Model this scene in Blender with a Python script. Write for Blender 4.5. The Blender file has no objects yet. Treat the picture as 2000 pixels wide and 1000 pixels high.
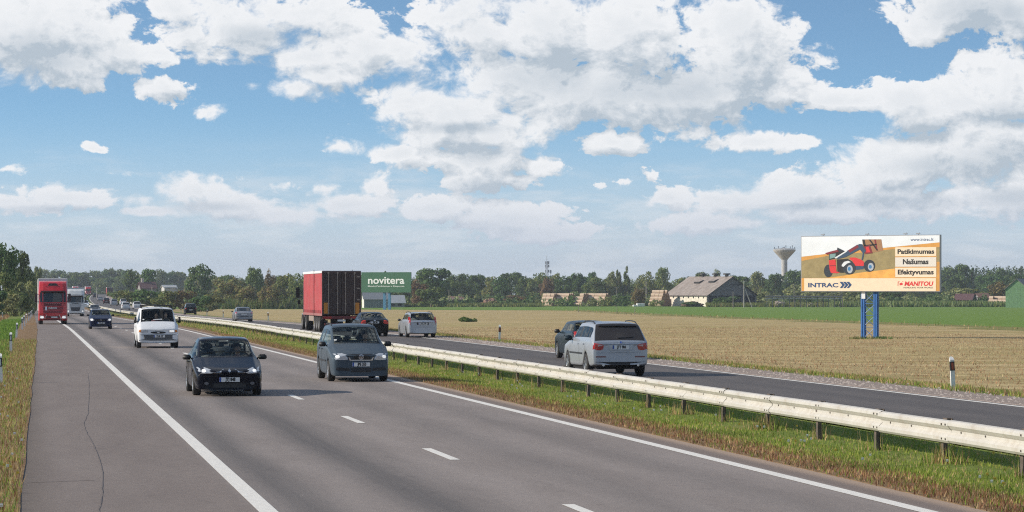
import bpy, bmesh, math, random
import numpy as np
from mathutils import Vector, Matrix, Euler
from mathutils.bvhtree import BVHTree

SC = bpy.context.scene
COL = SC.collection
R = math.radians
rng = random.Random(7)

# ------------------------------------------------------------------ camera
TH = math.atan(940.0 / 5200.0)          # the road runs along +Y, the camera looks this far to its right
CZ = 2.70
FPX = 5200.0
HOR = 557.0
cam_d = bpy.data.cameras.new('camera')
cam = bpy.data.objects.new('camera', cam_d)
COL.objects.link(cam)
cam.location = (0, 0, CZ)
cam.rotation_euler = (R(90), 0, -TH)
cam_d.sensor_width = 36.0
cam_d.lens = 36.0 * FPX / 2000.0
cam_d.shift_y = (HOR - 500.0) / 2000.0
cam_d.clip_start = 0.5
cam_d.clip_end = 30000.0
SC.camera = cam

# ------------------------------------------------------------------ sun and sky
SUN_EL = R(27.0)
SUN_AZ = math.atan2(-0.985, 0.10)       # compass style: atan2(x, y) of the direction towards the sun
sun_dir = Vector((math.sin(SUN_AZ) * math.cos(SUN_EL), math.cos(SUN_AZ) * math.cos(SUN_EL), math.sin(SUN_EL)))
sun_d = bpy.data.lights.new('sun', 'SUN')
sun_d.energy = 5.0
sun_d.angle = R(0.53)
sun_d.color = (1.0, 0.91, 0.78)
sun = bpy.data.objects.new('sun', sun_d)
COL.objects.link(sun)
sun.rotation_euler = sun_dir.to_track_quat('Z', 'Y').to_euler()
sun.location = (-40, 10, 40)

SC.view_settings.view_transform = 'Standard'
SC.view_settings.look = 'None'
SC.view_settings.gamma = 1.0
SC.view_settings.exposure = 0.0
SC.view_settings.use_curve_mapping = False
SC.render.engine = 'CYCLES'
SC.cycles.use_denoising = False
SC.cycles.filter_width = 1.15
SC.cycles.max_bounces = 8
SC.cycles.transparent_max_bounces = 12

class NT:
    """small helper to write node trees in a few characters"""
    def __init__(s, tree): s.t = tree; s.n = tree.nodes; s.l = tree.links
    def new(s, kind, **kw):
        x = s.n.new(kind)
        for k, v in kw.items(): setattr(x, k, v)
        return x
    def put(s, sock, v):
        if isinstance(v, bpy.types.NodeSocket): s.l.new(v, sock)
        elif v is not None: sock.default_value = v
    def math(s, op, a, b=None, c=None, clamp=False):
        x = s.n.new('ShaderNodeMath'); x.operation = op; x.use_clamp = clamp
        s.put(x.inputs[0], a); s.put(x.inputs[1], b); s.put(x.inputs[2], c)
        return x.outputs[0]
    def vec(s, op, a, b=None, c=None, scale=None):
        x = s.n.new('ShaderNodeVectorMath'); x.operation = op
        s.put(x.inputs[0], a); s.put(x.inputs[1], b)
        if c is not None: s.put(x.inputs[2], c)
        if scale is not None: s.put(x.inputs[3], scale)
        return x.outputs['Value'] if op in ('LENGTH', 'DOT_PRODUCT', 'DISTANCE') else x.outputs[0]
    def noise(s, vec, scale, detail=4.0, rough=0.55, dist=0.0, color=False):
        x = s.n.new('ShaderNodeTexNoise')
        s.put(x.inputs['Vector'], vec); x.inputs['Scale'].default_value = scale
        x.inputs['Detail'].default_value = detail; x.inputs['Roughness'].default_value = rough
        x.inputs['Distortion'].default_value = dist
        return x.outputs['Color' if color else 'Fac']
    def ramp(s, fac, a, b, smooth=True):
        x = s.n.new('ShaderNodeMapRange'); x.interpolation_type = 'SMOOTHSTEP' if smooth else 'LINEAR'
        s.put(x.inputs['Value'], fac); s.put(x.inputs['From Min'], a); s.put(x.inputs['From Max'], b)
        return x.outputs['Result']
    def mix(s, fac, a, b, mode='MIX'):
        x = s.n.new('ShaderNodeMix'); x.data_type = 'RGBA'; x.blend_type = mode
        s.put(x.inputs[0], fac)
        for sock, v in ((x.inputs[6], a), (x.inputs[7], b)):
            if isinstance(v, tuple) and len(v) == 3: v = v + (1.0,)
            s.put(sock, v)
        return x.outputs[2]

# clouds as lumps on the sky, each given by the direction it is seen in (degrees of azimuth and height) and its half size
def lump(u, v, ru, rv):
    az = math.atan((u - 1000) / FPX); el = math.atan((HOR - v) / FPX * math.cos(az))
    d = Vector((math.sin(az) * math.cos(el), math.cos(az) * math.cos(el), math.sin(el))) * 5.2
    return (d.x, d.z, ru / 1000.0, rv / 1000.0)

CLOUDS = [(60,55,230,105),(110,125,130,48),(190,60,110,62),(235,100,90,45),(300,112,80,30),(336,168,72,30),(380,75,90,60),
 (470,55,170,72),(560,30,150,60),(600,110,100,60),(645,150,62,38),(590,172,62,22),(420,110,70,30),(345,20,60,30),
 (715,95,90,75),(800,100,100,60),(930,60,120,80),(1060,60,170,110),(1200,60,130,90),(1000,150,200,70),(1150,190,230,70),
 (1330,190,210,78),(1450,120,120,105),(1450,45,110,60),(1520,190,85,40),(800,195,85,40),(900,220,180,42),(850,262,90,42),
 (965,262,110,38),(780,300,58,20),(850,310,85,30),(935,320,135,46),(1055,325,62,22),(950,348,110,26),(1195,278,72,30),
 (670,287,36,13),(180,289,15,12),(196,293,14,7),(408,211,20,13),(1265,345,28,19),(1215,352,26,9),(1172,360,16,8),(1310,385,62,26),(1400,387,60,20),
 (1880,10,150,70),(1970,25,120,55),(1810,55,55,30),(1480,275,115,22),(1640,196,180,20),(1960,180,150,90),(1860,210,120,78),
 (1770,190,95,38),(1790,320,170,65),(1910,300,200,90),(1690,345,90,38),(1570,372,120,36),(1450,395,110,28),
 (1960,385,180,50),(1810,395,170,40),(1620,415,190,24),(1380,435,130,20),(130,385,150,26),(30,395,110,24),(390,375,82,30),
 (450,402,120,24),(560,362,44,16),(630,372,36,18),(750,368,34,22),(680,400,110,22),(850,408,85,28),(1000,425,135,32),
 (1060,455,150,24),(560,418,120,18),(290,412,60,10),(240,340,40,7),(20,330,30,8),(490,165,18,12)]
SHADE = [(60,110,200,60),(520,70,120,30),(340,190,60,14),(1080,140,140,60),(1300,170,260,60),(1330,225,170,30),(950,365,110,18),(930,300,70,26),
 (1190,300,60,12),(1930,25,150,48),(1780,265,110,22),(1880,325,170,30),(1970,300,120,30),(1750,395,190,18),(1980,385,110,22),(880,440,140,14),
 (400,405,120,14),(100,410,160,12),(1560,405,130,10),(1480,205,120,22),(900,250,120,14),(1960,230,70,30)]

def density_group():
    g = bpy.data.node_groups.new('cloud_density', 'ShaderNodeTree')
    g.interface.new_socket('P', in_out='INPUT', socket_type='NodeSocketVector')
    g.interface.new_socket('D', in_out='OUTPUT', socket_type='NodeSocketFloat')
    T = NT(g)
    gi = T.new('NodeGroupInput'); go = T.new('NodeGroupOutput')
    P = gi.outputs[0]
    flat = T.vec('MULTIPLY', P, (1, 0, 1))
    m = None
    for (u, v, ru, rv) in CLOUDS:
        x, z, a, b = lump(u, v, ru * 1.04, rv * 1.08)
        q = T.vec('MULTIPLY_ADD', flat, (1 / a, 0, 1 / b), (-x / a, 0, -z / b))
        f = T.vec('LENGTH', q)
        if ru < 48: f = T.math('MULTIPLY_ADD', f, 0.42, 0.55)
        m = f if m is None else T.math('MINIMUM', m, f)
    m = T.math('SUBTRACT', 1.0, m)
    m = T.math('MAXIMUM', m, -0.9)
    # beyond the part of the sky the lumps cover, broken cumulus goes on
    sx = T.new('ShaderNodeSeparateXYZ'); T.put(sx.inputs[0], P)
    ax = T.math('ABSOLUTE', sx.outputs[0])
    out = T.math('MAXIMUM', T.ramp(ax, 1.0, 1.3), T.ramp(sx.outputs[2], 0.56, 0.75))
    far = T.math('MULTIPLY_ADD', T.noise(P, 1.6, 2.0), 3.2, -1.75)
    far = T.math('MINIMUM', far, 0.7)
    far = T.math('MULTIPLY_ADD', T.math('SUBTRACT', 1.0, out), -1.5, far)
    m = T.math('MAXIMUM', m, far)
    st = T.vec('MULTIPLY', P, (1, 1, 1.45))
    w = T.noise(st, 5.0, 3.0, color=True)
    st2 = T.vec('MULTIPLY_ADD', T.vec('SUBTRACT', w, (0.5, 0.5, 0.5)), (0.10, 0.10, 0.10), st)
    n1 = T.noise(st2, 9.0, 9.0, 0.60)
    n2 = T.noise(st2, 28.0, 8.0, 0.62)
    d = T.math('MULTIPLY_ADD', T.math('SUBTRACT', n1, 0.5), 2.3, m)
    d = T.math('MULTIPLY_ADD', T.math('SUBTRACT', n2, 0.5), 1.45, d)
    T.put(go.inputs[0], d)
    return g

def build_world():
    w = bpy.data.worlds.new('World'); SC.world = w; w.use_nodes = True
    w.node_tree.nodes.clear()
    T = NT(w.node_tree)
    tc = T.new('ShaderNodeTexCoord')
    d0 = tc.outputs['Generated']
    rot = T.new('ShaderNodeVectorRotate', rotation_type='Z_AXIS')
    T.put(rot.inputs['Vector'], d0); rot.inputs['Angle'].default_value = TH
    P = T.vec('SCALE', rot.outputs[0], scale=5.2)
    sp = T.new('ShaderNodeSeparateXYZ'); T.put(sp.inputs[0], P)
    V = sp.outputs[2]
    # clear sky: the deep blue comes down close to the horizon on a washed autumn day
    ds = T.new('ShaderNodeSeparateXYZ'); T.put(ds.inputs[0], d0)
    zz = T.math('ADD', T.math('MULTIPLY', ds.outputs[2], SKY_LIFT), 0.03)
    cx = T.new('ShaderNodeCombineXYZ'); T.put(cx.inputs[0], ds.outputs[0]); T.put(cx.inputs[1], ds.outputs[1]); T.put(cx.inputs[2], zz)
    sky = T.new('ShaderNodeTexSky', sky_type='NISHITA'); sky.sun_disc = False
    sky.sun_elevation = SUN_EL; sky.sun_rotation = SUN_AZ
    sky.air_density = 1.1; sky.dust_density = 0.35; sky.ozone_density = 2.2
    T.put(sky.inputs[0], T.vec('NORMALIZE', cx.outputs[0]))
    blue = T.mix(1.0, sky.outputs[0], SKY_TINT, 'MULTIPLY')
    # low haze band
    hz = T.math('SUBTRACT', 1.0, T.ramp(V, 0.0, 0.36))
    blue = T.mix(T.math('MULTIPLY_ADD', hz, 0.86, 0.07), blue, HAZE_COL)
    g = density_group()
    def dens(p):
        x = T.new('ShaderNodeGroup'); x.node_tree = g; T.put(x.inputs[0], p); return x.outputs[0]
    dA = dens(P)
    dC = dens(T.vec('ADD', P, (-0.030, 0.0, 0.062)))
    dB = dens(T.vec('ADD', P, (-0.016, 0.0, 0.024)))
    soft = T.noise(P, 4.2, 3.0, 0.6)
    alpha = T.ramp(dA, T.math('MULTIPLY_ADD', T.ramp(soft, 0.42, 0.70), -0.22, 0.02), T.math('MULTIPLY_ADD', T.ramp(soft, 0.42, 0.66), 0.50, 0.20))
    grad = T.math('SUBTRACT', dA, dB)
    lit = T.math('MULTIPLY_ADD', grad, 0.75, 0.80)
    lit = T.math('MULTIPLY_ADD', T.math('MINIMUM', T.math('SUBTRACT', dA, dC), 0.30), 0.55, lit, clamp=True)
    thick = T.ramp(dA, 0.30, 1.3)
    lit = T.math('SUBTRACT', lit, T.math('MULTIPLY', thick, 0.22), clamp=True)
    flat = T.vec('MULTIPLY', P, (1, 0, 1)); m = None
    for (u, v, ru, rv) in SHADE:
        x, z, a, b = lump(u, v, ru * 1.1, rv * 1.1)
        f = T.vec('LENGTH', T.vec('MULTIPLY_ADD', flat, (1 / a, 0, 1 / b), (-x / a, 0, -z / b)))
        m = f if m is None else T.math('MINIMUM', m, f)
    under = T.ramp(T.math('MULTIPLY_ADD', T.noise(P, 12.0, 5.0), 0.9, m), 1.5, 0.55)
    lit = T.math('SUBTRACT', lit, T.math('MULTIPLY', under, 0.55), clamp=True)
    ccol = T.mix(lit, CLOUD_DARK, CLOUD_LIT)
    ccol = T.mix(T.math('MULTIPLY', T.math('SUBTRACT', 1.0, T.ramp(V, 0.03, 0.24)), 0.85), ccol, HAZE_COL)
    # thin veil of high streaks low over the horizon
    sv = T.noise(T.vec('MULTIPLY', P, (1.3, 1.3, 6.0)), 3.6, 7.0, 0.62, 0.3)
    veil = T.math('MULTIPLY', T.ramp(sv, 0.46, 0.66), T.math('SUBTRACT', 1.0, T.ramp(V, 0.14, 0.30)))
    blue = T.mix(T.math('MULTIPLY', veil, 0.55), blue, CLOUD_VEIL)
    col = T.mix(T.math('MULTIPLY', alpha, 0.97), blue, ccol)
    bg = T.new('ShaderNodeBackground'); T.put(bg.inputs[0], col); bg.inputs[1].default_value = SKY_STRENGTH
    w.cycles.sampling_method = 'MANUAL'; w.cycles.sample_map_resolution = 256
    o = T.new('ShaderNodeOutputWorld'); T.put(o.inputs[0], bg.outputs[0])

SKY_STRENGTH = 0.105
SKY_LIFT = 3.2
SKY_TINT = (1.14, 1.44, 1.52)
HAZE_COL = (5.35, 5.95, 7.0)
CLOUD_LIT = (8.75, 8.85, 9.0)
CLOUD_DARK = (4.6, 5.3, 6.0)
CLOUD_VEIL = (7.0, 7.5, 8.0)
build_world()

# ------------------------------------------------------------------ helpers
FWD = Vector((math.sin(TH), math.cos(TH), 0)); RGT = Vector((math.cos(TH), -math.sin(TH), 0))
def plan(u, D):
    """ground position (x, y) of something seen in photo column u at distance D in front of the camera"""
    p = FWD * D + RGT * ((u - 1000.0) / FPX * D)
    return p.x, p.y

_ry = [-200, 0, 32, 70, 128, 195, 235, 300, 366, 450, 535, 700, 850, 1000, 1200, 1320, 1500, 2500, 9000]
_rd = [2.62, 2.67, 2.71, 2.83, 2.97, 3.15, 3.40, 3.85, 4.30, 4.70, 4.95, 5.25, 5.15, 4.80, 4.45, 4.5, 5.6, 10, 30]
_fy = [-200, 0, 60, 193, 300, 450, 650, 900, 1200, 2000, 9000]
_fd = [2.7, 2.75, 2.98, 3.9, 4.4, 5.25, 6.2, 7.25, 8.2, 10, 30]
_gy = np.arange(-200, 9000, 2.0)
def _smooth(xs, ys):
    g = np.interp(_gy, xs, ys); k = np.hanning(31); k /= k.sum()
    return np.convolve(np.pad(g, 15, mode='edge'), k, mode='valid')
_rg, _fg = _smooth(_ry, _rd), _smooth(_fy, _fd)
def bend(y):
    """the far end of the road swings gently to the right"""
    y = np.asarray(y, float)
    return np.where(y > 500, ((y - 500) / 500.0) ** 2 * 5.6, 0.0)
_cx = [-4000, -400, -60, -14, -6, -2.2, -0.6, 0, 11.3, 12.4, 13.4, 14.9, 15.7, 24.5, 26.0]
_cz = [-2.5, -1.2, -0.5, -0.55, -0.35, -0.10, -0.02, 0, 0, -0.04, -0.11, -0.10, 0.02, 0.02, -0.12]
def road_z(y): return CZ - np.interp(y, _gy, _rg)
def ground_z(x, y):
    x = np.asarray(x, float); y = np.asarray(y, float)
    xr = x - bend(y)
    zr = road_z(y) + np.interp(xr, _cx, _cz)
    zf = CZ - np.interp(y, _gy, _fg)
    t = np.clip((xr - 25.6) / 9.0, 0, 1); t = t * t * (3 - 2 * t)
    return zr * (1 - t) + np.minimum(zf, zr + 0.6) * t
def gz(x, y): return float(ground_z(x, y))

def tag(o, label=None, cat=None, group=None, kind=None):
    if label: o['label'] = label
    if cat: o['category'] = cat
    if group: o['group'] = group
    if kind: o['kind'] = kind
    return o
def empty(name, loc=(0, 0, 0), rz=0.0, label=None, cat=None, group=None):
    o = bpy.data.objects.new(name, None); COL.objects.link(o)
    o.empty_display_size = 0.3; o.location = loc; o.rotation_euler = (0, 0, rz)
    return tag(o, label, cat, group)
def mesh_obj(name, me, mats=None, parent=None, loc=None, smooth=False):
    if mats is not None:
        for m in (mats if isinstance(mats, (list, tuple)) else [mats]): me.materials.append(m)
    o = bpy.data.objects.new(name, me); COL.objects.link(o)
    if parent: o.parent = parent
    if loc: o.location = loc
    if smooth: me.shade_smooth()
    return o
def copy_tree(o, parent=None):
    c = o.copy(); COL.objects.link(c); c.parent = parent
    for ch in o.children: copy_tree(ch, c)
    return c

class MB:
    """collects simple solids into one mesh"""
    def __init__(s): s.v = []; s.f = []; s.m = []
    def add(s, vs, fs, mi=0):
        b = len(s.v); s.v += [tuple(v) for v in vs]
        s.f += [tuple(i + b for i in f) for f in fs]; s.m += [mi] * len(fs); return s
    def box(s, c, d, rz=0.0, ry=0.0, rx=0.0, mi=0, taper=1.0):
        M = Euler((rx, ry, rz)).to_matrix(); hx, hy, hz = d[0] / 2, d[1] / 2, d[2] / 2
        vs = []
        for z in (-1, 1):
            k = taper if z > 0 else 1.0
            for x, y in ((-1, -1), (1, -1), (1, 1), (-1, 1)):
                vs.append(Vector(c) + M @ Vector((x * hx * k, y * hy * k, z * hz)))
        return s.add(vs, [(3, 2, 1, 0), (4, 5, 6, 7), (0, 1, 5, 4), (1, 2, 6, 5), (2, 3, 7, 6), (3, 0, 4, 7)], mi)
    def tube(s, a, b, r0, r1=None, n=8, mi=0, caps=True):
        a, b = Vector(a), Vector(b); r1 = r0 if r1 is None else r1
        d = (b - a).normalized(); u = d.orthogonal().normalized(); w = d.cross(u)
        vs = []
        for p, r in ((a, r0), (b, r1)):
            for i in range(n):
                t = 2 * math.pi * i / n; vs.append(p + (u * math.cos(t) + w * math.sin(t)) * r)
        fs = [(i, (i + 1) % n, n + (i + 1) % n, n + i) for i in range(n)]
        if caps: fs += [tuple(range(n - 1, -1, -1)), tuple(range(n, 2 * n))]
        return s.add(vs, fs, mi)
    def lathe(s, prof, c=(0, 0, 0), axis='Z', n=16, mi=0):
        vs = []; fs = []
        for (r, h) in prof:
            for i in range(n):
                t = 2 * math.pi * i / n; p = (r * math.cos(t), r * math.sin(t), h)
                if axis == 'X': p = (p[2], p[0], p[1])
                elif axis == 'Y': p = (p[0], p[2], p[1])
                vs.append((p[0] + c[0], p[1] + c[1], p[2] + c[2]))
        for k in range(len(prof) - 1):
            for i in range(n):
                fs.append((k * n + i, k * n + (i + 1) % n, (k + 1) * n + (i + 1) % n, (k + 1) * n + i))
        return s.add(vs, fs, mi)
    def prism(s, pts, y0, y1, plane='XZ', mi=0):
        """polygon in XZ (or YZ, XY) pushed from y0 to y1 along the third axis"""
        n = len(pts); vs = []
        for h in (y0, y1):
            for (a, b) in pts:
                vs.append((a, h, b) if plane == 'XZ' else (h, a, b) if plane == 'YZ' else (a, b, h))
        fs = [(i, (i + 1) % n, n + (i + 1) % n, n + i) for i in range(n)] + [tuple(range(n - 1, -1, -1)), tuple(range(n, 2 * n))]
        return s.add(vs, fs, mi)
    def mesh(s, name, bevel=0.0, seg=1):
        me = bpy.data.meshes.new(name); me.from_pydata(s.v, [], s.f)
        if any(s.m): me.polygons.foreach_set('material_index', s.m)
        bm = bmesh.new(); bm.from_mesh(me)
        bmesh.ops.recalc_face_normals(bm, faces=bm.faces)
        if bevel:
            bmesh.ops.remove_doubles(bm, verts=bm.verts, dist=1e-5)
            es = [e for e in bm.edges if len(e.link_faces) == 2 and e.calc_face_angle(0) > 0.5]
            bmesh.ops.bevel(bm, geom=es, offset=bevel, segments=seg, affect='EDGES', clamp_overlap=True)
        bm.to_mesh(me); bm.free(); me.update(); return me
    def build(s, name, mats, parent=None, bevel=0.0, seg=1, smooth=False, loc=None):
        return mesh_obj(name, s.mesh(name, bevel, seg), mats, parent, loc, smooth)

# ------------------------------------------------------------------ materials
MATS = {}
def mat(name, col, rough=0.6, metal=0.0, spec=0.5, var=0.0, vscale=3.0, bump=0.0, bscale=40.0, coat=0.0, dirt=None, emit=None, flake=False):
    """procedural material: base colour broken up by noise, optional dust, relief and clear coat"""
    if name in MATS: return MATS[name]
    m = bpy.data.materials.new(name); m.use_nodes = True; T = NT(m.node_tree)
    b = m.node_tree.nodes['Principled BSDF']; MATS[name] = m
    tc = T.new('ShaderNodeTexCoord'); P = tc.outputs['Object']
    c = tuple(col) + (1.0,)
    base = None
    if var:
        n = T.noise(P, vscale, 5.0, 0.6)
        lo = tuple(x * (1 - var) for x in col); hi = tuple(min(1, x * (1 + var)) for x in col)
        base = T.mix(T.ramp(n, 0.3, 0.7), lo, hi)
    if dirt:
        n = T.noise(P, dirt[1], 6.0, 0.65)
        base = T.mix(T.math('MULTIPLY', T.ramp(n, 0.42, 0.75), dirt[2]), base if base is not None else c, dirt[0])
    if base is not None: T.put(b.inputs['Base Color'], base)
    else: b.inputs['Base Color'].default_value = c
    b.inputs['Roughness'].default_value = rough; b.inputs['Metallic'].default_value = metal
    b.inputs['Specular IOR Level'].default_value = spec
    if coat: b.inputs['Coat Weight'].default_value = coat; b.inputs['Coat Roughness'].default_value = 0.04
    if bump:
        x = T.new('ShaderNodeBump'); x.inputs['Strength'].default_value = bump; x.inputs['Distance'].default_value = 0.02
        T.put(x.inputs['Height'], T.noise(P, bscale, 4.0)); T.put(b.inputs['Normal'], x.outputs[0])
    if emit:
        b.inputs['Emission Color'].default_value = tuple(emit[0]) + (1,); b.inputs['Emission Strength'].default_value = emit[1]
    return m

# ------------------------------------------------------------------ ground
def zone_attr(me, name, vals):
    a = me.attributes.new(name, 'FLOAT', 'POINT'); a.data.foreach_set('value', np.asarray(vals, np.float32))

def sheet(name, xs, ys, zoff=0.0, follow=True, keep=None):
    """a strip of ground between the cross positions xs along the road positions ys"""
    X, Y = np.meshgrid(np.asarray(xs, float), np.asarray(ys, float))
    XX = X + bend(Y) if follow else X
    Z = ground_z(XX, Y) + zoff
    nx, ny = len(xs), len(ys)
    v = np.stack([XX, Y, Z], -1).reshape(-1, 3)
    f = []
    for j in range(ny - 1):
        for i in range(nx - 1):
            a = j * nx + i; f.append((a, a + 1, a + nx + 1, a + nx))
    me = bpy.data.meshes.new(name); me.from_pydata(v.tolist(), [], f)
    zone_attr(me, 'across', np.broadcast_to(X, X.shape).reshape(-1))
    return me, X, XX, Y

YS = np.concatenate([np.arange(-120, 60, 6), np.arange(60, 260, 5), np.arange(260, 700, 10), np.arange(700, 1500, 25), np.arange(1500, 3000, 150), [3000, 3500]])

def ground_material():
    m = bpy.data.materials.new('ground_cover'); m.use_nodes = True; T = NT(m.node_tree)
    b = m.node_tree.nodes['Principled BSDF']; b.inputs['Roughness'].default_value = 0.95; b.inputs['Specular IOR Level'].default_value = 0.1
    geo = T.new('ShaderNodeNewGeometry'); P = geo.outputs['Position']
    def attr(n):
        a = T.new('ShaderNodeAttribute'); a.attribute_name = n; return a.outputs['Fac']
    sep = T.new('ShaderNodeSeparateXYZ'); T.put(sep.inputs[0], P)
    # stretched along the mowing lines of the field, which run across the view
    st = T.new('ShaderNodeVectorRotate', rotation_type='Z_AXIS'); T.put(st.inputs['Vector'], P); st.inputs['Angle'].default_value = 0.27
    lines = T.vec('MULTIPLY', st.outputs[0], (0.020, 0.22, 0.0))
    lines2 = T.vec('MULTIPLY', st.outputs[0], (0.10, 1.1, 0.0))
    nl = T.noise(lines, 1.0, 4.0, 0.6); nl2 = T.noise(lines2, 1.0, 5.0, 0.7)
    fine = T.noise(P, 5.0, 6.0, 0.7); mid = T.noise(P, 0.35, 4.0, 0.6); big = T.noise(P, 0.05, 4.0, 0.6)
    straw = T.mix(T.ramp(nl, 0.35, 0.68), (0.46, 0.34, 0.165), (0.66, 0.52, 0.285))
    straw = T.mix(T.math('MULTIPLY', T.ramp(nl2, 0.42, 0.64), 0.85), straw, (0.27, 0.19, 0.085))
    straw = T.mix(T.math('MULTIPLY', T.ramp(fine, 0.45, 0.75), 0.5), straw, (0.62, 0.47, 0.25))
    straw = T.mix(T.math('MULTIPLY', T.ramp(big, 0.48, 0.70), 0.45), straw, (0.33, 0.32, 0.11))
    straw = T.mix(T.math('MULTIPLY', T.ramp(nl, 0.60, 0.48), 0.15), straw, (0.40, 0.38, 0.14))
    mot = T.noise(T.vec('MULTIPLY', st.outputs[0], (0.45, 1.6, 0.0)), 1.0, 6.0, 0.75)
    straw = T.mix(T.math('MULTIPLY', T.ramp(mot, 0.48, 0.62), 0.85), straw, (0.22, 0.145, 0.065))
    crop = T.mix(T.ramp(mid, 0.3, 0.7), (0.128, 0.212, 0.038), (0.168, 0.255, 0.055))
    crop = T.mix(T.math('MULTIPLY', T.ramp(nl, 0.45, 0.7), 0.35), crop, (0.19, 0.25, 0.055))
    rough_grass = T.mix(T.ramp(mid, 0.35, 0.7), (0.17, 0.175, 0.055), (0.27, 0.25, 0.095))
    rough_grass = T.mix(T.math('MULTIPLY', T.ramp(fine, 0.45, 0.7), 0.6), rough_grass, (0.32, 0.26, 0.12))
    turf = T.mix(T.ramp(fine, 0.35, 0.7), (0.12, 0.17, 0.030), (0.21, 0.25, 0.065))
    turf = T.mix(T.math('MULTIPLY', T.ramp(mid, 0.48, 0.7), 0.45), turf, (0.25, 0.21, 0.085))
    dry = T.mix(T.ramp(fine, 0.3, 0.75), (0.17, 0.105, 0.055), (0.34, 0.23, 0.13))
    heath = T.mix(T.ramp(mid, 0.3, 0.7), (0.15, 0.095, 0.055), (0.30, 0.19, 0.115))
    heath = T.mix(T.math('MULTIPLY', T.ramp(fine, 0.5, 0.75), 0.6), heath, (0.12, 0.10, 0.035))
    grav = T.mix(T.ramp(T.noise(P, 28.0, 3.0, 0.7), 0.3, 0.75), (0.20, 0.155, 0.135), (0.50, 0.42, 0.37))
    grav = T.mix(T.math('MULTIPLY', T.ramp(fine, 0.5, 0.8), 0.5), grav, (0.24, 0.19, 0.12))
    def zone(base, col, name, wob=1.0, soft=0.5, n=None):
        e = T.math('ADD', attr(name), T.math('MULTIPLY', T.math('SUBTRACT', n if n is not None else mid, 0.5), wob))
        return T.mix(T.ramp(e, -soft, soft), base, col)
    c = straw
    c = zone(c, rough_grass, 'rough', 6.0, 2.0)
    c = zone(c, crop, 'crop', 4.0, 0.5)
    c = zone(c, turf, 'edge', 3.4, 0.5, T.math('MULTIPLY_ADD', fine, 0.5, T.math('MULTIPLY', mid, 0.5)))
    c = zone(c, grav, 'gravel', 1.0, 0.12, fine)
    c = zone(c, turf, 'median', 0.7, 0.2, fine)
    c = zone(c, dry, 'dry', 1.1, 0.25, fine)
    c = zone(c, turf, 'verge', 1.6, 0.5, mid)
    c = zone(c, heath, 'heath', 3.0, 0.6)
    c = zone(c, dry, 'vdry', 1.2, 0.3, mid)
    T.put(b.inputs['Base Color'], c)
    bp = T.new('ShaderNodeBump'); bp.inputs['Strength'].default_value = 0.8; bp.inputs['Distance'].default_value = 0.12
    T.put(bp.inputs['Height'], T.math('ADD', T.math('MULTIPLY', fine, 0.6), T.math('MULTIPLY', nl2, 0.7)))
    T.put(b.inputs['Normal'], bp.outputs[0])
    return m

def crop_line(X, Y):
    """signed distance to the green field: its near edge runs away from the road, then swings left along the sheds"""
    pts = [np.array(p) for p in (plan(2600, 165), plan(2000, 262), plan(1450, 410), plan(1150, 640), plan(600, 715), plan(250, 730))]
    P = np.stack([X, Y], -1); best = np.full(X.shape, 1e9); sign = np.ones(X.shape)
    for p, q in zip(pts, pts[1:]):
        t = q - p; n = np.array([t[1], -t[0]]) / np.linalg.norm(t)
        w = np.clip(((P - p) @ t) / (t @ t), 0, 1)
        d = np.linalg.norm(P - (p + w[..., None] * t), axis=-1)
        m = d < best
        best = np.where(m, d, best); sign = np.where(m, np.sign((P - p) @ n), sign)
    return best * sign

def build_ground():
    xs = np.concatenate([[-3100, -1500, -700, -350, -180, -100, -60, -36, -24, -17, -12, -9], np.arange(-7, -0.5, 0.7), [-0.22, -0.02],
                         [11.15, 11.35], np.arange(11.9, 15.5, 0.5), [15.6, 15.85], [22.35, 22.6], np.arange(23.2, 30, 0.6),
                         np.arange(31, 50, 2.5), np.arange(52, 120, 6), np.arange(125, 320, 14), [350, 420, 520, 700, 1000, 1500, 2300, 3100]])
    me, X, XX, Y = sheet('ground', xs, YS)
    co = np.empty(len(me.vertices) * 3); me.vertices.foreach_get('co', co); co = co.reshape(-1, 3)
    xa = X.reshape(-1)
    under = ((xa > -0.1) & (xa < 11.25)) | ((xa > 15.8) & (xa < 22.4))
    co[under, 2] -= 0.12
    me.vertices.foreach_set('co', co.reshape(-1)); me.update()
    x = X; y = Y
    cl = crop_line(XX, Y)
    D = XX * FWD.x + Y * FWD.y
    farfield = D - 960
    cl = np.where(D > 930, 930 - D + np.minimum(cl, 30) * 0, cl)
    cl = np.minimum(cl, (x - 27) * 1.0)
    zone_attr(me, 'crop', np.clip(cl, -60, 60).reshape(-1))
    rough = np.maximum(farfield + 20, np.where((cl > -8) & (x > 30), 3.0, -12))
    rough = np.where((x > 27) & (cl <= -8), np.clip(8 + cl, -12, 4) - 5, rough)
    rough = np.where(x > 27, rough, -20)
    zone_attr(me, 'rough', np.clip(rough, -20, 20).reshape(-1))
    zone_attr(me, 'edge', np.minimum(x - 23.7, 27.0 - x).reshape(-1))
    zone_attr(me, 'gravel', np.minimum(x - 20, 24.2 - x).reshape(-1))
    zone_attr(me, 'median', np.minimum(x - 8, 16.0 - x).reshape(-1))
    zone_attr(me, 'dry', np.minimum(x - 8, 12.35 - x).reshape(-1))
    zone_attr(me, 'verge', (4 - x).reshape(-1))
    hth = np.minimum(-(x + np.interp(y, [-100, 150, 300, 600, 1200], [5.5, 4.3, 3.4, 2.6, 3.5])), 1e3)
    zone_attr(me, 'heath', np.clip(hth, -8, 8).reshape(-1))
    vd = np.minimum(x + np.interp(y, [0, 60, 200, 400], [1.2, 1.1, 0.6, 0.35]), 4 - x)
    zone_attr(me, 'vdry', np.clip(vd, -8, 8).reshape(-1))
    o = mesh_obj('ground', me, ground_material()); tag(o, kind='structure')
    return o

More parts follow.
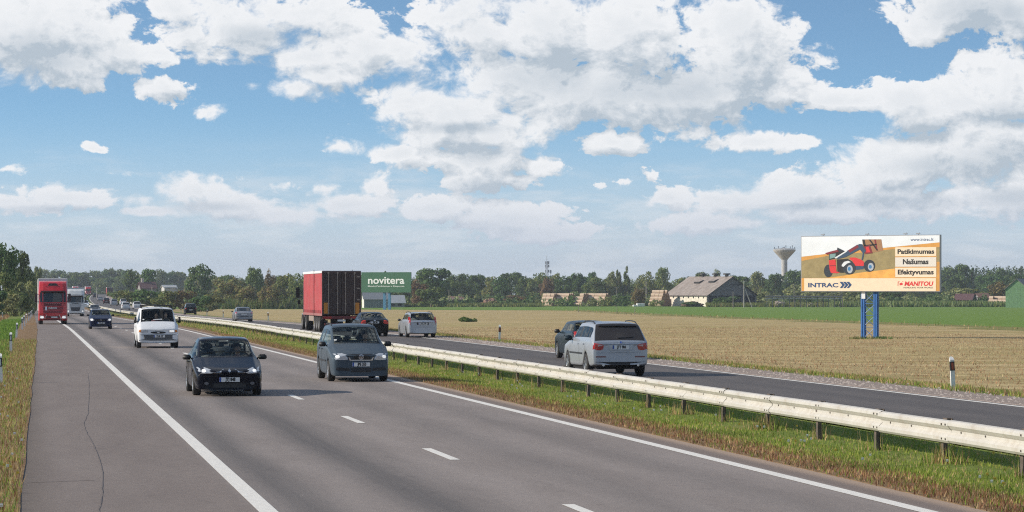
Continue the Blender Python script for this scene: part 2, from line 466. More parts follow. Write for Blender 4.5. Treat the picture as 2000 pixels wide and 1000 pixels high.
def asphalt(name, dark):
    m = bpy.data.materials.new(name); m.use_nodes = True; T = NT(m.node_tree)
    b = m.node_tree.nodes['Principled BSDF']; b.inputs['Specular IOR Level'].default_value = 0.35
    geo = T.new('ShaderNodeNewGeometry'); P = geo.outputs['Position']
    a = T.new('ShaderNodeAttribute'); a.attribute_name = 'across'; x = a.outputs['Fac']
    wob = T.noise(T.vec('MULTIPLY', P, (0.3, 0.05, 0)), 1.0, 3.0)
    xw = T.math('ADD', x, T.math('MULTIPLY', T.math('SUBTRACT', wob, 0.5), 0.5))
    grain = T.noise(P, 46.0, 4.0, 0.75); speck = T.noise(P, 160.0, 2.0, 0.6); patch = T.noise(T.vec('MULTIPLY', P, (0.9, 0.14, 0)), 1.0, 5.0, 0.6)
    streak = T.noise(T.vec('MULTIPLY', P, (7.0, 0.12, 0)), 1.0, 4.0, 0.6)
    if not dark:
        c0 = T.mix(T.ramp(patch, 0.3, 0.7), (0.205, 0.175, 0.159), (0.247, 0.214, 0.197))
        sh = T.ramp(x, 2.55, 2.8)
        c0 = T.mix(sh, T.mix(T.ramp(patch, 0.3, 0.7), (0.166, 0.136, 0.121), (0.194, 0.162, 0.145)), c0)
        right = T.ramp(x, 10.6, 10.85)
        c0 = T.mix(right, c0, (0.172, 0.135, 0.116))
        bands = ((3.30, 0.42, 0.72), (4.95, 0.50, 0.80), (5.7, 0.3, 0.15), (7.75, 0.5, 0.30), (9.35, 0.5, 0.28))
    else:
        c0 = T.mix(T.ramp(patch, 0.3, 0.7), (0.093, 0.081, 0.075), (0.116, 0.102, 0.095))
        bands = ((17.0, 0.45, 0.25), (18.4, 0.45, 0.25), (20.2, 0.45, 0.3), (21.6, 0.4, 0.25))
    tot = None
    for (cx, s, k) in bands:
        q = T.math('MULTIPLY', T.math('SUBTRACT', xw, cx), 1.0 / s)
        g = T.math('MULTIPLY', T.math('POWER', 2.718, T.math('MULTIPLY', T.math('MULTIPLY', q, q), -1.0)), k)
        tot = g if tot is None else T.math('ADD', tot, g)
    tot = T.math('MULTIPLY', tot, T.math('MULTIPLY_ADD', streak, 0.7, 0.65), clamp=True)
    c = T.mix(tot, c0, (0.085, 0.078, 0.076) if not dark else (0.060, 0.054, 0.053))
    mott = T.noise(P, 9.0, 5.0, 0.75); blot = T.noise(T.vec('MULTIPLY', P, (2.2, 0.7, 0)), 1.0, 6.0, 0.7)
    c = T.mix(T.math('MULTIPLY', T.ramp(mott, 0.38, 0.62), 0.30), c, T.mix(1.0, c, (1.35, 1.33, 1.31), 'MULTIPLY'))
    c = T.mix(T.math('MULTIPLY', T.ramp(blot, 0.56, 0.70), 0.28), c, T.mix(1.0, c, (0.55, 0.55, 0.56), 'MULTIPLY'))
    c = T.mix(T.math('MULTIPLY', T.ramp(grain, 0.35, 0.72), 0.45), c, T.mix(1.0, c, (1.55, 1.5, 1.46), 'MULTIPLY'))
    c = T.mix(T.math('MULTIPLY', T.ramp(speck, 0.62, 0.80), 0.55), c, (0.42, 0.37, 0.34) if not dark else (0.22, 0.21, 0.21))
    c = T.mix(T.math('MULTIPLY', T.ramp(speck, 0.40, 0.28), 0.35), c, (0.05, 0.045, 0.045))
    # dust washed onto the outer edges; dark left rim doubles as painted shadow fringe
    if not dark:
        ed = T.math('MULTIPLY', T.ramp(T.math('ADD', x, T.math('MULTIPLY', grain, 0.5)), 0.75, 0.15), 0.6)
        c = T.mix(ed, c, (0.12, 0.095, 0.075))
        er = T.math('MULTIPLY', T.ramp(T.math('ADD', x, T.math('MULTIPLY', grain, 0.45)), 11.15, 11.45), 0.85)
        c = T.mix(er, c, (0.40, 0.29, 0.21))
    T.put(b.inputs['Base Color'], c)
    T.put(b.inputs['Roughness'], T.math('MULTIPLY_ADD', patch, 0.15, 0.78 if not dark else 0.66))
    bp = T.new('ShaderNodeBump'); bp.inputs['Strength'].default_value = 0.5; bp.inputs['Distance'].default_value = 0.006
    T.put(bp.inputs['Height'], T.math('ADD', grain, speck)); T.put(b.inputs['Normal'], bp.outputs[0])
    return m

def paint_material():
    m = bpy.data.materials.new('road_paint'); m.use_nodes = True; T = NT(m.node_tree)
    b = m.node_tree.nodes['Principled BSDF']; b.inputs['Roughness'].default_value = 0.6
    P = T.new('ShaderNodeNewGeometry').outputs['Position']
    w = T.noise(P, 9.0, 6.0, 0.7); f = T.noise(P, 60.0, 3.0, 0.7); l = T.noise(P, 0.5, 3.0)
    c = T.mix(T.ramp(w, 0.35, 0.7), (0.74, 0.70, 0.63), (0.84, 0.80, 0.73))
    c = T.mix(T.math('MULTIPLY', T.ramp(f, 0.56, 0.74), 0.65), c, (0.30, 0.27, 0.25))
    c = T.mix(T.math('MULTIPLY', T.ramp(l, 0.55, 0.75), 0.25), c, (0.40, 0.37, 0.33))
    T.put(b.inputs['Base Color'], c)
    return m

def margin(y): return np.interp(y, [0, 31, 72, 130, 197, 400, 1500], [-0.16, -0.13, 0.02, 0.28, 0.48, 0.55, 0.6])

def build_roads():
    ys = YS[(YS >= -120) & (YS <= 1500)]
    me, *_ = sheet('carriageway', [-0.18, 1.2, 2.4, 2.7, 2.95, 4, 5, 6, 7, 8, 9, 10.4, 10.75, 11.3], ys, 0.0)
    o = mesh_obj('carriageway', me, asphalt('asphalt_worn', False)); tag(o, kind='structure')
    # soil and grass creeping over the outer edge of the hard shoulder
    me, X, XX, Y = sheet('grass_margin', [-0.9, -0.35, 0.0], ys, 0.014)
    co = np.empty(len(me.vertices) * 3); me.vertices.foreach_get('co', co); co = co.reshape(-1, 3)
    col = np.tile(np.arange(3), len(ys)); yy = co[:, 1]
    ragged = np.array([rng.uniform(-.03, .03) for _ in yy])
    co[col == 2, 0] = (margin(yy) + bend(yy) + ragged)[col == 2]; co[col == 2, 2] -= .010
    me.vertices.foreach_set('co', co.reshape(-1)); me.update()
    n = len(me.vertices)
    for a in ('crop', 'rough', 'edge', 'gravel', 'median', 'dry', 'heath'): zone_attr(me, a, np.full(n, -60.0))
    zone_attr(me, 'verge', np.full(n, 5.0)); zone_attr(me, 'vdry', np.full(n, 5.0))
    tag(mesh_obj('grass_margin', me, bpy.data.materials['ground_cover']), kind='structure')
    me, *_ = sheet('carriageway', [15.75, 17.3, 19.3, 21.3, 22.45], ys, 0.0)
    o = mesh_obj('carriageway', me, asphalt('asphalt_dark', True)); tag(o, kind='structure')
    pm = paint_material()
    for (a, b) in ((2.69, 2.92), (10.46, 10.68), (15.88, 16.04), (22.10, 22.28)):
        me, *_ = sheet('edge_line', [a, b], ys, 0.006)
        tag(mesh_obj('edge_line', me, pm), kind='structure')
    # broken line: 3 m dashes every 12 m
    base = plan(1140, 32.1)[1]
    k = -6
    while True:
        y0 = base - 2.2 + 12.0 * k
        if y0 > 900: break
        me, *_ = sheet('lane_dash', [6.47, 6.63], [y0, y0 + 1.5, y0 + 3.1], 0.006)
        tag(mesh_obj('lane_dash', me, pm), kind='structure'); k += 1
    # long crack wandering down the hard shoulder and cross cracks
    m = mat('crack_tar', (0.145, 0.12, 0.11), 0.8)
    def crack(pts, w, name='road_crack'):
        v = []; f = []
        for i, (x, y) in enumerate(pts):
            z = gz(x, y) + 0.0045; ww = w * (0.6 + 0.8 * rng.random())
            v += [(x - ww / 2, y, z), (x + ww / 2, y + 0.01, z)]
            if i: f.append((2 * i - 2, 2 * i - 1, 2 * i + 1, 2 * i))
        me = bpy.data.meshes.new(name); me.from_pydata(v, [], f)
        tag(mesh_obj(name, me, m), kind='structure')
    def at(u, v):
        D = 2.72 * FPX / (v - HOR); return plan(u, D)
    key = [(190, 1040), (193, 1000), (200, 960), (200, 920), (192, 885), (180, 860), (167, 835), (164, 822), (172, 800), (174, 760), (174, 740), (171, 715)]
    pts = []
    for (a, b) in zip(key, key[1:]):
        for t in np.linspace(0, 1, 6, endpoint=False):
            x, y = at(a[0] + (b[0] - a[0]) * t, a[1] + (b[1] - a[1]) * t); pts.append((x + rng.uniform(-.008, .008), y))
    crack(pts, 0.010)
    a = at(50, 941); b = at(184, 936)
    v = []; f = []
    for i in range(20):
        t = i / 19; x = a[0] + (b[0] - a[0]) * t; y = a[1] + (b[1] - a[1]) * t + rng.uniform(-.02, .02); z = gz(x, y) + 0.0045
        v += [(x, y - 0.018, z), (x, y + 0.018, z)]
        if i: f.append((2 * i - 2, 2 * i, 2 * i + 1, 2 * i - 1))
    me = bpy.data.meshes.new('road_crack'); me.from_pydata(v, [], f); tag(mesh_obj('road_crack', me, m), kind='structure')

build_ground()
build_roads()

# ------------------------------------------------------------------ guardrails
def slope(y): return math.atan2(float(road_z(y + 2) - road_z(y - 2)), 4.0)
RAIL_PROF = [(0.0, 0.705), (-0.045, 0.692), (-0.078, 0.662), (-0.082, 0.62), (-0.045, 0.574), (-0.014, 0.548), (-0.014, 0.508), (-0.05, 0.478), (-0.082, 0.44), (-0.082, 0.385), (-0.05, 0.346), (0.0, 0.332)]
def rail_mesh(L, x_off=0.0, curve=None):
    m = MB(); n = len(RAIL_PROF); t = 0.004
    ys = (0.0, L)
    vs = []; fs = []
    for y in ys:
        for (x, z) in RAIL_PROF: vs.append((x, y, z))
    for y in ys:
        for (x, z) in RAIL_PROF: vs.append((x + t, y, z))
    for i in range(n - 1):
        fs.append((i, i + 1, n + i + 1, n + i)); fs.append((2 * n + i + 1, 2 * n + i, 3 * n + i, 3 * n + i + 1))
        fs.append((i, 2 * n + i, 2 * n + i + 1, i + 1)); fs.append((n + i, n + i + 1, 3 * n + i + 1, 3 * n + i))
    fs.append((0, n, 3 * n, 2 * n)); fs.append((n - 1, 3 * n - 1, 4 * n - 1, 2 * n - 1))
    m.add(vs, fs, 0)
    for (y, z) in ((0.10, .64), (0.10, .41), (0.28, .64), (0.28, .41), (L * .55, .53), (L - .5, .53)):
        xx = -.085 if z != .53 else -.017
        m.tube((xx - .008, y, z), (xx + .01, y, z), .017, n=6, mi=1)
    return m

def build_guardrail():
    cream = mat('rail_paint', (0.53, 0.505, 0.455), 0.5, spec=0.4, var=0.06, vscale=1.2, dirt=((0.36, 0.30, 0.23), 3.2, 0.45))
    bolt = mat('rail_bolt', (0.10, 0.085, 0.07), 0.7, 0.3)
    post_m = mat('post_steel', (0.13, 0.105, 0.085), 0.75, 0.2, var=0.35, vscale=6, dirt=((0.20, 0.13, 0.08), 8, 0.5))
    root = empty('guardrail', (14.3, 0, gz(14.3, 0)), 0, 'cream painted steel guardrail running along the grass median', 'guardrail')
    SP = 3.46
    y_ref = plan(1852, 42.66)[1]
    beam = rail_mesh(SP + 0.06).mesh('rail_beam'); beam.materials.append(cream); beam.materials.append(bolt)
    p = MB()
    p.box((0.03, 0, 0.27), (0.06, 0.13, 0.84)); p.box((0.07, 0, 0.27), (0.012, 0.13, 0.85)); p.box((-0.006, 0, .53), (.012, .14, .10))
    pm = p.mesh('post', 0.004); pm.materials.append(post_m)
    br = MB(); br.box((0.09, 0, 0.70), (0.10, 0.20, 0.035)); br.box((0.12, 0, .685), (.03, .28, .05)); brm = br.mesh('bracket', .004); brm.materials.append(post_m)
    k0 = -int((y_ref + 15) / SP)
    k = k0
    while True:
        y = y_ref + k * SP
        if y > 470: break
        x = 14.36; z = gz(x, y)
        z1 = gz(x, y + SP)
        a = math.atan2(z1 - z, SP)
        b = bpy.data.objects.new('rail_beam', beam); COL.objects.link(b); b.parent = root
        b.location = (x - 14.3 + rng.uniform(-.007, .007) - (0.004 if k % 2 else 0), y - .5, z - root.location.z + rng.uniform(-.008, .008)); b.rotation_euler = (a + rng.uniform(-.0015, .0015), rng.uniform(-.02, .02), rng.uniform(-.0018, .0018))
        c = bpy.data.objects.new('post', pm); COL.objects.link(c); c.parent = root
        c.location = (x - 14.3 + .01, y, z - root.location.z); c.rotation_euler = (rng.uniform(-.02, .02), rng.uniform(-.02, .02), rng.uniform(-.05, .05))
        if y < 220:
            c2 = bpy.data.objects.new('bracket', brm); COL.objects.link(c2); c2.parent = root
            c2.location = (x - 14.3 + .01, y, z - root.location.z)
        k += 1
    y_end = y - .5
    def far_rail(ys, x, parent, name='rail_beam', off=Vector((0, 0, 0))):
        n = len(RAIL_PROF); v = []; f = []
        for j, yy in enumerate(ys):
            xx = x + float(bend(yy)); zz = gz(xx, yy)
            for (a, b) in RAIL_PROF: v.append((xx + a - off.x, yy - off.y, zz + b - off.z))
            if j:
                for i in range(n - 1): f.append(((j - 1) * n + i, (j - 1) * n + i + 1, j * n + i + 1, j * n + i))
        me = bpy.data.meshes.new(name); me.from_pydata(v, [], f)
        o = mesh_obj(name, me, cream, parent); o['kind'] = 'stuff'
        q = MB()
        yy = ys[0]
        while yy < ys[-1]:
            xx = x + float(bend(yy)); zz = gz(xx, yy)
            q.box((xx + .05 - off.x, yy - off.y, zz + .28 - off.z), (.08, .11, .7)); yy += 3.46
        o = q.build('post', post_m, parent); o['kind'] = 'stuff'
    far_rail(np.arange(y_end, 1400, 6), 14.36, root, off=root.location)
    r2 = empty('guardrail', (25.4, 560, gz(25.4, 560)), 0, 'distant pale guardrail on the outer edge of the far carriageway below the bushes', 'guardrail')
    far_rail(np.arange(560, 1350, 6), 25.3, r2, off=r2.location)
    r3 = empty('guardrail', (12.6, 480, gz(12.6, 480)), 0, 'distant second guardrail closing the median behind the dark cars', 'guardrail')
    far_rail(np.arange(480, 1350, 6), 12.5, r3, off=r3.location)

# ------------------------------------------------------------------ marker posts
def build_delineators():
    white = mat('post_plastic', (0.78, 0.77, 0.74), 0.5, dirt=((0.35, 0.30, 0.22), 5, 0.35))
    black = mat('post_band', (0.02, 0.02, 0.02), 0.5)
    grey = mat('post_reflector', (0.62, 0.64, 0.66), 0.25)
    red = mat('post_reflector_red', (0.36, 0.075, 0.03), 0.35)
    def make(col, band):
        root = empty('marker_post')
        m = MB(); m.prism([(-.06, -.05), (.06, -.05), (.05, .03), (0, .06), (-.05, .03)], -.15, .80, 'XY')
        vs = [(-.06, -.05, .80), (.06, -.05, .80), (.05, .03, .87), (0, .06, .89), (-.05, .03, .87)]
        m.add(vs, [(0, 1, 2, 3, 4)]); m.add(vs + [(-.06, -.05, .8), (.06, -.05, .8), (.05, .03, .8), (0, .06, .8), (-.05, .03, .8)], [(i, (i + 1) % 5, 5 + (i + 1) % 5, 5 + i) for i in range(5)])
        m.build('post', white, root)
        b = MB(); b.prism([(-.063, -.053), (.063, -.053), (.053, .033), (0, .063), (-.053, .033)], .50, .75, 'XY')
        b.build('band', band, root)
        r = MB(); r.box((0, -.056, .625), (.055, .008, .19)); r.build('reflector', col, root)
        return root
    L = make(grey, black); Rr = make(red, black)
    left = [(2, 78), (21.5, 119), (32, 156), (43.5, 190), (48, 212), (51.5, 243), (56, 275), (59.5, 315), (62.5, 360), (66, 430)]
    names = ['first', 'second', 'third', 'fourth', 'fifth', 'sixth', 'seventh', 'eighth', 'ninth', 'tenth']
    for i, (u, D) in enumerate(left):
        o = L if i == 0 else copy_tree(L)
        x, y = plan(u, D); o.location = (x, y, gz(x, y)); o.rotation_euler = (R(rng.uniform(-2, 2)), R(rng.uniform(-3, 4)), R(rng.uniform(-6, 6)))
        tag(o, f'white marker post with black band on the left verge, {names[i]} counting from the camera', 'marker post', 'black banded marker posts along the left verge')
    x, y = plan(53, 330); x -= 3.0
    o = copy_tree(L); o.location = (x, y, gz(x, y)); tag(o, 'white marker post standing apart in the green grass left of the post row', 'marker post')
    right = [(1861, 73, 'white marker post with brown reflector band in the stubble at far right'), (975, 144, 'white marker post with dark band behind the road between wagon and dark hatchback'),
             (590, 247, 'white marker post partly hidden beside the left side of the red trailer'), (524, 282, 'white marker post between silver saloon and red trailer'),
             (436, 350, 'white marker post left of the silver saloon beyond the rail'), (404, 384, 'white marker post right of the distant dark estate car'),
             (353.5, 455, 'white marker post just right of the white van roof')]
    for i, (u, D, lab) in enumerate(right):
        o = Rr if i == 0 else copy_tree(Rr)
        x, y = plan(u, D); o.location = (x, y, gz(x, y)); o.rotation_euler = (0, R(rng.uniform(-3, 3)), R(rng.uniform(-8, 8)))
        tag(o, lab, 'marker post', 'marker posts along the field side')

# ------------------------------------------------------------------ billboards
def text_mesh(body, size, bold=0.0, shear=0.0, width=1.0, align='CENTER', spacing=1.0):
    cu = bpy.data.curves.new('lettering', 'FONT'); cu.body = body; cu.size = size; cu.offset = bold; cu.shear = shear
    cu.align_x = align; cu.align_y = 'CENTER'; cu.resolution_u = 3; cu.space_character = spacing
    o = bpy.data.objects.new('lettering', cu); COL.objects.link(o); o.scale = (width, 1, 1)
    dg = bpy.context.evaluated_depsgraph_get(); me = bpy.data.meshes.new_from_object(o.evaluated_get(dg))
    me.transform(Matrix.Diagonal((width, 1, 1, 1)))
    bpy.data.objects.remove(o); bpy.data.curves.remove(cu)
    me.materials.clear()
    return me

class Board:
    """flat print on a board in the local XZ plane; the board's face looks along -Y"""
    def __init__(s, root, px0, py0, px1, py1, W, H, zb, y):
        s.root = root; s.a = (px0, py0, px1, py1); s.W = W; s.H = H; s.zb = zb; s.y = y; s.k = 0
    def p(s, px, py):
        a = s.a; return ((px - a[0]) / (a[2] - a[0]) - .5) * s.W, s.zb + (a[3] - py) / (a[3] - a[1]) * s.H
    def poly(s, name, pts, m, layer):
        yy = s.y - 0.004 * layer
        v = [(s.p(*q)[0], yy, s.p(*q)[1]) for q in pts]
        me = bpy.data.meshes.new(name); bm = bmesh.new()
        f = bm.faces.new([bm.verts.new(q) for q in v]); bm.normal_update()
        if f.normal.y > 0: f.normal_flip()
        bmesh.ops.triangulate(bm, faces=bm.faces)
        bm.to_mesh(me); bm.free()
        return mesh_obj(name, me, m, s.root)
    def disc(s, name, c, rx, ry, m, layer, n=20):
        return s.poly(name, [(c[0] + rx * math.cos(2 * math.pi * i / n), c[1] + ry * math.sin(2 * math.pi * i / n)) for i in range(n)], m, layer)
    def text(s, body, cx, cy, hpx, m, layer, wpx=None, bold=0.0, shear=0.0, name='lettering', align='CENTER', spacing=1.0):
        me = text_mesh(body, 1.0, bold, shear, 1.0, align, spacing)
        n = len(me.vertices); co = np.empty(n * 3); me.vertices.foreach_get('co', co); co = co.reshape(-1, 3)
        w0 = np.ptp(co[:, 0]); h0 = np.ptp(co[:, 1])
        kx = s.W / (s.a[2] - s.a[0]); ky = s.H / (s.a[3] - s.a[1])
        sy = hpx * ky / h0; sx = (wpx * kx / w0) if wpx else sy
        cxm = (co[:, 0].max() + co[:, 0].min()) / 2; cym = (co[:, 1].max() + co[:, 1].min()) / 2
        X, Z = s.p(cx, cy); out = np.empty_like(co)
        out[:, 0] = X + (co[:, 0] - cxm) * sx; out[:, 1] = s.y - 0.004 * layer; out[:, 2] = Z + (co[:, 1] - cym) * sy
        me.vertices.foreach_set('co', out.reshape(-1)); me.update()
        return mesh_obj(name, me, m, s.root)

def lattice_legs(root, half, y, z0, z1, m, r=.05, pair=.24, depth=.5):
    """two columns of paired uprights, laced together"""
    for sx in (-1, 1):
        q = MB()
        for dx in (-pair / 2, pair / 2):
            for dy in (0, depth): q.box((sx * half + dx, y + dy, (z0 + z1) / 2), (r * 2, r * 2, z1 - z0))
        z = z0 + .2
        while z < z1 - .3:
            q.box((sx * half, y, z), (pair, .02, .07)); q.box((sx * half, y + depth, z), (pair, .02, .07)); z += .45
        q.build('column', m, root)
    q = MB(); z = z0 + .15; i = 0
    while z < z1 - .6:
        for s in (-1, 1): q.tube((-half * s, y, z), (half * s, y, z + .85), .022, n=5)
        q.tube((-half, y, z), (half, y, z), .022, n=5); z += .85
    q.build('bracing', m, root)

def build_billboards():
    D = 193.0
    steel = mat('board_steel', (0.30, 0.31, 0.33), 0.5, 0.4)
    blue = mat('column_blue', (0.035, 0.15, 0.42), 0.45, dirt=((0.02, 0.06, 0.16), 3, 0.6))
    x, y = plan(1694, D); z = gz(x, y)
    yaw = -TH - R(33)
    root = empty('billboard', (x, y, z), yaw, 'large farm machinery billboard on blue lattice legs in the stubble field', 'billboard')
    s = FPX / D; W = 267 / s / math.cos(R(25.4)); H = 107.5 / s
    ztop = CZ + (HOR - 461) / s - z; zb = ztop - H
    cxo = 4 / s / math.cos(R(25.4))
    sub = root
    fr = MB(); fr.box((cxo, .12, zb + H / 2), (W + .12, .2, H + .1)); fr.build('panel', steel, root, .015)
    cap = MB()
    for k in (.155, .48, .755, .845): cap.box(((k - .5) * W + cxo, .1, zb + H + .13), (.3, .08, .07)); cap.tube(((k - .5) * W + cxo, .1, zb + H), ((k - .5) * W + cxo + .1, .1, zb + H + .22), .02, n=5)
    cap.build('lamp_bracket', steel, root)
    lattice_legs(root, .50, .3, -.2, zb + .1, blue, .055, .17, .22)
    wb = MB(); wb.box((-.42, .22, zb - .28), (.30, .03, .55)); wb.build('notice', mat('white_board', (.75, .76, .78), .5), root)
    B = Board(root, 80, 78, 1922, 822, W, H, zb, .015)
    B.p0 = B.p
    B.p = lambda px, py: (B.p0(px, py)[0] + cxo, B.p0(px, py)[1])
    M = lambda n, c, **k: mat('print_' + n, c, .55, **k)
    skyw = M('pale_sky', (.80, .84, .87), var=.06, vscale=.5); field = M('wheat', (.66, .32, .065), var=.12, vscale=1.2)
    olive = M('stubble', (.32, .25, .11), var=.14, vscale=2); bright = M('bright_wheat', (.85, .42, .09), var=.15, vscale=1.5)
    cream = M('cream', (.86, .70, .50), var=.04); greyc = M('pale_box', (.74, .69, .62)); pinkc = M('cream_box', (.88, .72, .54)); black = M('black', (.015, .015, .015))
    navy = M('navy', (.012, .06, .17)); red = M('red', (.70, .03, .035)); dred = M('dark_red', (.22, .02, .03)); tyre = M('tyre', (.02, .03, .045))
    rimc = M('rim', (.42, .46, .52)); hub = M('hub', (.04, .20, .42)); steelb = M('boom', (.03, .07, .13)); wood = M('crate', (.36, .19, .09)); wht = M('white', (.75, .78, .80)); glass = M('cab_glass', (.20, .34, .33))
    B.poly('print_background', [(80, 78), (1922, 78), (1922, 822), (80, 822)], field, 1)
    B.poly('printed_sky', [(80, 78), (1922, 78), (1922, 172), (1150, 243), (700, 282), (400, 318), (80, 352)], skyw, 2)
    B.poly('printed_field', [(80, 410), (420, 345), (900, 300), (1340, 255), (1340, 520), (800, 590), (400, 645), (80, 645)], olive, 2)
    B.poly('printed_field', [(560, 630), (860, 575), (1340, 518), (1340, 645), (430, 645)], bright, 3)
    B.poly('printed_field', [(1885, 235), (1922, 235), (1922, 430), (1885, 430)], olive, 2)
    B.poly('printed_band', [(118, 648), (1876, 648), (1876, 822), (118, 822)], cream, 4)
    B.poly('printed_box', [(1343, 234), (1880, 234), (1880, 355), (1343, 355)], cream, 4)
    B.poly('printed_box', [(1343, 368), (1880, 368), (1880, 495), (1343, 495)], greyc, 4)
    B.poly('printed_box', [(1343, 508), (1880, 508), (1880, 636), (1343, 636)], pinkc, 4)
    B.text('Patikimumas', 1614, 292, 66, black, 5, 480, .038)
    B.text('Našumas', 1612, 428, 72, black, 5, 335, .038)
    B.text('Efektyvumas', 1612, 576, 88, black, 5, 470, .038)
    B.text('www.intrac.lt', 1694, 131, 40, navy, 3, 300, .012)
    B.text('INTRAC', 378, 742, 62, navy, 5, 410, .035)
    for i in range(3):
        x0 = 600 + i * 46
        B.poly('logo_chevron', [(x0, 696), (x0 + 38, 696), (x0 + 74, 738), (x0 + 36, 782), (x0 + 4, 782), (x0 + 36, 740)], navy, 5)
    B.text('MANITOU', 1654, 722, 62, red, 5, 380, .04, .18)
    B.text('HANDLING YOUR WORLD', 1646, 775, 20, black, 5, 385, .012)
    B.poly('logo_mark', [(1378, 695), (1400, 690), (1400, 698), (1386, 704), (1384, 750), (1376, 752)], red, 5)
    B.poly('logo_mark', [(1400, 720), (1430, 706), (1446, 724), (1438, 740), (1402, 744)], red, 5)
    B.poly('logo_mark', [(1430, 690), (1452, 690), (1446, 700)], red, 5)
    # the telescopic loader
    def P(x, y): return (400 + (x - 200) * 0.4566, 246 + (y - 60) * .4566) if False else ((1600 + x / 15.385 - 1555) * 7.018, (480 + y / 15.385 - 450) * 7.018)
    def poly(n, pts, m, l): B.poly(n, [P(*q) for q in pts], m, l)
    def disc(n, c, rx, ry, m, l):
        q = P(*c); B.disc(n, q, rx * .456, ry * .456, m, l)
    poly('loader_load', [(1290, -190), (1850, -190), (1900, 150), (1500, 220), (1330, 160)], wood, 4)
    poly('loader_frame', [(1290, -190), (1360, -190), (1420, 100), (1380, 200)], black, 5)
    poly('loader_frame', [(1480, -190), (1530, -190), (1760, 130), (1720, 150)], black, 5)
    poly('loader_frame', [(1640, -190), (1690, -190), (1740, 110), (1700, 100)], dred, 5)
    poly('loader_frame', [(1330, -20), (1720, -60), (1720, -20), (1340, 30)], black, 5)
    poly('loader_fork', [(1330, 20), (1520, -20), (1600, 220), (1380, 240)], dred, 6)
    poly('loader_fork', [(1400, 40), (1480, 20), (1530, 190), (1420, 200)], red, 7)
    poly('loader_arm', [(540, 330), (1150, -40), (1260, 0), (1240, 100), (800, 330), (560, 390)], steelb, 6)
    poly('loader_arm', [(880, 130), (1160, -30), (1190, 40), (930, 200)], dred, 7)
    poly('loader_arm', [(470, 350), (830, 130), (850, 160), (520, 370)], wht, 7)
    poly('loader_arm', [(1180, -60), (1290, -50), (1400, 150), (1330, 240), (1210, 90)], steelb, 7)
    poly('loader_hose', [(1310, 200), (1350, 220), (1310, 420), (1270, 420)], steelb, 6)
    poly('loader_cab', [(300, 180), (600, 130), (780, 160), (560, 360), (310, 410)], black, 5)
    poly('loader_cab', [(330, 240), (510, 220), (500, 330), (330, 380)], glass, 6)
    poly('loader_cab', [(190, 210), (350, 160), (560, 110), (620, 160), (350, 230), (250, 250)], dred, 7)
    poly('loader_cab', [(560, 40), (780, 150), (700, 180), (600, 170), (550, 100)], tyre, 7)
    poly('loader_body', [(540, 400), (860, 380), (1000, 460), (1090, 700), (720, 800), (560, 780)], black, 5)
    poly('loader_hood', [(930, 345), (1080, 340), (1250, 400), (1340, 470), (1340, 600), (1080, 590), (1000, 440), (920, 390)], red, 6)
    poly('loader_body', [(1080, 600), (1340, 600), (1330, 690), (1110, 710)], steelb, 5)
    poly('loader_body', [(300, 420), (500, 400), (530, 760), (640, 780), (530, 810), (370, 800), (330, 700)], red, 6)
    poly('loader_body', [(330, 575), (510, 570), (512, 590), (332, 600)], dred, 7)
    disc('loader_wheel', (290, 740), 130, 190, tyre, 5)
    disc('loader_wheel', (910, 650), 190, 200, tyre, 7); disc('loader_wheel', (930, 690), 85, 120, rimc, 8); disc('loader_wheel', (915, 680), 45, 60, hub, 9)
    poly('loader_mudguard', [(690, 560), (760, 470), (880, 440), (960, 480), (850, 520), (740, 620), (690, 600)], wht, 8)
    disc('loader_wheel', (1500, 590), 165, 180, tyre, 7); disc('loader_wheel', (1545, 620), 85, 115, rimc, 8); disc('loader_wheel', (1530, 620), 45, 55, hub, 9)
    # green board beside the trailer
    D = 690.0; s = FPX / D; x, y = plan(754, D); z = gz(x, y); th = R(25)
    g = empty('billboard', (x, y, z), -TH - th, 'green billboard with white lettering between red trailer and trees', 'billboard')
    W = 98.5 / s / math.cos(th); H = 39 / s; ztop = CZ + (HOR - 532) / s - z; zb = ztop - H
    fr = MB(); fr.box((0, .15, zb + H / 2), (W + .1, .3, H + .1)); fr.build('panel', mat('board_edge', (.05, .13, .07), .6), g, .02)
    lattice_legs(g, .75, .35, -.2, zb + .1, mat('column_cyan', (.06, .22, .36), .5), .08, .3)
    B2 = Board(g, 65, 100, 1295, 590, W, H, zb, -.005)
    gm = mat('print_green', (.024, .115, .052), .6, var=.05); wm = mat('print_mint', (.78, .82, .78), .5)
    B2.poly('print_background', [(65, 100), (1295, 100), (1295, 590), (65, 590)], gm, 1)
    B2.text('novitera', 683, 298, 172, wm, 3, 905, .018)
    B2.text('Metalų Perdirbimas ir Eksportas', 680, 443, 44, wm, 3, 905, .006)

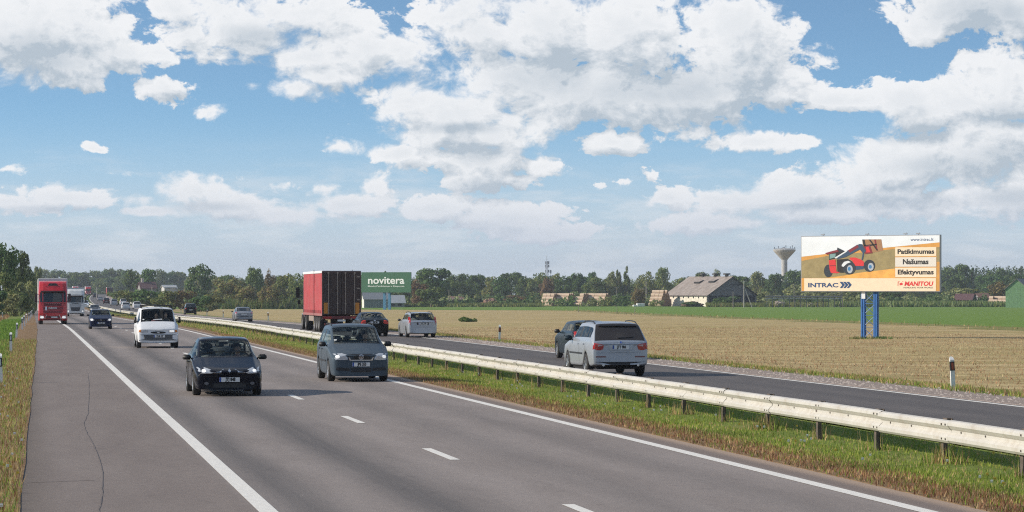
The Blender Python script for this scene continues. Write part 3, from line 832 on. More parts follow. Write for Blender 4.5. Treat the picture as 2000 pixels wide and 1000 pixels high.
# ------------------------------------------------------------------ grass and stubble blades
def blades(name, pts, hgt, wid, mats, seed, lean=.35):
    """upright tapered blades as one mesh; pts is an (n,3) array"""
    r = np.random.default_rng(seed); n = len(pts)
    h = hgt * r.uniform(.5, 1.25, n); w = wid * r.uniform(.6, 1.3, n); a = r.uniform(0, 2 * np.pi, n); t = r.uniform(0, 2 * np.pi, n); l = h * r.uniform(0, lean * 2, n)
    dx, dy = np.cos(a) * w / 2, np.sin(a) * w / 2
    v = np.empty((n, 3, 3))
    v[:, 0] = pts + np.stack([-dx, -dy, np.full(n, -.01)], 1); v[:, 1] = pts + np.stack([dx, dy, np.full(n, -.01)], 1)
    v[:, 2] = pts + np.stack([np.cos(t) * l, np.sin(t) * l, h], 1)
    me = bpy.data.meshes.new(name); me.vertices.add(n * 3); me.vertices.foreach_set('co', v.reshape(-1))
    me.loops.add(n * 3); me.loops.foreach_set('vertex_index', np.arange(n * 3, dtype=np.int32))
    me.polygons.add(n); me.polygons.foreach_set('loop_start', np.arange(0, n * 3, 3, dtype=np.int32))
    me.polygons.foreach_set('material_index', r.integers(0, len(mats), n).astype(np.int32))
    me.update(calc_edges=True)
    o = mesh_obj(name, me, mats); return tag(o, kind='stuff')

def leaf_mat(name, col, var=.25, trans=.35):
    if name in MATS: return MATS[name]
    m = bpy.data.materials.new(name); m.use_nodes = True; T = NT(m.node_tree); MATS[name] = m
    b = m.node_tree.nodes['Principled BSDF']; b.inputs['Roughness'].default_value = .7; b.inputs['Specular IOR Level'].default_value = .2
    oi = T.new('ShaderNodeObjectInfo'); P = T.new('ShaderNodeNewGeometry').outputs['Position']
    n = T.noise(P, .5, 4, .6); n2 = T.noise(P, 4.0, 2, .6)
    lo = tuple(c * (1 - var) for c in col); hi = (col[0] * (1 + var * 1.3), col[1] * (1 + var), col[2] * (1 + var * .6))
    c = T.mix(T.ramp(n, .3, .7), lo, hi)
    hsv = T.new('ShaderNodeHueSaturation'); T.put(hsv.inputs['Color'], c)
    T.put(hsv.inputs['Hue'], T.math('MULTIPLY_ADD', oi.outputs['Random'], .05, .475)); T.put(hsv.inputs['Value'], T.math('MULTIPLY_ADD', n2, .6, .7))
    T.put(b.inputs['Base Color'], hsv.outputs[0])
    if trans:
        tr = T.new('ShaderNodeBsdfTranslucent'); T.put(tr.inputs[0], hsv.outputs[0])
        mx = T.new('ShaderNodeMixShader'); mx.inputs[0].default_value = trans
        T.put(mx.inputs[1], b.outputs[0]); T.put(mx.inputs[2], tr.outputs[0])
        T.put(m.node_tree.nodes['Material Output'].inputs[0], mx.outputs[0])
    return m

def scatter(n, x0, x1, y0, y1, seed, power=1.0, keep=None):
    """n ground points between the cross positions, denser near the camera"""
    r = np.random.default_rng(seed)
    y = y0 + (y1 - y0) * r.random(n) ** power
    x = x0 + (x1 - x0) * r.random(n)
    if keep is not None:
        k = keep(x, y, r); x, y = x[k], y[k]
    return np.stack([x, y, ground_z(x, y)], 1)

def clumpy(scale, seed):
    r = np.random.default_rng(seed); fx = r.uniform(.5, 1.5, 6) * scale; fy = r.uniform(.5, 1.5, 6) * scale; ph = r.uniform(0, 6.28, 6)
    def f(x, y): return sum(np.sin(x * a + y * b + c) for a, b, c in zip(fx * np.sign(r.random(6) - .0), fy * np.array([1, -1, 1, -1, 1, -1]), ph)) / 6
    return f

def build_grass():
    g1 = leaf_mat('grass_fresh', (.17, .27, .040)); g2 = leaf_mat('grass_light', (.26, .35, .07)); g3 = leaf_mat('grass_dark', (.10, .15, .025))
    d1 = leaf_mat('grass_dry', (.38, .25, .125)); d2 = leaf_mat('grass_brown', (.24, .145, .075)); d3 = leaf_mat('grass_straw', (.55, .42, .22)); rd = leaf_mat('grass_rust', (.24, .12, .06))
    cl = clumpy(1.7, 3)
    # median: fresh green towards the rail, brown along the asphalt
    P = scatter(60000, 12.0, 15.55, 28, 150, 1, 1.7, lambda x, y, r: (x > 12.35 + .35 * cl(x, y) + r.normal(0, .18, len(x))) & ((np.abs(x - 14.3) > .35) | (r.random(len(x)) < .35)))
    blades('median_grass', P, .062, .020, [g1, g2, g2, g2, g1, d3], 2)
    P = scatter(16000, 12.2, 15.2, 30, 110, 31, 1.5, lambda x, y, r: cl(x * 1.3, y) > .18)
    blades('median_grass', P, .10, .022, [g1, g2, g2, g1], 32)
    P = scatter(32000, 11.28, 12.7, 28, 170, 4, 1.6, lambda x, y, r: (x - 11.28) > np.abs(r.normal(0, .16, len(x))))
    blades('dry_grass', P, .075, .018, [d1, d2, rd, d2, d3, g1], 5)
    P = scatter(16000, 12.2, 15.5, 150, 420, 6, 1.4)
    blades('median_grass', P, .18, .06, [g1, g2, d1, d3], 7)
    # weeds round the posts
    r = np.random.default_rng(8); pts = []
    y_ref = plan(1852, 42.66)[1]
    for k in range(-5, 40):
        y = y_ref + k * 3.46
        for q in range(int(r.integers(6, 40))): pts.append((14.4 + r.normal(0, .12), y + r.normal(0, .14)))
    for (yy, nn) in ((y_ref + 3.46 * 3, 160), (y_ref - .2, 80), (y_ref + 3.46 * 5, 60)):
        for q in range(nn): pts.append((14.35 + r.normal(0, .14), yy + r.normal(0, .18)))
    pts = np.array(pts); P = np.stack([pts[:, 0], pts[:, 1], ground_z(pts[:, 0], pts[:, 1])], 1)
    blades('post_weeds', P, .30, .020, [d1, g3, g2, d3], 9, .25)
    # left verge
    P = scatter(36000, -2.2, .5, 28, 150, 10, 1.6, lambda x, y, r: margin(y) - x > np.abs(r.normal(0, .07, len(x))))
    blades('verge_grass', P, .13, .020, [d1, d2, g2, d3, rd, g2], 11)
    P = scatter(22000, -5.0, -.9, 60, 320, 12, 1.3)
    blades('verge_grass', P, .17, .045, [g1, g2, g1, g3], 13)
    P = scatter(9000, -9, -2.6, 120, 420, 14, 1.2, lambda x, y, r: x < -np.interp(y, [120, 300, 600], [4.0, 3.2, 2.6]))
    blades('heath_grass', P, .5, .10, [d1, d2, rd, d3], 15)
    # field side
    cl2 = clumpy(.8, 9)
    P = scatter(30000, 23.9, 27.4, 48, 200, 16, 1.4, lambda x, y, r: (x > 24.1 + r.normal(0, .25, len(x)) + .3 * cl2(x, y)) & (x < 26.3 + .7 * cl2(x, y) + r.normal(0, .4, len(x))))
    blades('field_edge_grass', P, .13, .030, [g1, g2, d3, d1], 17)
    P = scatter(95000, 26.2, 75, 50, 260, 18, 1.25, lambda x, y, r: (crop_line(x, y) < -8) & (np.sin((x * FWD.x + y * FWD.y + .5 * np.sin(x * .13)) * 2 * np.pi / 3.1) + r.normal(0, .55, len(x)) > 0))
    blades('stubble', P, .10, .032, [d3, d1, d1, d2, mat('straw_pale', (.52, .41, .22), .8)], 19, .7)
    # rough strip between stubble and crop
    r = np.random.default_rng(20); n = 12000; x = r.uniform(28, 150, n); y = r.uniform(90, 640, n); c = crop_line(x, y)
    k = (c > -8 + r.normal(0, 2.0, n)) & (c < 0.5 + r.normal(0, 1, n)); x, y = x[k], y[k]
    blades('rough_grass', np.stack([x, y, ground_z(x, y)], 1), .36, .10, [d3, d1, leaf_mat('grass_olive', (.24, .22, .08)), g2, d3], 21)
    # flowers in the verge and median
    r = np.random.default_rng(22); m = MB()
    wf = mat('flower_white', (.75, .75, .68), .6); yf = mat('flower_yellow', (.62, .48, .08), .6)
    for (x0, x1, n, mi) in ((12.6, 14.2, 40, 0), (-1.4, -.05, 50, 0), (12.6, 16, 50, 1), (-1.4, -.1, 30, 1)):
        for i in range(n):
            x = r.uniform(x0, x1); y = 30 + 60 * r.random() ** 1.5; z = gz(x, y) + r.uniform(.08, .2); s = .02
            m.add([(x - s, y, z), (x, y - s, z + .006), (x + s, y, z), (x, y + s, z + .006)], [(0, 1, 2, 3)], mi); m.add([(x - s, y, z - s), (x + s, y, z - s), (x + s, y, z + s), (x - s, y, z + s)], [(0, 1, 2, 3)], mi)
    tag(m.build('wildflowers', [wf, yf]), kind='stuff')
    # stones along the shoulder of the far carriageway
    r = np.random.default_rng(23); m = MB()
    for i in range(2600):
        x = 22.7 + abs(r.normal(0, .9)); y = 48 + 110 * r.random() ** 1.4; z = gz(x, y); s = r.uniform(.015, .045)
        m.add([(x - s, y, z), (x + s, y - s, z), (x + s * .6, y + s, z), (x, y, z + s)], [(0, 1, 3), (1, 2, 3), (2, 0, 3)], int(r.integers(0, 2)))
    tag(m.build('shoulder_stones', [mat('stone_pale', (.46, .40, .36), .9), mat('stone_grey', (.26, .22, .20), .9)]), kind='stuff')

build_guardrail()
build_delineators()
build_billboards()
build_grass()

# ------------------------------------------------------------------ trees
def leaf_cloud(r, clumps, n_leaf, size, upward=.25):
    """leaf-sized quads spread through the shells of many clumps; returns vertices as (n,4,3)"""
    C = np.array([c[:3] for c in clumps]); S = np.array([c[3:6] for c in clumps])
    vol = (S.prod(1)) ** (2 / 3); pr = vol / vol.sum()
    k = r.choice(len(C), n_leaf, p=pr)
    d = r.normal(size=(n_leaf, 3)); d /= np.linalg.norm(d, axis=1)[:, None]
    rad = r.uniform(.62, 1.06, n_leaf) ** .8
    p = C[k] + d * S[k] * rad[:, None]
    nrm = d + r.normal(scale=.55, size=(n_leaf, 3)) + np.array([0, 0, upward]); nrm /= np.linalg.norm(nrm, axis=1)[:, None]
    a = np.cross(nrm, r.normal(size=(n_leaf, 3))); a /= np.linalg.norm(a, axis=1)[:, None]
    b = np.cross(nrm, a)
    s = size * r.uniform(.5, 1.35, n_leaf)[:, None]
    return np.stack([p - a * s, p - b * s * .7, p + a * s, p + b * s * .7], 1)

def quads_mesh(name, Q, mi=None):
    n = len(Q); me = bpy.data.meshes.new(name); me.vertices.add(n * 4); me.vertices.foreach_set('co', np.ascontiguousarray(Q).reshape(-1))
    me.loops.add(n * 4); me.loops.foreach_set('vertex_index', np.arange(n * 4, dtype=np.int32))
    me.polygons.add(n); me.polygons.foreach_set('loop_start', np.arange(0, n * 4, 4, dtype=np.int32))
    if mi is not None: me.polygons.foreach_set('material_index', mi.astype(np.int32))
    me.update(calc_edges=True); return me

def crown_clumps(r, shape, n):
    """clumps in a unit crown (height 0..1, width about 1)"""
    out = []
    for i in range(n):
        t = r.random(); ang = r.uniform(0, 2 * np.pi)
        if shape == 'round': z = .12 + .80 * t; w = .46 * math.sqrt(max(.02, 1 - ((z - .52) / .50) ** 2))
        elif shape == 'oak': z = .10 + .84 * t; w = .48 * math.sqrt(max(.03, 1 - ((z - .46) / .56) ** 2)) * r.uniform(.8, 1.1)
        elif shape == 'poplar': z = .08 + .88 * t; w = .40 * (1 - abs(z - .45) / .62) ** .7
        elif shape == 'birch': z = .16 + .79 * t; w = .38 * math.sqrt(max(.03, 1 - ((z - .55) / .48) ** 2))
        elif shape == 'spruce': z = .08 + .90 * t ** 1.3; w = .36 * (1 - z) + .03
        elif shape == 'bush': z = .12 + .66 * t; w = .47 * math.sqrt(max(.05, 1 - ((z - .35) / .55) ** 2))
        elif shape == 'willow': z = .12 + .72 * t; w = .50 * math.sqrt(max(.05, 1 - ((z - .38) / .55) ** 2))
        q = w * r.uniform(.45, 1.0); s = r.uniform(.12, .21) * (.7 if shape in ('poplar', 'spruce') else 1.0)
        if shape == 'spruce': s = .05 + .10 * (1 - z)
        out.append((q * math.cos(ang), q * math.sin(ang), z, s, s, s * r.uniform(.6, .85)))
    return out

BARK = None
def tree_proto(shape, seed, leaf_mats, n_leaf, trunk=True):
    """unit tree: height 1, crown about 1 wide (scaled when placed); the trunk and limbs are one part, the crown the other"""
    global BARK
    if BARK is None: BARK = mat('bark', (.13, .10, .08), .9, var=.4, vscale=8)
    r = np.random.default_rng(seed)
    cl = crown_clumps(r, shape, {'poplar': 26, 'spruce': 30, 'bush': 16}.get(shape, 28))
    Q = leaf_cloud(r, cl, n_leaf, .036 if shape != 'bush' else .046)
    if shape == 'bush': Q[:, :, 2] = np.maximum(Q[:, :, 2], .0)
    mi = r.integers(0, len(leaf_mats), n_leaf)
    me = quads_mesh('crown', Q, mi)
    for m in leaf_mats: me.materials.append(m)
    t = MB(); h = .5 if shape not in ('poplar', 'spruce') else .8
    if shape == 'bush': h = .25
    t.tube((0, 0, -.05), (.005, .0, .18), .030, .022, 7, caps=False); t.tube((.005, 0, .18), (-.004, .006, h), .022, .012, 7)
    for i in range(7 if shape != 'bush' else 4):
        c = cl[int(r.integers(0, len(cl)))]; z0 = r.uniform(.14, h * .9)
        if c[2] < z0: z0 = max(.05, c[2] - .08)
        t.tube((0, 0, z0), (c[0] * .9, c[1] * .9, c[2]), .011, .004, 5)
    tm = t.mesh('trunk'); tm.materials.append(BARK)
    return me, tm

TREES = {}
def build_vegetation():
    dk = leaf_mat('leaf_dark', (0.085, 0.140, 0.047), .3); gr = leaf_mat('leaf_green', (0.121, 0.191, 0.055), .3); ol = leaf_mat('leaf_olive', (0.213, 0.235, 0.083), .3)
    au = leaf_mat('leaf_autumn', (0.224, 0.172, 0.078), .3); rs = leaf_mat('leaf_rust', (0.190, 0.127, 0.072), .3); pl = leaf_mat('leaf_pale', (0.297, 0.337, 0.159), .25); cn = leaf_mat('leaf_conifer', (0.059, 0.109, 0.051), .25)
    K = {'round': ('round', [gr, dk, gr]), 'dark': ('oak', [dk, dk, gr]), 'olive': ('round', [ol, gr, ol]), 'willow': ('willow', [au, ol, ol]), 'rust': ('bush', [rs, au, ol]),
         'poplar': ('poplar', [gr, ol, gr]), 'birch': ('birch', [ol, gr, pl]), 'spruce': ('spruce', [cn, dk]), 'bush': ('bush', [ol, gr, ol]), 'darkbush': ('bush', [dk, gr]),
         'pale': ('bush', [pl, ol, pl]), 'autumn': ('birch', [rs, au, au])}
    for i, (k, (shape, ms)) in enumerate(K.items()):
        TREES[k] = [tree_proto(shape, 100 + i * 7 + j, ms, 2600 if shape != 'bush' else 1700) for j in range(2)]
    NAME = {'spruce': 'spruce_tree', 'poplar': 'poplar_tree', 'birch': 'birch_tree', 'rust': 'bush', 'bush': 'bush', 'darkbush': 'bush', 'pale': 'bush'}
    cnt = [0]
    def tree(u, vt, wpx, kind, D, label=None, group=None, base=None, sink=.3):
        x, y = plan(u, D); z = gz(x, y) - sink
        h = CZ + (HOR - vt) / FPX * D - z
        w = wpx / FPX * D
        h = max(h, 1.0); me, tm = TREES[kind][cnt[0] % 2]; cnt[0] += 1
        nm = NAME.get(kind, 'tree')
        o = empty(nm, (x, y, z), rng.uniform(0, 6.28), label, 'bush' if nm == 'bush' else 'tree', group)
        o.scale = (w, w, h)
        for n, m in (('trunk', tm), ('crown', me)):
            c = bpy.data.objects.new(n, m); COL.objects.link(c); c.parent = o
        return o
    # single trees and bushes that can be told apart: (column, top row, width, kind, distance, label)
    T = [(8, 481, 74, 'dark', 430, 'tallest dark tree at the left edge, above the heath slope'), (30, 490, 58, 'round', 455, 'tall green tree second from the left edge, beside the tallest tree'),
     (-22, 500, 80, 'dark', 420, 'dark tree cut by the left edge of the picture'),
     (46, 520, 40, 'dark', 500, 'lower dark tree on the right shoulder of the left clump'), (74, 518, 19, 'birch', 700, 'slim single tree just above the red lorry, right of the left clump'), (62, 532, 26, 'dark', 640, 'small dark tree between the left clump and the slim tree'),
     (4, 536, 60, 'olive', 400, 'olive green tree low in front of the left clump'), (26, 541, 44, 'pale', 415, 'pale grey green bush below the left clump'), (52, 541, 42, 'pale', 440, 'pale bush at the foot of the left clump beside the red lorry'),
     (14, 566, 46, 'pale', 385, 'low pale willow bush on the heath edge at far left'), (40, 566, 50, 'darkbush', 410, 'dark bush between the pale bushes on the left'), (66, 560, 30, 'bush', 500, 'olive bush behind the left shoulder of the red lorry'), (31, 572, 30, 'pale', 390, 'feathery pale bush lowest on the left slope'),
     (-10, 560, 50, 'darkbush', 380, 'dark low bush cut by the left edge'),
     (258, 528, 38, 'dark', 1050, 'rounded dark tree above the far guardrail left of the red roofed house'), (290, 526, 46, 'dark', 1040, 'dark rounded tree right above the red roofed house'),
     (388, 519, 60, 'dark', 900, 'large dark spreading tree left of the silver saloon'), (448, 537, 74, 'willow', 780, 'broad brownish dome shaped tree above the silver saloon'), (497, 526, 42, 'round', 860, 'green tree behind the brown dome tree'), (529, 529, 26, 'autumn', 880, 'purple brown tree right of the green tree'),
     (556, 538, 56, 'olive', 760, 'olive tree left of the red trailer'), (585, 535, 44, 'olive', 740, 'yellow olive tree touching the left side of the red trailer'), (610, 540, 40, 'olive', 770, 'olive tree behind the red trailer'),
     (480, 552, 50, 'willow', 740, 'low brown tree between the dome tree and the olive trees'), (525, 552, 46, 'willow', 735, 'low olive brown tree above the green maize strip'),
     (252, 562, 56, 'bush', 700, 'olive bush beside the end of the far guardrail'), (225, 566, 40, 'bush', 860, 'small olive bush behind the far guardrail'), (286, 560, 60, 'darkbush', 660, 'dark green bush above the roof of the white van'), (328, 562, 56, 'bush', 640, 'olive bush above the right half of the white van'),
     (362, 561, 44, 'rust', 640, 'reddish bush right of the white van'), (392, 573, 46, 'darkbush', 600, 'dark bush behind the distant dark estate car'), (310, 566, 34, 'darkbush', 700, 'small dark tree in front of the red roofed house'), (415, 570, 50, 'bush', 640, 'olive bush under the large dark tree'),
     (728, 531, 40, 'spruce', 1050, 'conifer top rising behind the green billboard on its left'), (752, 529, 40, 'spruce', 1060, 'conifer top rising behind the middle of the green billboard'), (782, 531, 44, 'spruce', 1040, 'conifer top rising behind the right end of the green billboard'),
     (800, 545, 60, 'dark', 900, 'dark tree right under the green billboard'), (848, 524, 84, 'round', 960, 'large rounded green tree right of the green billboard'), (842, 555, 60, 'darkbush', 850, 'dark bushy tree in front of the large rounded tree'), (820, 548, 46, 'autumn', 870, 'brown tinged tree before the large rounded tree'),
     (1208, 521, 19, 'poplar', 1120, 'left one of the twin poplars above the bale stacks'), (1224, 521, 21, 'poplar', 1125, 'right one of the twin poplars above the bale stacks'), (1295, 520, 34, 'birch', 1080, 'feathery tall tree left of the barn roof'), (1262, 531, 40, 'olive', 1090, 'wide crowned pale tree right of the poplars'),
     (1246, 562, 34, 'autumn', 900, 'rusty brown tree left of the bale stack by the barn'), (1127, 533, 26, 'round', 1130, 'upright green tree above the second bale stack'), (1157, 534, 26, 'round', 1120, 'upright green tree above the wide bale stack'), (1194, 532, 28, 'birch', 1110, 'pale tree just left of the twin poplars'),
     (1068, 541, 36, 'autumn', 1090, 'brownish tree at the foot of the lattice mast'), (1075, 568, 32, 'pale', 960, 'pale bush behind the first bale stack'), (1125, 566, 60, 'pale', 970, 'wide pale bush behind the middle bale stacks'), (1400, 528, 26, 'birch', 1120, 'tree top showing just above the barn ridge'),
     (1372, 534, 44, 'round', 1110, 'green tree behind the left part of the barn ridge'),
     (1440, 539, 66, 'dark', 1150, 'dark tree right behind the barn gable'), (1482, 533, 40, 'olive', 1190, 'olive tree between barn gable and water tower'), (1512, 535, 46, 'dark', 1180, 'dark tree just left of the water tower stem'), (1556, 531, 50, 'round', 1230, 'tree between the water tower and the large billboard'),
     (1562, 548, 70, 'pale', 960, 'olive mound of bushes at the left foot of the large billboard'), (1610, 560, 80, 'pale', 950, 'olive bushes under the left half of the large billboard'), (1660, 562, 50, 'bush', 955, 'bush behind the white notice on the billboard leg'), (1735, 562, 60, 'darkbush', 960, 'dark bushes under the right half of the large billboard'),
     (1870, 557, 66, 'pale', 930, 'pale bush right of the large billboard'), (1905, 560, 50, 'bush', 925, 'bush beside the dark roofed shed on the right'), (1955, 551, 56, 'autumn', 930, 'brown tree behind the bales left of the green shed'), (1975, 546, 40, 'bush', 940, 'green tree behind the roof of the green shed'),
     (1470, 572, 40, 'bush', 900, 'bush at the right end of the barn'), (1500, 566, 50, 'pale', 930, 'pale bush between barn and water tower'), (1420, 576, 60, 'darkbush', 860, 'dark weeds growing against the barn gable'), (1350, 588, 40, 'darkbush', 858, 'dark heap of weeds before the white barn wall'),
     (945, 577, 50, 'bush', 960, 'rounded bush behind the reddish earth mound'), (1010, 574, 50, 'rust', 970, 'reddish bush between earth mound and first bale stack'), (905, 578, 40, 'darkbush', 940, 'dark bush left of the earth mound'), (1040, 580, 40, 'bush', 950, 'bush just left of the first bale stack'), (880, 585, 46, 'darkbush', 900, 'low dark hedge right of the small pale house'),
     (975, 586, 70, 'bush', 900, 'low hedge under the reddish earth mound'), (1215, 574, 60, 'darkbush', 960, 'dark bush between the wide bale stack and the rusty tree'), (1190, 580, 40, 'bush', 950, 'bush behind the end of the wide bale stack')]
    for t in T: tree(*t[:5], t[5])
    # tree belts: single trees standing in rows, alike from here
    r = random.Random(5)
    ADJ = {'round': 'round green leafy', 'dark': 'spreading dark green leafy', 'birch': 'slender pale green leafy', 'olive': 'rounded olive green leafy', 'spruce': 'pointed dark conifer', 'autumn': 'rusty brown leafy'}
    def belt(us, vt, D, kinds, label, group, w=(26, 46), dv=7):
        w = (w[0] * 1.35, w[1] * 1.5)
        u = us[0]
        while u < us[1]:
            k = r.choice(kinds); ww = r.uniform(*w)
            v = np.interp(u, [us[0], (us[0] + us[1]) / 2, us[1]], vt) if len(vt) == 3 else vt[0]
            tree(u, v + r.uniform(-dv, dv), ww * (.6 if k == 'spruce' else 1), k, D * r.uniform(.96, 1.05), ADJ[k] + ' ' + label, group); u += ww * r.uniform(.34, .52)
    belt((890, 1200), (538, 535, 545), 1150, ['round', 'dark', 'birch', 'olive', 'round'], 'tree in the belt between green billboard and poplars', 'tree belt behind the stubble field')
    belt((1180, 1400), (552, 548, 552), 1140, ['round', 'dark', 'olive', 'birch'], 'tree in the belt behind bale stacks and barn', 'tree belt behind the barn')
    belt((1420, 1580), (545, 545, 545), 1250, ['dark', 'round', 'olive'], 'tree in the row behind the water tower', 'tree row behind the water tower')
    belt((1545, 2040), (528, 520, 522), 1350, ['spruce', 'spruce', 'dark', 'round'], 'tree of the wooded hill behind the large billboard', 'wood on the right behind the large billboard', (24, 44), 6)
    belt((1590, 2040), (548, 545, 540), 1250, ['dark', 'dark', 'spruce', 'round'], 'tree low at the front of the wooded hill on the right', 'front of the wood on the right', (28, 48), 6)
    belt((80, 420), (530, 530, 536), 1750, ['dark', 'round', 'birch', 'round', 'olive'], 'tree of the distant wood behind the lorries and far cars', 'distant wood beyond the road', (22, 36), 5)
    belt((85, 240), (546, 548, 545), 1650, ['dark', 'round', 'autumn', 'olive'], 'tree low in the distant wood behind the white lorry', 'front of the distant wood', (20, 32), 6)
    belt((400, 720), (540, 545, 540), 1250, ['dark', 'round', 'olive'], 'tree of the row behind the brown dome tree and trailer', 'tree row behind the red trailer', (24, 40), 6)
    belt((690, 900), (552, 556, 552), 1000, ['dark', 'dark', 'round'], 'tree around the foot of the green billboard', 'dark trees by the green billboard', (26, 44), 6)
    # far wood closing the horizon: reads as one mass
    rr = np.random.default_rng(77); Qs = []; MI = []
    for i in range(330):
        u = rr.uniform(-250, 2250); D = rr.uniform(1900, 2500); x, y = plan(u, D); z = gz(x, y)
        vt = rr.uniform(537, 549); h = CZ + (HOR - vt) / FPX * D - z; w = rr.uniform(9, 17)
        cl = [(x + rr.normal(0, w * .28), y + rr.normal(0, w * .28), z + h * rr.uniform(.25, .88), w * .3, w * .3, h * .14) for q in range(9)]
        Q = leaf_cloud(rr, cl, 210, .75); Qs.append(Q); MI.append(np.full(len(Q), int(rr.integers(0, 3))))
    for i in range(170):
        u = rr.uniform(1800, 2200); D = rr.uniform(1380, 1500); x, y = plan(u, D); z = gz(x, y)
        vt = rr.uniform(519, 530) + max(0, 1850 - u) * .12; h = CZ + (HOR - vt) / FPX * D - z; w = rr.uniform(5, 10)
        cl = [(x + rr.normal(0, w * .25), y + rr.normal(0, w * .25), z + h * t, w * (.42 - .26 * t), w * (.42 - .26 * t), h * .12) for t in np.linspace(.1, .93, 9)]
        Q = leaf_cloud(rr, cl, 260, .5); Qs.append(Q); MI.append(np.full(len(Q), 2 if rr.random() < .7 else 0))
    me = quads_mesh('far_wood', np.concatenate(Qs), np.concatenate(MI))
    for m in (dk, gr, cn): me.materials.append(m)
    tag(mesh_obj('far_wood', me), kind='stuff')
    # understory filling the foot of the belts
    Qs = []; MI = []
    for i in range(520):
        u = rr.uniform(240, 2040); D = rr.uniform(880, 1120)
        if 1290 < u < 1490: D = rr.uniform(960, 1120)
        x, y = plan(u, D); z = gz(x, y); h = rr.uniform(2.0, 5.0); w = rr.uniform(3, 7)
        cl = [(x + rr.normal(0, w * .4), y + rr.normal(0, w * .4), z + h * rr.uniform(.1, .7), w * .35, w * .35, h * .3) for q in range(4)]
        Q = leaf_cloud(rr, cl, 90, .5); Qs.append(Q); MI.append(np.full(len(Q), int(rr.integers(0, 5))))
    me = quads_mesh('undergrowth', np.concatenate(Qs), np.concatenate(MI))
    for m in (dk, gr, ol, dk, pl): me.materials.append(m)
    tag(mesh_obj('undergrowth', me), kind='stuff')
    # maize strip above the stubble left of the trailer, weeds along the sheds
    def strip(u0, u1, D0, D1, n, hgt, mats, seed, wid):
        r2 = np.random.default_rng(seed); p = [plan(r2.uniform(u0, u1), r2.uniform(D0, D1)) for i in range(n)]
        p = np.array(p); P = np.stack([p[:, 0], p[:, 1], ground_z(p[:, 0], p[:, 1])], 1); return P, hgt, wid, mats, seed
    mz = leaf_mat('maize_leaf', (.11, .155, .040)); mz2 = leaf_mat('maize_tassel', (.20, .19, .08))
    blades('maize_crop', *strip(395, 620, 730, 800, 9000, 2.6, [mz, mz, mz2], 41, .5))
    blades('weeds', *strip(1380, 1620, 840, 900, 9000, 1.3, [ol, mz, gr, mz2], 42, .5))
    blades('weeds', *strip(1620, 2010, 830, 905, 14000, 1.7, [ol, gr, mz, pl], 43, .6))
    blades('weeds', *strip(690, 1060, 860, 905, 9000, 1.2, [gr, ol, dk], 44, .6))
    # the one bush standing in the stubble and tufts at the billboard legs
    for (u, v, w, h, lab) in ((915, 625, 15, 11, 'low green bush standing alone in the stubble field'),):
        D = 330; x, y = plan(u, D); z = gz(x, y)
        rr = np.random.default_rng(5); k = D / FPX
        cl = [(rr.normal(0, w * k * .5), rr.normal(0, .4), h * k * rr.uniform(.15, .6), w * k * .45, .6, h * k * .35) for q in range(12)]
        Q = leaf_cloud(rr, cl, 1500, .09); me = quads_mesh('bush', Q, rr.integers(0, 2, len(Q)))
        me.materials.append(gr); me.materials.append(mz)
        o = mesh_obj('bush', me, None, None, (x, y, z)); tag(o, lab, 'bush')
    for j, (u, D, n, lab) in enumerate(((1678, 189, 90, 'tuft of green weeds left of the billboard legs'), (1722, 190, 170, 'tuft of green weeds right of the billboard legs'))):
        x, y = plan(u, D); r2 = np.random.default_rng(60 + j); pts = np.stack([x + r2.normal(0, .35, n), y + r2.normal(0, .6, n)], 1)
        P = np.stack([pts[:, 0], pts[:, 1], ground_z(pts[:, 0], pts[:, 1])], 1); o = blades('weed_tuft', P, .20, .09, [mz, gr, ol], 61 + j, .5)
        tag(o, lab, 'weeds')

# ------------------------------------------------------------------ buildings and things beyond the field
def local(root_u, D, yaw=0.0):
    x, y = plan(root_u, D); return x, y, gz(x, y)

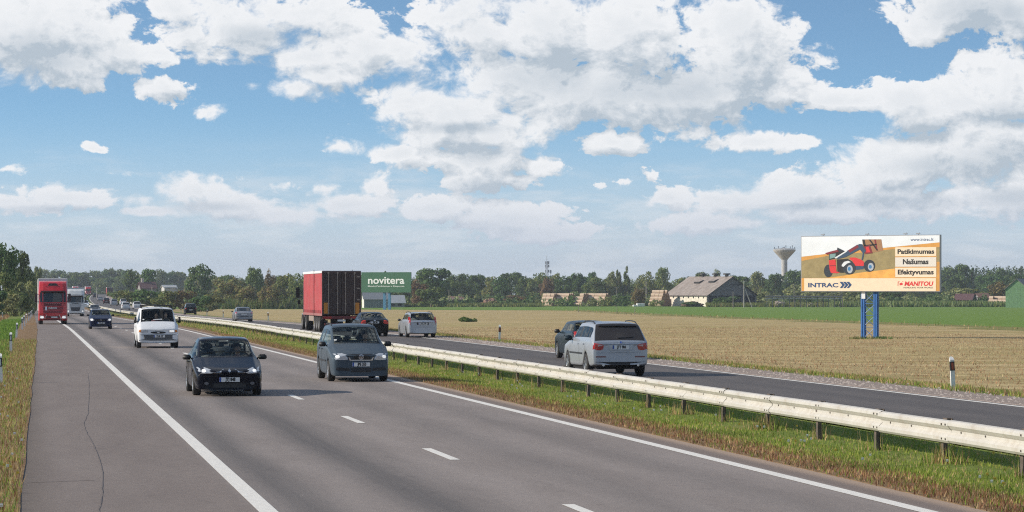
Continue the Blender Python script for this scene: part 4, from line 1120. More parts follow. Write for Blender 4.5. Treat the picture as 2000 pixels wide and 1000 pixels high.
def build_structures():
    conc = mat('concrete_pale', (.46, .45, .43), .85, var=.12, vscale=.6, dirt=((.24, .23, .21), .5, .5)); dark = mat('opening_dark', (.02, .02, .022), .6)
    # water tower
    D = 1300.0; k = D / FPX; x, y, z = local(1532, D)
    t = empty('water_tower', (x, y, z), 0, 'slender concrete water tower with conical tank and aerials', 'water tower')
    zt = lambda v: CZ + (HOR - v) * k - z
    w = lambda px: px * k
    m = MB(); m.lathe([(w(6.2), 0), (w(5.6), zt(545)), (w(5.8), zt(508))], n=20); m.build('stem', conc, t, smooth=True)
    m = MB(); m.lathe([(w(5.8), zt(508)), (w(7.5), zt(505.5)), (w(20.5), zt(491.5)), (w(22), zt(489)), (w(22), zt(487.6)), (w(14), zt(485.5)), (0.01, zt(484.5))], n=28); m.build('tank', conc, t)
    m = MB()
    m.tube((w(-10), 0, zt(487)), (w(0), 0, zt(483)), w(1.0), n=6); m.tube((0, 0, zt(487)), (0, 0, zt(482)), w(1.2), n=8)
    for i in range(22):
        a = i * 2 * math.pi / 22; m.tube((w(21) * math.cos(a), w(21) * math.sin(a), zt(488)), (w(21) * math.cos(a), w(21) * math.sin(a), zt(485.6)), .06, n=4)
    m.lathe([(w(21), zt(485.9)), (w(21.4), zt(485.7)), (w(21), zt(485.5))], n=28)
    m.build('railing', mat('galv_steel', (.40, .41, .42), .5, .5), t)
    for i, (dx, v) in enumerate(((-20, 483), (-12, 481.5), (3, 480), (12, 482), (16, 480), (21, 483))):
        a = MB(); a.tube((w(dx), 0, zt(488)), (w(dx), 0, zt(v)), .12, n=5); a.box((w(dx), 0, zt(v + 1)), (.35, .2, .9)); a.build('aerial', MATS['galv_steel'], t)
    m = MB(); m.box((0, -w(6.1), 1.2), (1.0, .15, 2.2)); m.build('door', dark, t)
    # lattice mast far away
    D = 2100.0; k = D / FPX; x, y, z = local(1068, D)
    t = empty('lattice_mast', (x, y, z), .3, 'tall steel lattice radio mast rising above the tree belt', 'radio mast')
    H = CZ + (HOR - 499) * k - z; steel = mat('mast_steel', (.24, .27, .31), .6, .2)
    m = MB(); b = 1.9
    lv = [i / 14 for i in range(15)]
    for sx in (-1, 1):
        for sy in (-1, 1): m.tube((b * sx, b * sy, 0), (.45 * sx, .45 * sy, H * .86), .13, .09, 5)
    m.build('leg', steel, t)
    m = MB()
    for a, c in zip(lv, lv[1:]):
        za, zc = a * H * .86, c * H * .86; wa = b + (.45 - b) * a; wc = b + (.45 - b) * c
        for (p, q) in (((-1, -1), (1, -1)), ((1, -1), (1, 1)), ((1, 1), (-1, 1)), ((-1, 1), (-1, -1))):
            m.tube((p[0] * wa, p[1] * wa, za), (q[0] * wc, q[1] * wc, zc), .05, n=4); m.tube((q[0] * wa, q[1] * wa, za), (p[0] * wc, p[1] * wc, zc), .05, n=4); m.tube((p[0] * wc, p[1] * wc, zc), (q[0] * wc, q[1] * wc, zc), .05, n=4)
    m.build('bracing', steel, t)
    m = MB(); m.tube((0, 0, H * .86), (0, 0, H), .22, .1, 6)
    for q in (.6, .72, .8): m.lathe([(.9, H * q), (.9, H * q + 2.2)], (1.3, 0, 0), n=8); m.box((-1.2, 0, H * q + 1), (.5, .5, 2.2))
    m.build('aerial', steel, t)
    D = 2050.0; k = D / FPX; x, y, z = local(1075.5, D)
    t = empty('mast', (x, y, z), 0, 'short aerial mast just right of the tall lattice mast', 'radio mast')
    H = CZ + (HOR - 527) * k - z
    m = MB(); m.tube((0, 0, 0), (0, 0, H), .3, .15, 6); m.build('pole', steel, t)
    m = MB(); m.box((0, 0, H - 1.5), (1.2, .4, 2.5)); m.box((0, 0, H - 5), (1.6, .4, 1.2)); m.build('aerial', steel, t)
    # barn
    D = 880.0; k = D / FPX; x, y, z = local(1381, D)
    barn = empty('barn', (x, y, z), -TH, 'old barn with asbestos roof, cream side wall and grey plank gable', 'barn')
    a30 = R(30); g = Vector((math.cos(a30), math.sin(a30), 0)); ax = Vector((-math.sin(a30), math.cos(a30), 0))
    WG = 102 * k / g.x; LA = 74 * k / .5; EH = 20 * k + .4; AH = 56 * k + .3
    cream = mat('barn_wall', (.72, .66, .56), .9, var=.10, vscale=.8, dirt=((.34, .27, .20), 1.2, .5)); plank = mat('barn_plank', (.20, .185, .175), .9, var=.3, vscale=2)
    roofm = mat('barn_roof', (.30, .255, .225), .9, var=.16, vscale=.5, dirt=((.17, .12, .09), .7, .6))
    V = lambda a, b, h: g * a + ax * b + Vector((0, 0, h))
    m = MB(); m.add([V(0, 0, -.5), V(0, LA, -.5), V(0, LA, EH), V(0, 0, EH), V(.3, 0, -.5), V(.3, LA, -.5), V(.3, LA, EH), V(.3, 0, EH)], [(0, 1, 2, 3), (4, 7, 6, 5), (0, 3, 7, 4), (1, 5, 6, 2), (3, 2, 6, 7)])
    m.add([V(WG, 0, -.5), V(WG, LA, -.5), V(WG, LA, EH), V(WG, 0, EH), V(WG - .3, 0, -.5), V(WG - .3, LA, -.5), V(WG - .3, LA, EH), V(WG - .3, 0, EH)], [(0, 1, 2, 3), (4, 7, 6, 5), (0, 3, 7, 4), (1, 5, 6, 2), (3, 2, 6, 7)])
    m.add([V(.3, LA, -.5), V(WG - .3, LA, -.5), V(WG - .3, LA, EH), V(WG / 2, LA, AH), V(.3, LA, EH)], [(0, 1, 2, 3, 4)])
    m.build('wall', cream, barn)
    # gable boards one by one, with the opening of the big door below
    nb = 44; bw = WG / nb
    board_meshes = {}
    for i in range(nb):
        c = (i + .5) * bw; top = EH + (AH - EH) * (1 - abs(c - WG / 2) / (WG / 2)) - .1; lo = EH * .96 + rng.uniform(-.1, .05)
        if .10 * WG < c < .22 * WG: lo = EH * .93
        b0 = V(c - bw * .47, -.02 - rng.uniform(0, .05), lo); h = top - lo
        q = MB(); d = [b0, b0 + g * bw * .94, b0 + g * bw * .94 + ax * .06, b0 + ax * .06]
        q.add(d + [p + Vector((0, 0, h)) for p in d], [(3, 2, 1, 0), (4, 5, 6, 7), (0, 1, 5, 4), (1, 2, 6, 5), (2, 3, 7, 6), (3, 0, 4, 7)])
        q.build('plank', plank, barn)
    m = MB()
    for (c0, c1) in ((.0, .03), (.20, .23), (.48, .50), (.70, .72), (.97, 1.0)):
        d = [V(WG * c0, 0, -.5), V(WG * c1, 0, -.5), V(WG * c1, .3, -.5), V(WG * c0, .3, -.5)]
        m.add(d + [p + Vector((0, 0, EH + .4)) for p in d], [(3, 2, 1, 0), (4, 5, 6, 7), (0, 1, 5, 4), (1, 2, 6, 5), (2, 3, 7, 6), (3, 0, 4, 7)])
    m.build('post', plank, barn)
    m = MB(); m.add([V(.3, .6, -.5), V(WG - .3, .6, -.5), V(WG - .3, .6, EH), V(.3, .6, EH)], [(0, 1, 2, 3)]); m.build('interior_shade_sheet', dark, barn)  # near-black sheet: the shade inside the open gable, painted as colour
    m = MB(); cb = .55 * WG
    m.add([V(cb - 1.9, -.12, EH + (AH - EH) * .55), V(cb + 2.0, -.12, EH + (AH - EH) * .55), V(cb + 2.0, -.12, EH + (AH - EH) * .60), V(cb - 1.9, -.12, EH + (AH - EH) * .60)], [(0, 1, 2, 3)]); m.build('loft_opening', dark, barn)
    ov = .6
    for side in (0, 1):
        e = -ov * .7 if side == 0 else WG + ov * .7; eh = EH - ov * .35
        v = [V(e, -ov, eh), V(WG / 2, -ov, AH + .15), V(WG / 2, LA + ov, AH + .15), V(e, LA + ov, eh)]
        # corrugated sheets in courses: ribs along the slope
        n = 46; vs = []; fs = []
        for i in range(n + 1):
            t = i / n; lift = .05 * (i % 2) + rng.uniform(0, .03)
            for s in (0, .25, .5, .75, 1):
                p = v[0].lerp(v[3], t).lerp(v[1].lerp(v[2], t), s); vs.append(p + Vector((0, 0, lift + rng.uniform(0, .03))))
        for i in range(n):
            for s in range(4): fs.append((i * 5 + s, i * 5 + s + 1, (i + 1) * 5 + s + 1, (i + 1) * 5 + s))
        base = len(vs); vs += [p - Vector((0, 0, .18)) for p in v]; fs.append((base, base + 1, base + 2, base + 3))
        q = MB(); q.add(vs, fs); q.build('roof', roofm, barn)
    for (t, s) in ((.40, .62), (.72, .66)):
        p = V(-ov, LA * (1 - t), EH - .2).lerp(V(WG / 2, LA * (1 - t), AH + .15), s)
        q = MB(); n3 = Vector((0, 0, 1)); d = (V(WG / 2, 0, AH) - V(0, 0, EH)).normalized()
        pts = [p, p + d * 1.9 + n3 * .3, p - ax * 3.2 + d * .3, p - ax * 3.2 + d * 2.0 + n3 * .3]
        vs = [p - ax * -1.5 + n3 * .12, p - ax * 1.5 + n3 * .12, p - ax * 1.5 + d * 1.7 + n3 * .12, p + n3 * .75 - ax * 1.2 + d * .1, p + n3 * .75 + ax * 1.2 + d * .1]
        q.add([p + ax * 1.6 + n3 * .1, p - ax * 1.6 + n3 * .1, p - ax * 1.6 + n3 * .75, p + ax * 1.6 + n3 * .75], [(0, 1, 2, 3)]); q.build('roof_hatch', dark, barn)
        q = MB(); q.add([p + ax * 1.7 + n3 * .78 - d * .3, p - ax * 1.7 + n3 * .78 - d * .3, p - ax * 1.7 + d * 2.2 + n3 * .3, p + ax * 1.7 + d * 2.2 + n3 * .3], [(0, 1, 2, 3)]); q.build('hatch_lid', roofm, barn)
    for t in (.32, .62, .88):
        p = V(WG / 2, LA * (1 - t), AH); q = MB(); yawv = a30
        q.box(p + Vector((0, 0, .35)), (.9, .9, .8), rz=yawv); q.box(p + Vector((0, 0, 1.0)), (1.9, 1.5, .5), rz=yawv); q.build('ridge_vent', mat('vent_dark', (.07, .065, .06), .9), barn)
    for i in range(7):
        b = LA * (.08 + .12 * i); q = MB(); c = V(-.02, b, EH * .80)
        q.box(c, (.10, .55, .65), rz=a30); q.build('window', dark, barn)
    q = MB(); q.box(V(-.03, LA * .88, 1.1), (.12, 1.3, 2.6), rz=a30); q.build('door', mat('door_brown', (.10, .05, .03), .8), barn)
    # hangar with pale end wall beside the green billboard
    D = 800.0; k = D / FPX; x, y, z = local(711, D)
    hg = empty('hangar', (x, y, z), -TH, 'grey shed with pale gable end below the green billboard', 'shed')
    grey = mat('hangar_grey', (.20, .215, .235), .7, var=.08); pale = mat('hangar_pale', (.66, .64, .60), .8); hroof = mat('hangar_roof', (.15, .165, .18), .6)
    L = 48 * k; wd = 13.0; eh = 17 * k; rh = 31 * k
    gx = Vector((math.cos(R(6)), math.sin(R(6)), 0)); gy = Vector((-math.sin(R(6)), math.cos(R(6)), 0))
    H = lambda a, b, h: gx * a + gy * b + Vector((0, 0, h))
    m = MB(); m.add([H(0, 0, -.4), H(L, 0, -.4), H(L, 0, eh), H(0, 0, eh)], [(0, 1, 2, 3)]); m.add([H(0, wd, -.4), H(L, wd, -.4), H(L, wd, eh), H(0, wd, eh)], [(3, 2, 1, 0)])
    m.add([H(L, 0, -.4), H(L, wd, -.4), H(L, wd, eh), H(L, wd / 2, rh), H(L, 0, eh)], [(0, 1, 2, 3, 4)]); m.build('wall', grey, hg)
    m = MB(); m.add([H(0, 0, -.4), H(0, wd, -.4), H(0, wd, eh), H(0, wd / 2, rh), H(0, 0, eh)], [(4, 3, 2, 1, 0)]); m.build('gable', pale, hg)
    m = MB(); m.add([H(-.3, -.4, eh - .1), H(L + .3, -.4, eh - .1), H(L + .3, wd / 2, rh + .1), H(-.3, wd / 2, rh + .1)], [(0, 1, 2, 3)]); m.add([H(-.3, wd + .4, eh - .1), H(L + .3, wd + .4, eh - .1), H(L + .3, wd / 2, rh + .1), H(-.3, wd / 2, rh + .1)], [(3, 2, 1, 0)]); m.build('roof', hroof, hg)
    m = MB()
    for i in range(1, 9): m.box(H(L * i / 9, -.04, eh / 2), (.08, .06, eh), rz=R(6))
    m.build('wall_rib', grey, hg)
    def house(u, D, vr, ve, wpx, dpx, rc, wc, label, cat='house', yaw=20, chim=False, wins=2):
        k = D / FPX; x, y, z = local(u, D)
        h = empty('house', (x, y, z), -TH + R(yaw), label, cat)
        W = wpx * k; dd = dpx * k; e = CZ + (HOR - ve) * k - z; rdg = CZ + (HOR - vr) * k - z
        m = MB(); m.prism([(-dd / 2, -.4), (dd / 2, -.4), (dd / 2, e), (0, rdg - .1), (-dd / 2, e)], -W / 2, W / 2, 'YZ'); m.build('wall', wc, h)
        m = MB()
        for s in (-1, 1):
            v = [(-W / 2 - .4, s * (dd / 2 + .4), e - .25), (W / 2 + .4, s * (dd / 2 + .4), e - .25), (W / 2 + .4, 0, rdg + .1), (-W / 2 - .4, 0, rdg + .1)]
            m.add(v + [(a, b, c - .15) for a, b, c in v], [(0, 1, 2, 3), (7, 6, 5, 4), (0, 4, 5, 1), (1, 5, 6, 2), (3, 2, 6, 7), (0, 3, 7, 4)])
        rf = m.build('roof', rc, h)
        if chim:
            c = MB(); c.box((-W * .3, 0, rdg + .4), (.9, .9, 2.0)); c.build('chimney', mat('chimney_pale', (.50, .45, .40), .9), rf)
        for i in range(wins):
            q = MB(); q.box((-W / 2 + W * (i + .7) / (wins + .4), -dd / 2 - .02, e * .55), (1.1, .12, 1.1)); q.build('window', dark, h)
        return h
    redroof = mat('roof_maroon', (.11, .055, .055), .8, var=.2); whit = mat('house_white', (.50, .49, .47), .8); gw = mat('house_grey', (.26, .25, .24), .85); rust = mat('roof_rust', (.20, .11, .08), .85, var=.2); tin = mat('roof_tin', (.34, .36, .38), .5)
    house(772, 860, 577, 590, 32, 36, tin, gw, 'small pale house with grey roof right of the green billboard legs', yaw=10)
    house(287, 960, 551, 562, 30, 34, redroof, gw, 'house with maroon roof and pale chimney above the white van', chim=True)
    house(330, 980, 557, 560, 24, 26, tin, whit, 'low white building between the maroon roofed house and large tree', 'building')
    house(1885, 890, 574, 584, 34, 30, redroof, gw, 'low shed with dark maroon roof right of the large billboard', 'shed', -25)
    house(1918, 900, 573, 580, 22, 24, rust, gw, 'low grey outbuilding left of the bales near the green shed', 'shed', 15)
    house(890, 930, 579, 584, 26, 24, rust, gw, 'small rust roofed hut behind the hedge right of the pale house', 'shed', 10)
    # green shed at the right edge
    D = 780.0; k = D / FPX; x, y, z = local(1964, D)
    gs = empty('green_shed', (x, y, z), -TH, 'green boarded shed with grey roof at the right edge of the field', 'shed')
    gm = mat('shed_green', (.16, .29, .14), .8, var=.12, vscale=2, dirt=((.12, .20, .10), 1.5, .5))
    yaw = R(-22); gx2 = Vector((math.cos(yaw), math.sin(yaw), 0)); gy2 = Vector((-math.sin(yaw), math.cos(yaw), 0))
    Wg = 41 * k / math.cos(yaw); eh = 37 * k; ah = 56 * k; Ld = 12
    S = lambda a, b, h: gx2 * a + gy2 * b + Vector((0, 0, h))
    m = MB(); m.add([S(0, .1, -.4), S(Wg, .1, -.4), S(Wg, .1, eh), S(Wg / 2, .1, ah), S(0, .1, eh)], [(0, 1, 2, 3, 4)]); m.add([S(0, .1, -.4), S(0, Ld, -.4), S(0, Ld, eh), S(0, .1, eh)], [(0, 1, 2, 3)]); m.add([S(Wg, .1, -.4), S(Wg, Ld, -.4), S(Wg, Ld, eh), S(Wg, .1, eh)], [(3, 2, 1, 0)]); m.add([S(0, Ld, -.4), S(Wg, Ld, -.4), S(Wg, Ld, eh), S(Wg / 2, Ld, ah), S(0, Ld, eh)], [(4, 3, 2, 1, 0)])
    m.build('wall', gm, gs)
    nb = 26
    for i in range(nb):
        c = (i + .5) * Wg / nb; top = eh + (ah - eh) * (1 - abs(c - Wg / 2) / (Wg / 2)) - .1
        for (lo, hi) in ((-.3, eh * .72), (eh * .72 + .05, top)):
            q = MB(); q.box(S(c, 0, (lo + hi) / 2), (Wg / nb * .93, .08 + rng.uniform(0, .05), hi - lo), rz=yaw); q.build('plank', gm, gs)
    for s in (0, 1):
        e = -.4 if s == 0 else Wg + .4; q = MB(); v = [S(e, -.4, eh - .2), S(Wg / 2, -.4, ah + .1), S(Wg / 2, Ld + .4, ah + .1), S(e, Ld + .4, eh - .2)]
        q.add(v + [p - Vector((0, 0, .15)) for p in v], [(0, 1, 2, 3), (7, 6, 5, 4), (0, 4, 5, 1), (1, 5, 6, 2), (3, 2, 6, 7), (0, 3, 7, 4)]); q.build('roof', mat('shed_roof', (.20, .19, .18), .8, var=.2), gs)
    # stacks of round bales, each bale a part
    straw = mat('bale_straw', (.60, .46, .34), .9, var=.12, vscale=1.5, dirt=((.40, .25, .16), 1.3, .5)); strawd = mat('bale_end', (.30, .17, .10), .95, var=.3, vscale=4)
    bl = MB(); n = 10; RB = .62
    bl.lathe([(RB, -.72), (RB, .72)], axis='Y', n=n, mi=0); bl.add([(RB * math.cos(2 * math.pi * i / n), -.72, RB * math.sin(2 * math.pi * i / n)) for i in range(n)], [tuple(range(n))], 1); bl.add([(RB * math.cos(2 * math.pi * i / n), .72, RB * math.sin(2 * math.pi * i / n)) for i in range(n)], [tuple(range(n))], 1)
    bale = bl.mesh('bale'); bale.materials.append(straw); bale.materials.append(strawd)
    def stack(u, D, length_px, layers, rows0, label, yaw=60):
        k = D / FPX; x, y, z = local(u, D)
        s = empty('bale_stack', (x, y, z), -TH + R(yaw), label, 'bale stack', 'stacks of pale round bales')
        nl = max(2, int(round(length_px * k / math.sin(R(yaw)) / 1.5)))
        for l in range(layers):
            for q in range(rows0 - l):
                for j in range(nl):
                    if l == layers - 1 and rng.random() < .08: continue
                    if q not in (0, rows0 - l - 1) and l != layers - 1 and j not in (0, nl - 1): continue
                    b = bpy.data.objects.new('bale', bale); COL.objects.link(b); b.parent = s
                    b.location = ((q + l * .5) * 1.24 + rng.uniform(-.05, .05), j * 1.48 + rng.uniform(-.03, .03), RB + l * 1.06 + rng.uniform(-.03, .03)); b.rotation_euler = (0, rng.uniform(0, 6), rng.uniform(-.06, .06))
    stack(1075, 905, 25, 4, 6, 'leftmost pale bale stack of the four behind the green field')
    stack(1104, 905, 24, 4, 6, 'second pale bale stack from the left behind the green field')
    stack(1133, 905, 16, 4, 6, 'narrowest pale bale stack, third from the left')
    stack(1176, 905, 37, 4, 6, 'widest pale bale stack, rightmost of the four in the row')
    stack(1287, 890, 20, 5, 7, 'tall pale bale stack close to the left end of the barn')
    stack(1960, 860, 32, 3, 5, 'pale bale stack just left of the green shed')
    # pale covered heap next to the bale stack by the barn
    x, y, z = local(1251, 885); q = MB(); q.box((0, 0, .5), (2.6, 1.6, 1.1)); q.box((-1.9, 0, .25), (1.4, 1.4, .6))
    o = q.build('white_container', mat('tarp_white', (.72, .72, .70), .6), None, .1, loc=(x, y, z)); tag(o, 'low white box beside the bale stack by the barn', 'container')
    # earth and rubble heaps
    def heap(u, D, w, h, col, label, seed):
        x, y, z = local(u, D); r = np.random.default_rng(seed); k = D / FPX; W = w * k; H = h * k
        bm = bmesh.new(); bmesh.ops.create_icosphere(bm, subdivisions=4, radius=1)
        from mathutils import noise as nz
        for v in bm.verts:
            f = 1 + .45 * nz.noise(v.co * 2.2 + Vector((seed, 0, 0))) + .2 * nz.noise(v.co * 6)
            v.co = Vector((v.co.x * W / 2 * f, v.co.y * W / 3 * f, max(-.2, v.co.z * H * f)))
        me = bpy.data.meshes.new('heap'); bm.to_mesh(me); bm.free()
        o = mesh_obj('earth_heap', me, col, None, (x, y, z)); tag(o, label, 'heap')
    earth = mat('earth_red', (.30, .18, .12), .95, var=.3, vscale=1.2); rub = mat('rubble', (.40, .33, .26), .95, var=.4, vscale=2)
    heap(957, 900, 36, 14, earth, 'reddish earth mound above the lone field bush', 1); heap(1522, 845, 26, 10, rub, 'rubble heap below the water tower', 2); heap(1583, 845, 24, 6, rub, 'low rubble heap left of the large billboard leg', 3); heap(1665, 845, 20, 5, rub, 'small rubble heap just left of the billboard legs', 4)
    heap(1352, 862, 46, 9, mat('manure', (.13, .08, .05), .95, var=.4, vscale=1.5), 'brown heap in front of the cream barn wall', 5)
    # long low pipe fence between the barn and the large billboard
    D = 800.0; k = D / FPX
    x, y, z = local(1570, D); f = empty('pipe_fence', (x, y, z), -TH, 'long low horizontal pipe run left of the large billboard', 'pipe')
    zz = lambda v: CZ + (HOR - v) * k - z
    pm = mat('pipe_grey', (.13, .13, .14), .6); pp = mat('pipe_pale', (.34, .34, .33), .6)
    m = MB(); m.tube((-75 * k, 0, zz(579)), (75 * k, 0, zz(579.5)), .22, n=7); m.build('pipe', pm, f); m = MB(); m.tube((-75 * k, .5, zz(583)), (75 * k, .5, zz(583.5)), .20, n=7); m.build('pipe', pp, f)
    for i in range(14):
        m = MB(); m.box(((-72 + 11 * i) * k, .2, zz(578) / 2), (.2, .2, zz(578) + .4)); m.build('post', pm, f)
    # telegraph poles
    wood = mat('pole_wood', (.20, .175, .15), .9, var=.2); pc = mat('pole_concrete', (.36, .34, .31), .9, var=.1)
    def pole(u, D, vt, label, m_=pc, strut=None, arms=True, twin=False):
        k = D / FPX; x, y, z = local(u, D); o = empty('utility_pole', (x, y, z), -TH, label, 'utility pole')
        H = CZ + (HOR - vt) * k - z
        q = MB(); q.tube((0, 0, -.3), (0, 0, H), .16, .10, 8)
        if twin: q.tube((.9, 0, -.3), (.5, 0, H - .5), .15, .1, 8)
        q.build('pole', m_, o)
        if strut: q = MB(); q.tube((strut, 0, -.3), (0, 0, H * .8), .13, .1, 7); q.build('strut', m_, o)
        if arms:
            q = MB(); q.box((0, 0, H - .35), (1.5, .1, .1))
            for a in (-.65, 0, .65): q.tube((a, 0, H - .3), (a, 0, H - .05), .05, n=5)
            q.build('crossarm', m_, o)
    pole(1453, 800, 548, 'pale utility pole standing in front of the barn gable', strut=2.6); pole(1432, 780, 570, 'short wooden post in front of the barn gable', wood, arms=False)
    pole(1551, 880, 554, 'utility pole just left of the large billboard', wood); pole(1641, 830, 566, 'twin legged utility pole under the large billboard', wood, twin=True)
    pole(1205, 900, 560, 'wooden utility pole right of the widest bale stack', wood); pole(1255, 900, 562, 'wooden utility pole before the rusty brown tree', wood); pole(1262, 980, 550, 'thin pole behind the rusty brown tree', pc, arms=False)
    pole(877, 900, 566, 'utility pole right of the large rounded tree', wood); pole(297, 700, 560, 'pale lamp post above the white van', pc, arms=False); pole(498, 740, 560, 'pale pole at the edge of the maize strip', pc, arms=False)
    pole(189, 960, 560, 'thin pale pole beyond the far dark cars', pc, arms=False)
    # fence posts along the crop
    for i, (u, D) in enumerate(((1205, 500), (1240, 480), (1130, 560))):
        x, y, z = local(u, D); q = MB(); q.tube((0, 0, -.2), (0, 0, 1.3), .06, .05, 6)
        o = q.build('fence_post', wood, None, loc=(x, y, z)); tag(o, ['wooden post at the crop edge below the utility pole', 'wooden post at the crop edge below the rusty tree', 'wooden post at the crop edge below the narrow bale stack'][i], 'post')

build_vegetation()
build_structures()

# ------------------------------------------------------------------ cars
def paint(name, col, metal=0.0, rough=.32, dirt=.05):
    return mat(name, col, rough, metal, .10 if max(col) < .12 else .25, coat=.08 if max(col) < .12 else .22, dirt=((.17, .145, .12), 2.2, dirt))
def car_mats():
    global RUBBER, RIM, CHROME, BLACKP, LAMP, LAMPLIT, REDL, AMBER, PLATE, PLATEBLUE, SEATM, GLASS, DGLASS, WELL, INK, REDLIT
    RUBBER = mat('tyre_rubber', (.022, .021, .020), .85, var=.2); RIM = mat('alloy_rim', (.50, .51, .52), .35, .8); CHROME = mat('chrome_trim', (.62, .63, .65), .18, 1.0)
    BLACKP = mat('black_plastic', (.020, .020, .021), .55); LAMP = mat('lamp_glass', (.52, .54, .56), .15, .25); LAMPLIT = mat('lamp_lit', (.9, .9, .9), .3, emit=((1, .97, .90), .45))
    REDL = mat('tail_lamp_red', (.42, .018, .014), .15, coat=.6); AMBER = mat('lamp_amber', (.62, .20, .03), .25); PLATE = mat('plate_white', (.72, .72, .70), .45); PLATEBLUE = mat('plate_blue', (.02, .07, .32), .45)
    SEATM = mat('seat_cloth', (.13, .135, .14), .9); WELL = mat('wheel_well', (.008, .008, .008), .9); INK = mat('plate_ink', (.02, .02, .02), .6); REDLIT = mat('tail_lamp_bright', (.60, .05, .03), .2)
    def glass(name, tint, mixv):
        m = bpy.data.materials.new(name); m.use_nodes = True; T = NT(m.node_tree); MATS[name] = m
        m.node_tree.nodes.remove(m.node_tree.nodes['Principled BSDF'])
        tr = T.new('ShaderNodeBsdfTransparent'); tr.inputs[0].default_value = tint + (1,)
        gl = T.new('ShaderNodeBsdfGlossy'); gl.inputs[0].default_value = (.9, .93, .95, 1); gl.inputs['Roughness'].default_value = .03
        fr = T.new('ShaderNodeFresnel'); fr.inputs[0].default_value = 1.5
        mx = T.new('ShaderNodeMixShader'); T.put(mx.inputs[0], T.math('MULTIPLY', fr.outputs[0], mixv, clamp=True)); T.put(mx.inputs[1], tr.outputs[0]); T.put(mx.inputs[2], gl.outputs[0])
        T.put(m.node_tree.nodes['Material Output'].inputs[0], mx.outputs[0]); return m
    GLASS = glass('window_glass', (.86, .93, .91), .55); DGLASS = mat('tinted_glass', (.016, .020, .022), .06, spec=.7)

def lerp_tab(tab, y): return float(np.interp(y, [t[0] for t in tab], [t[1] for t in tab]))

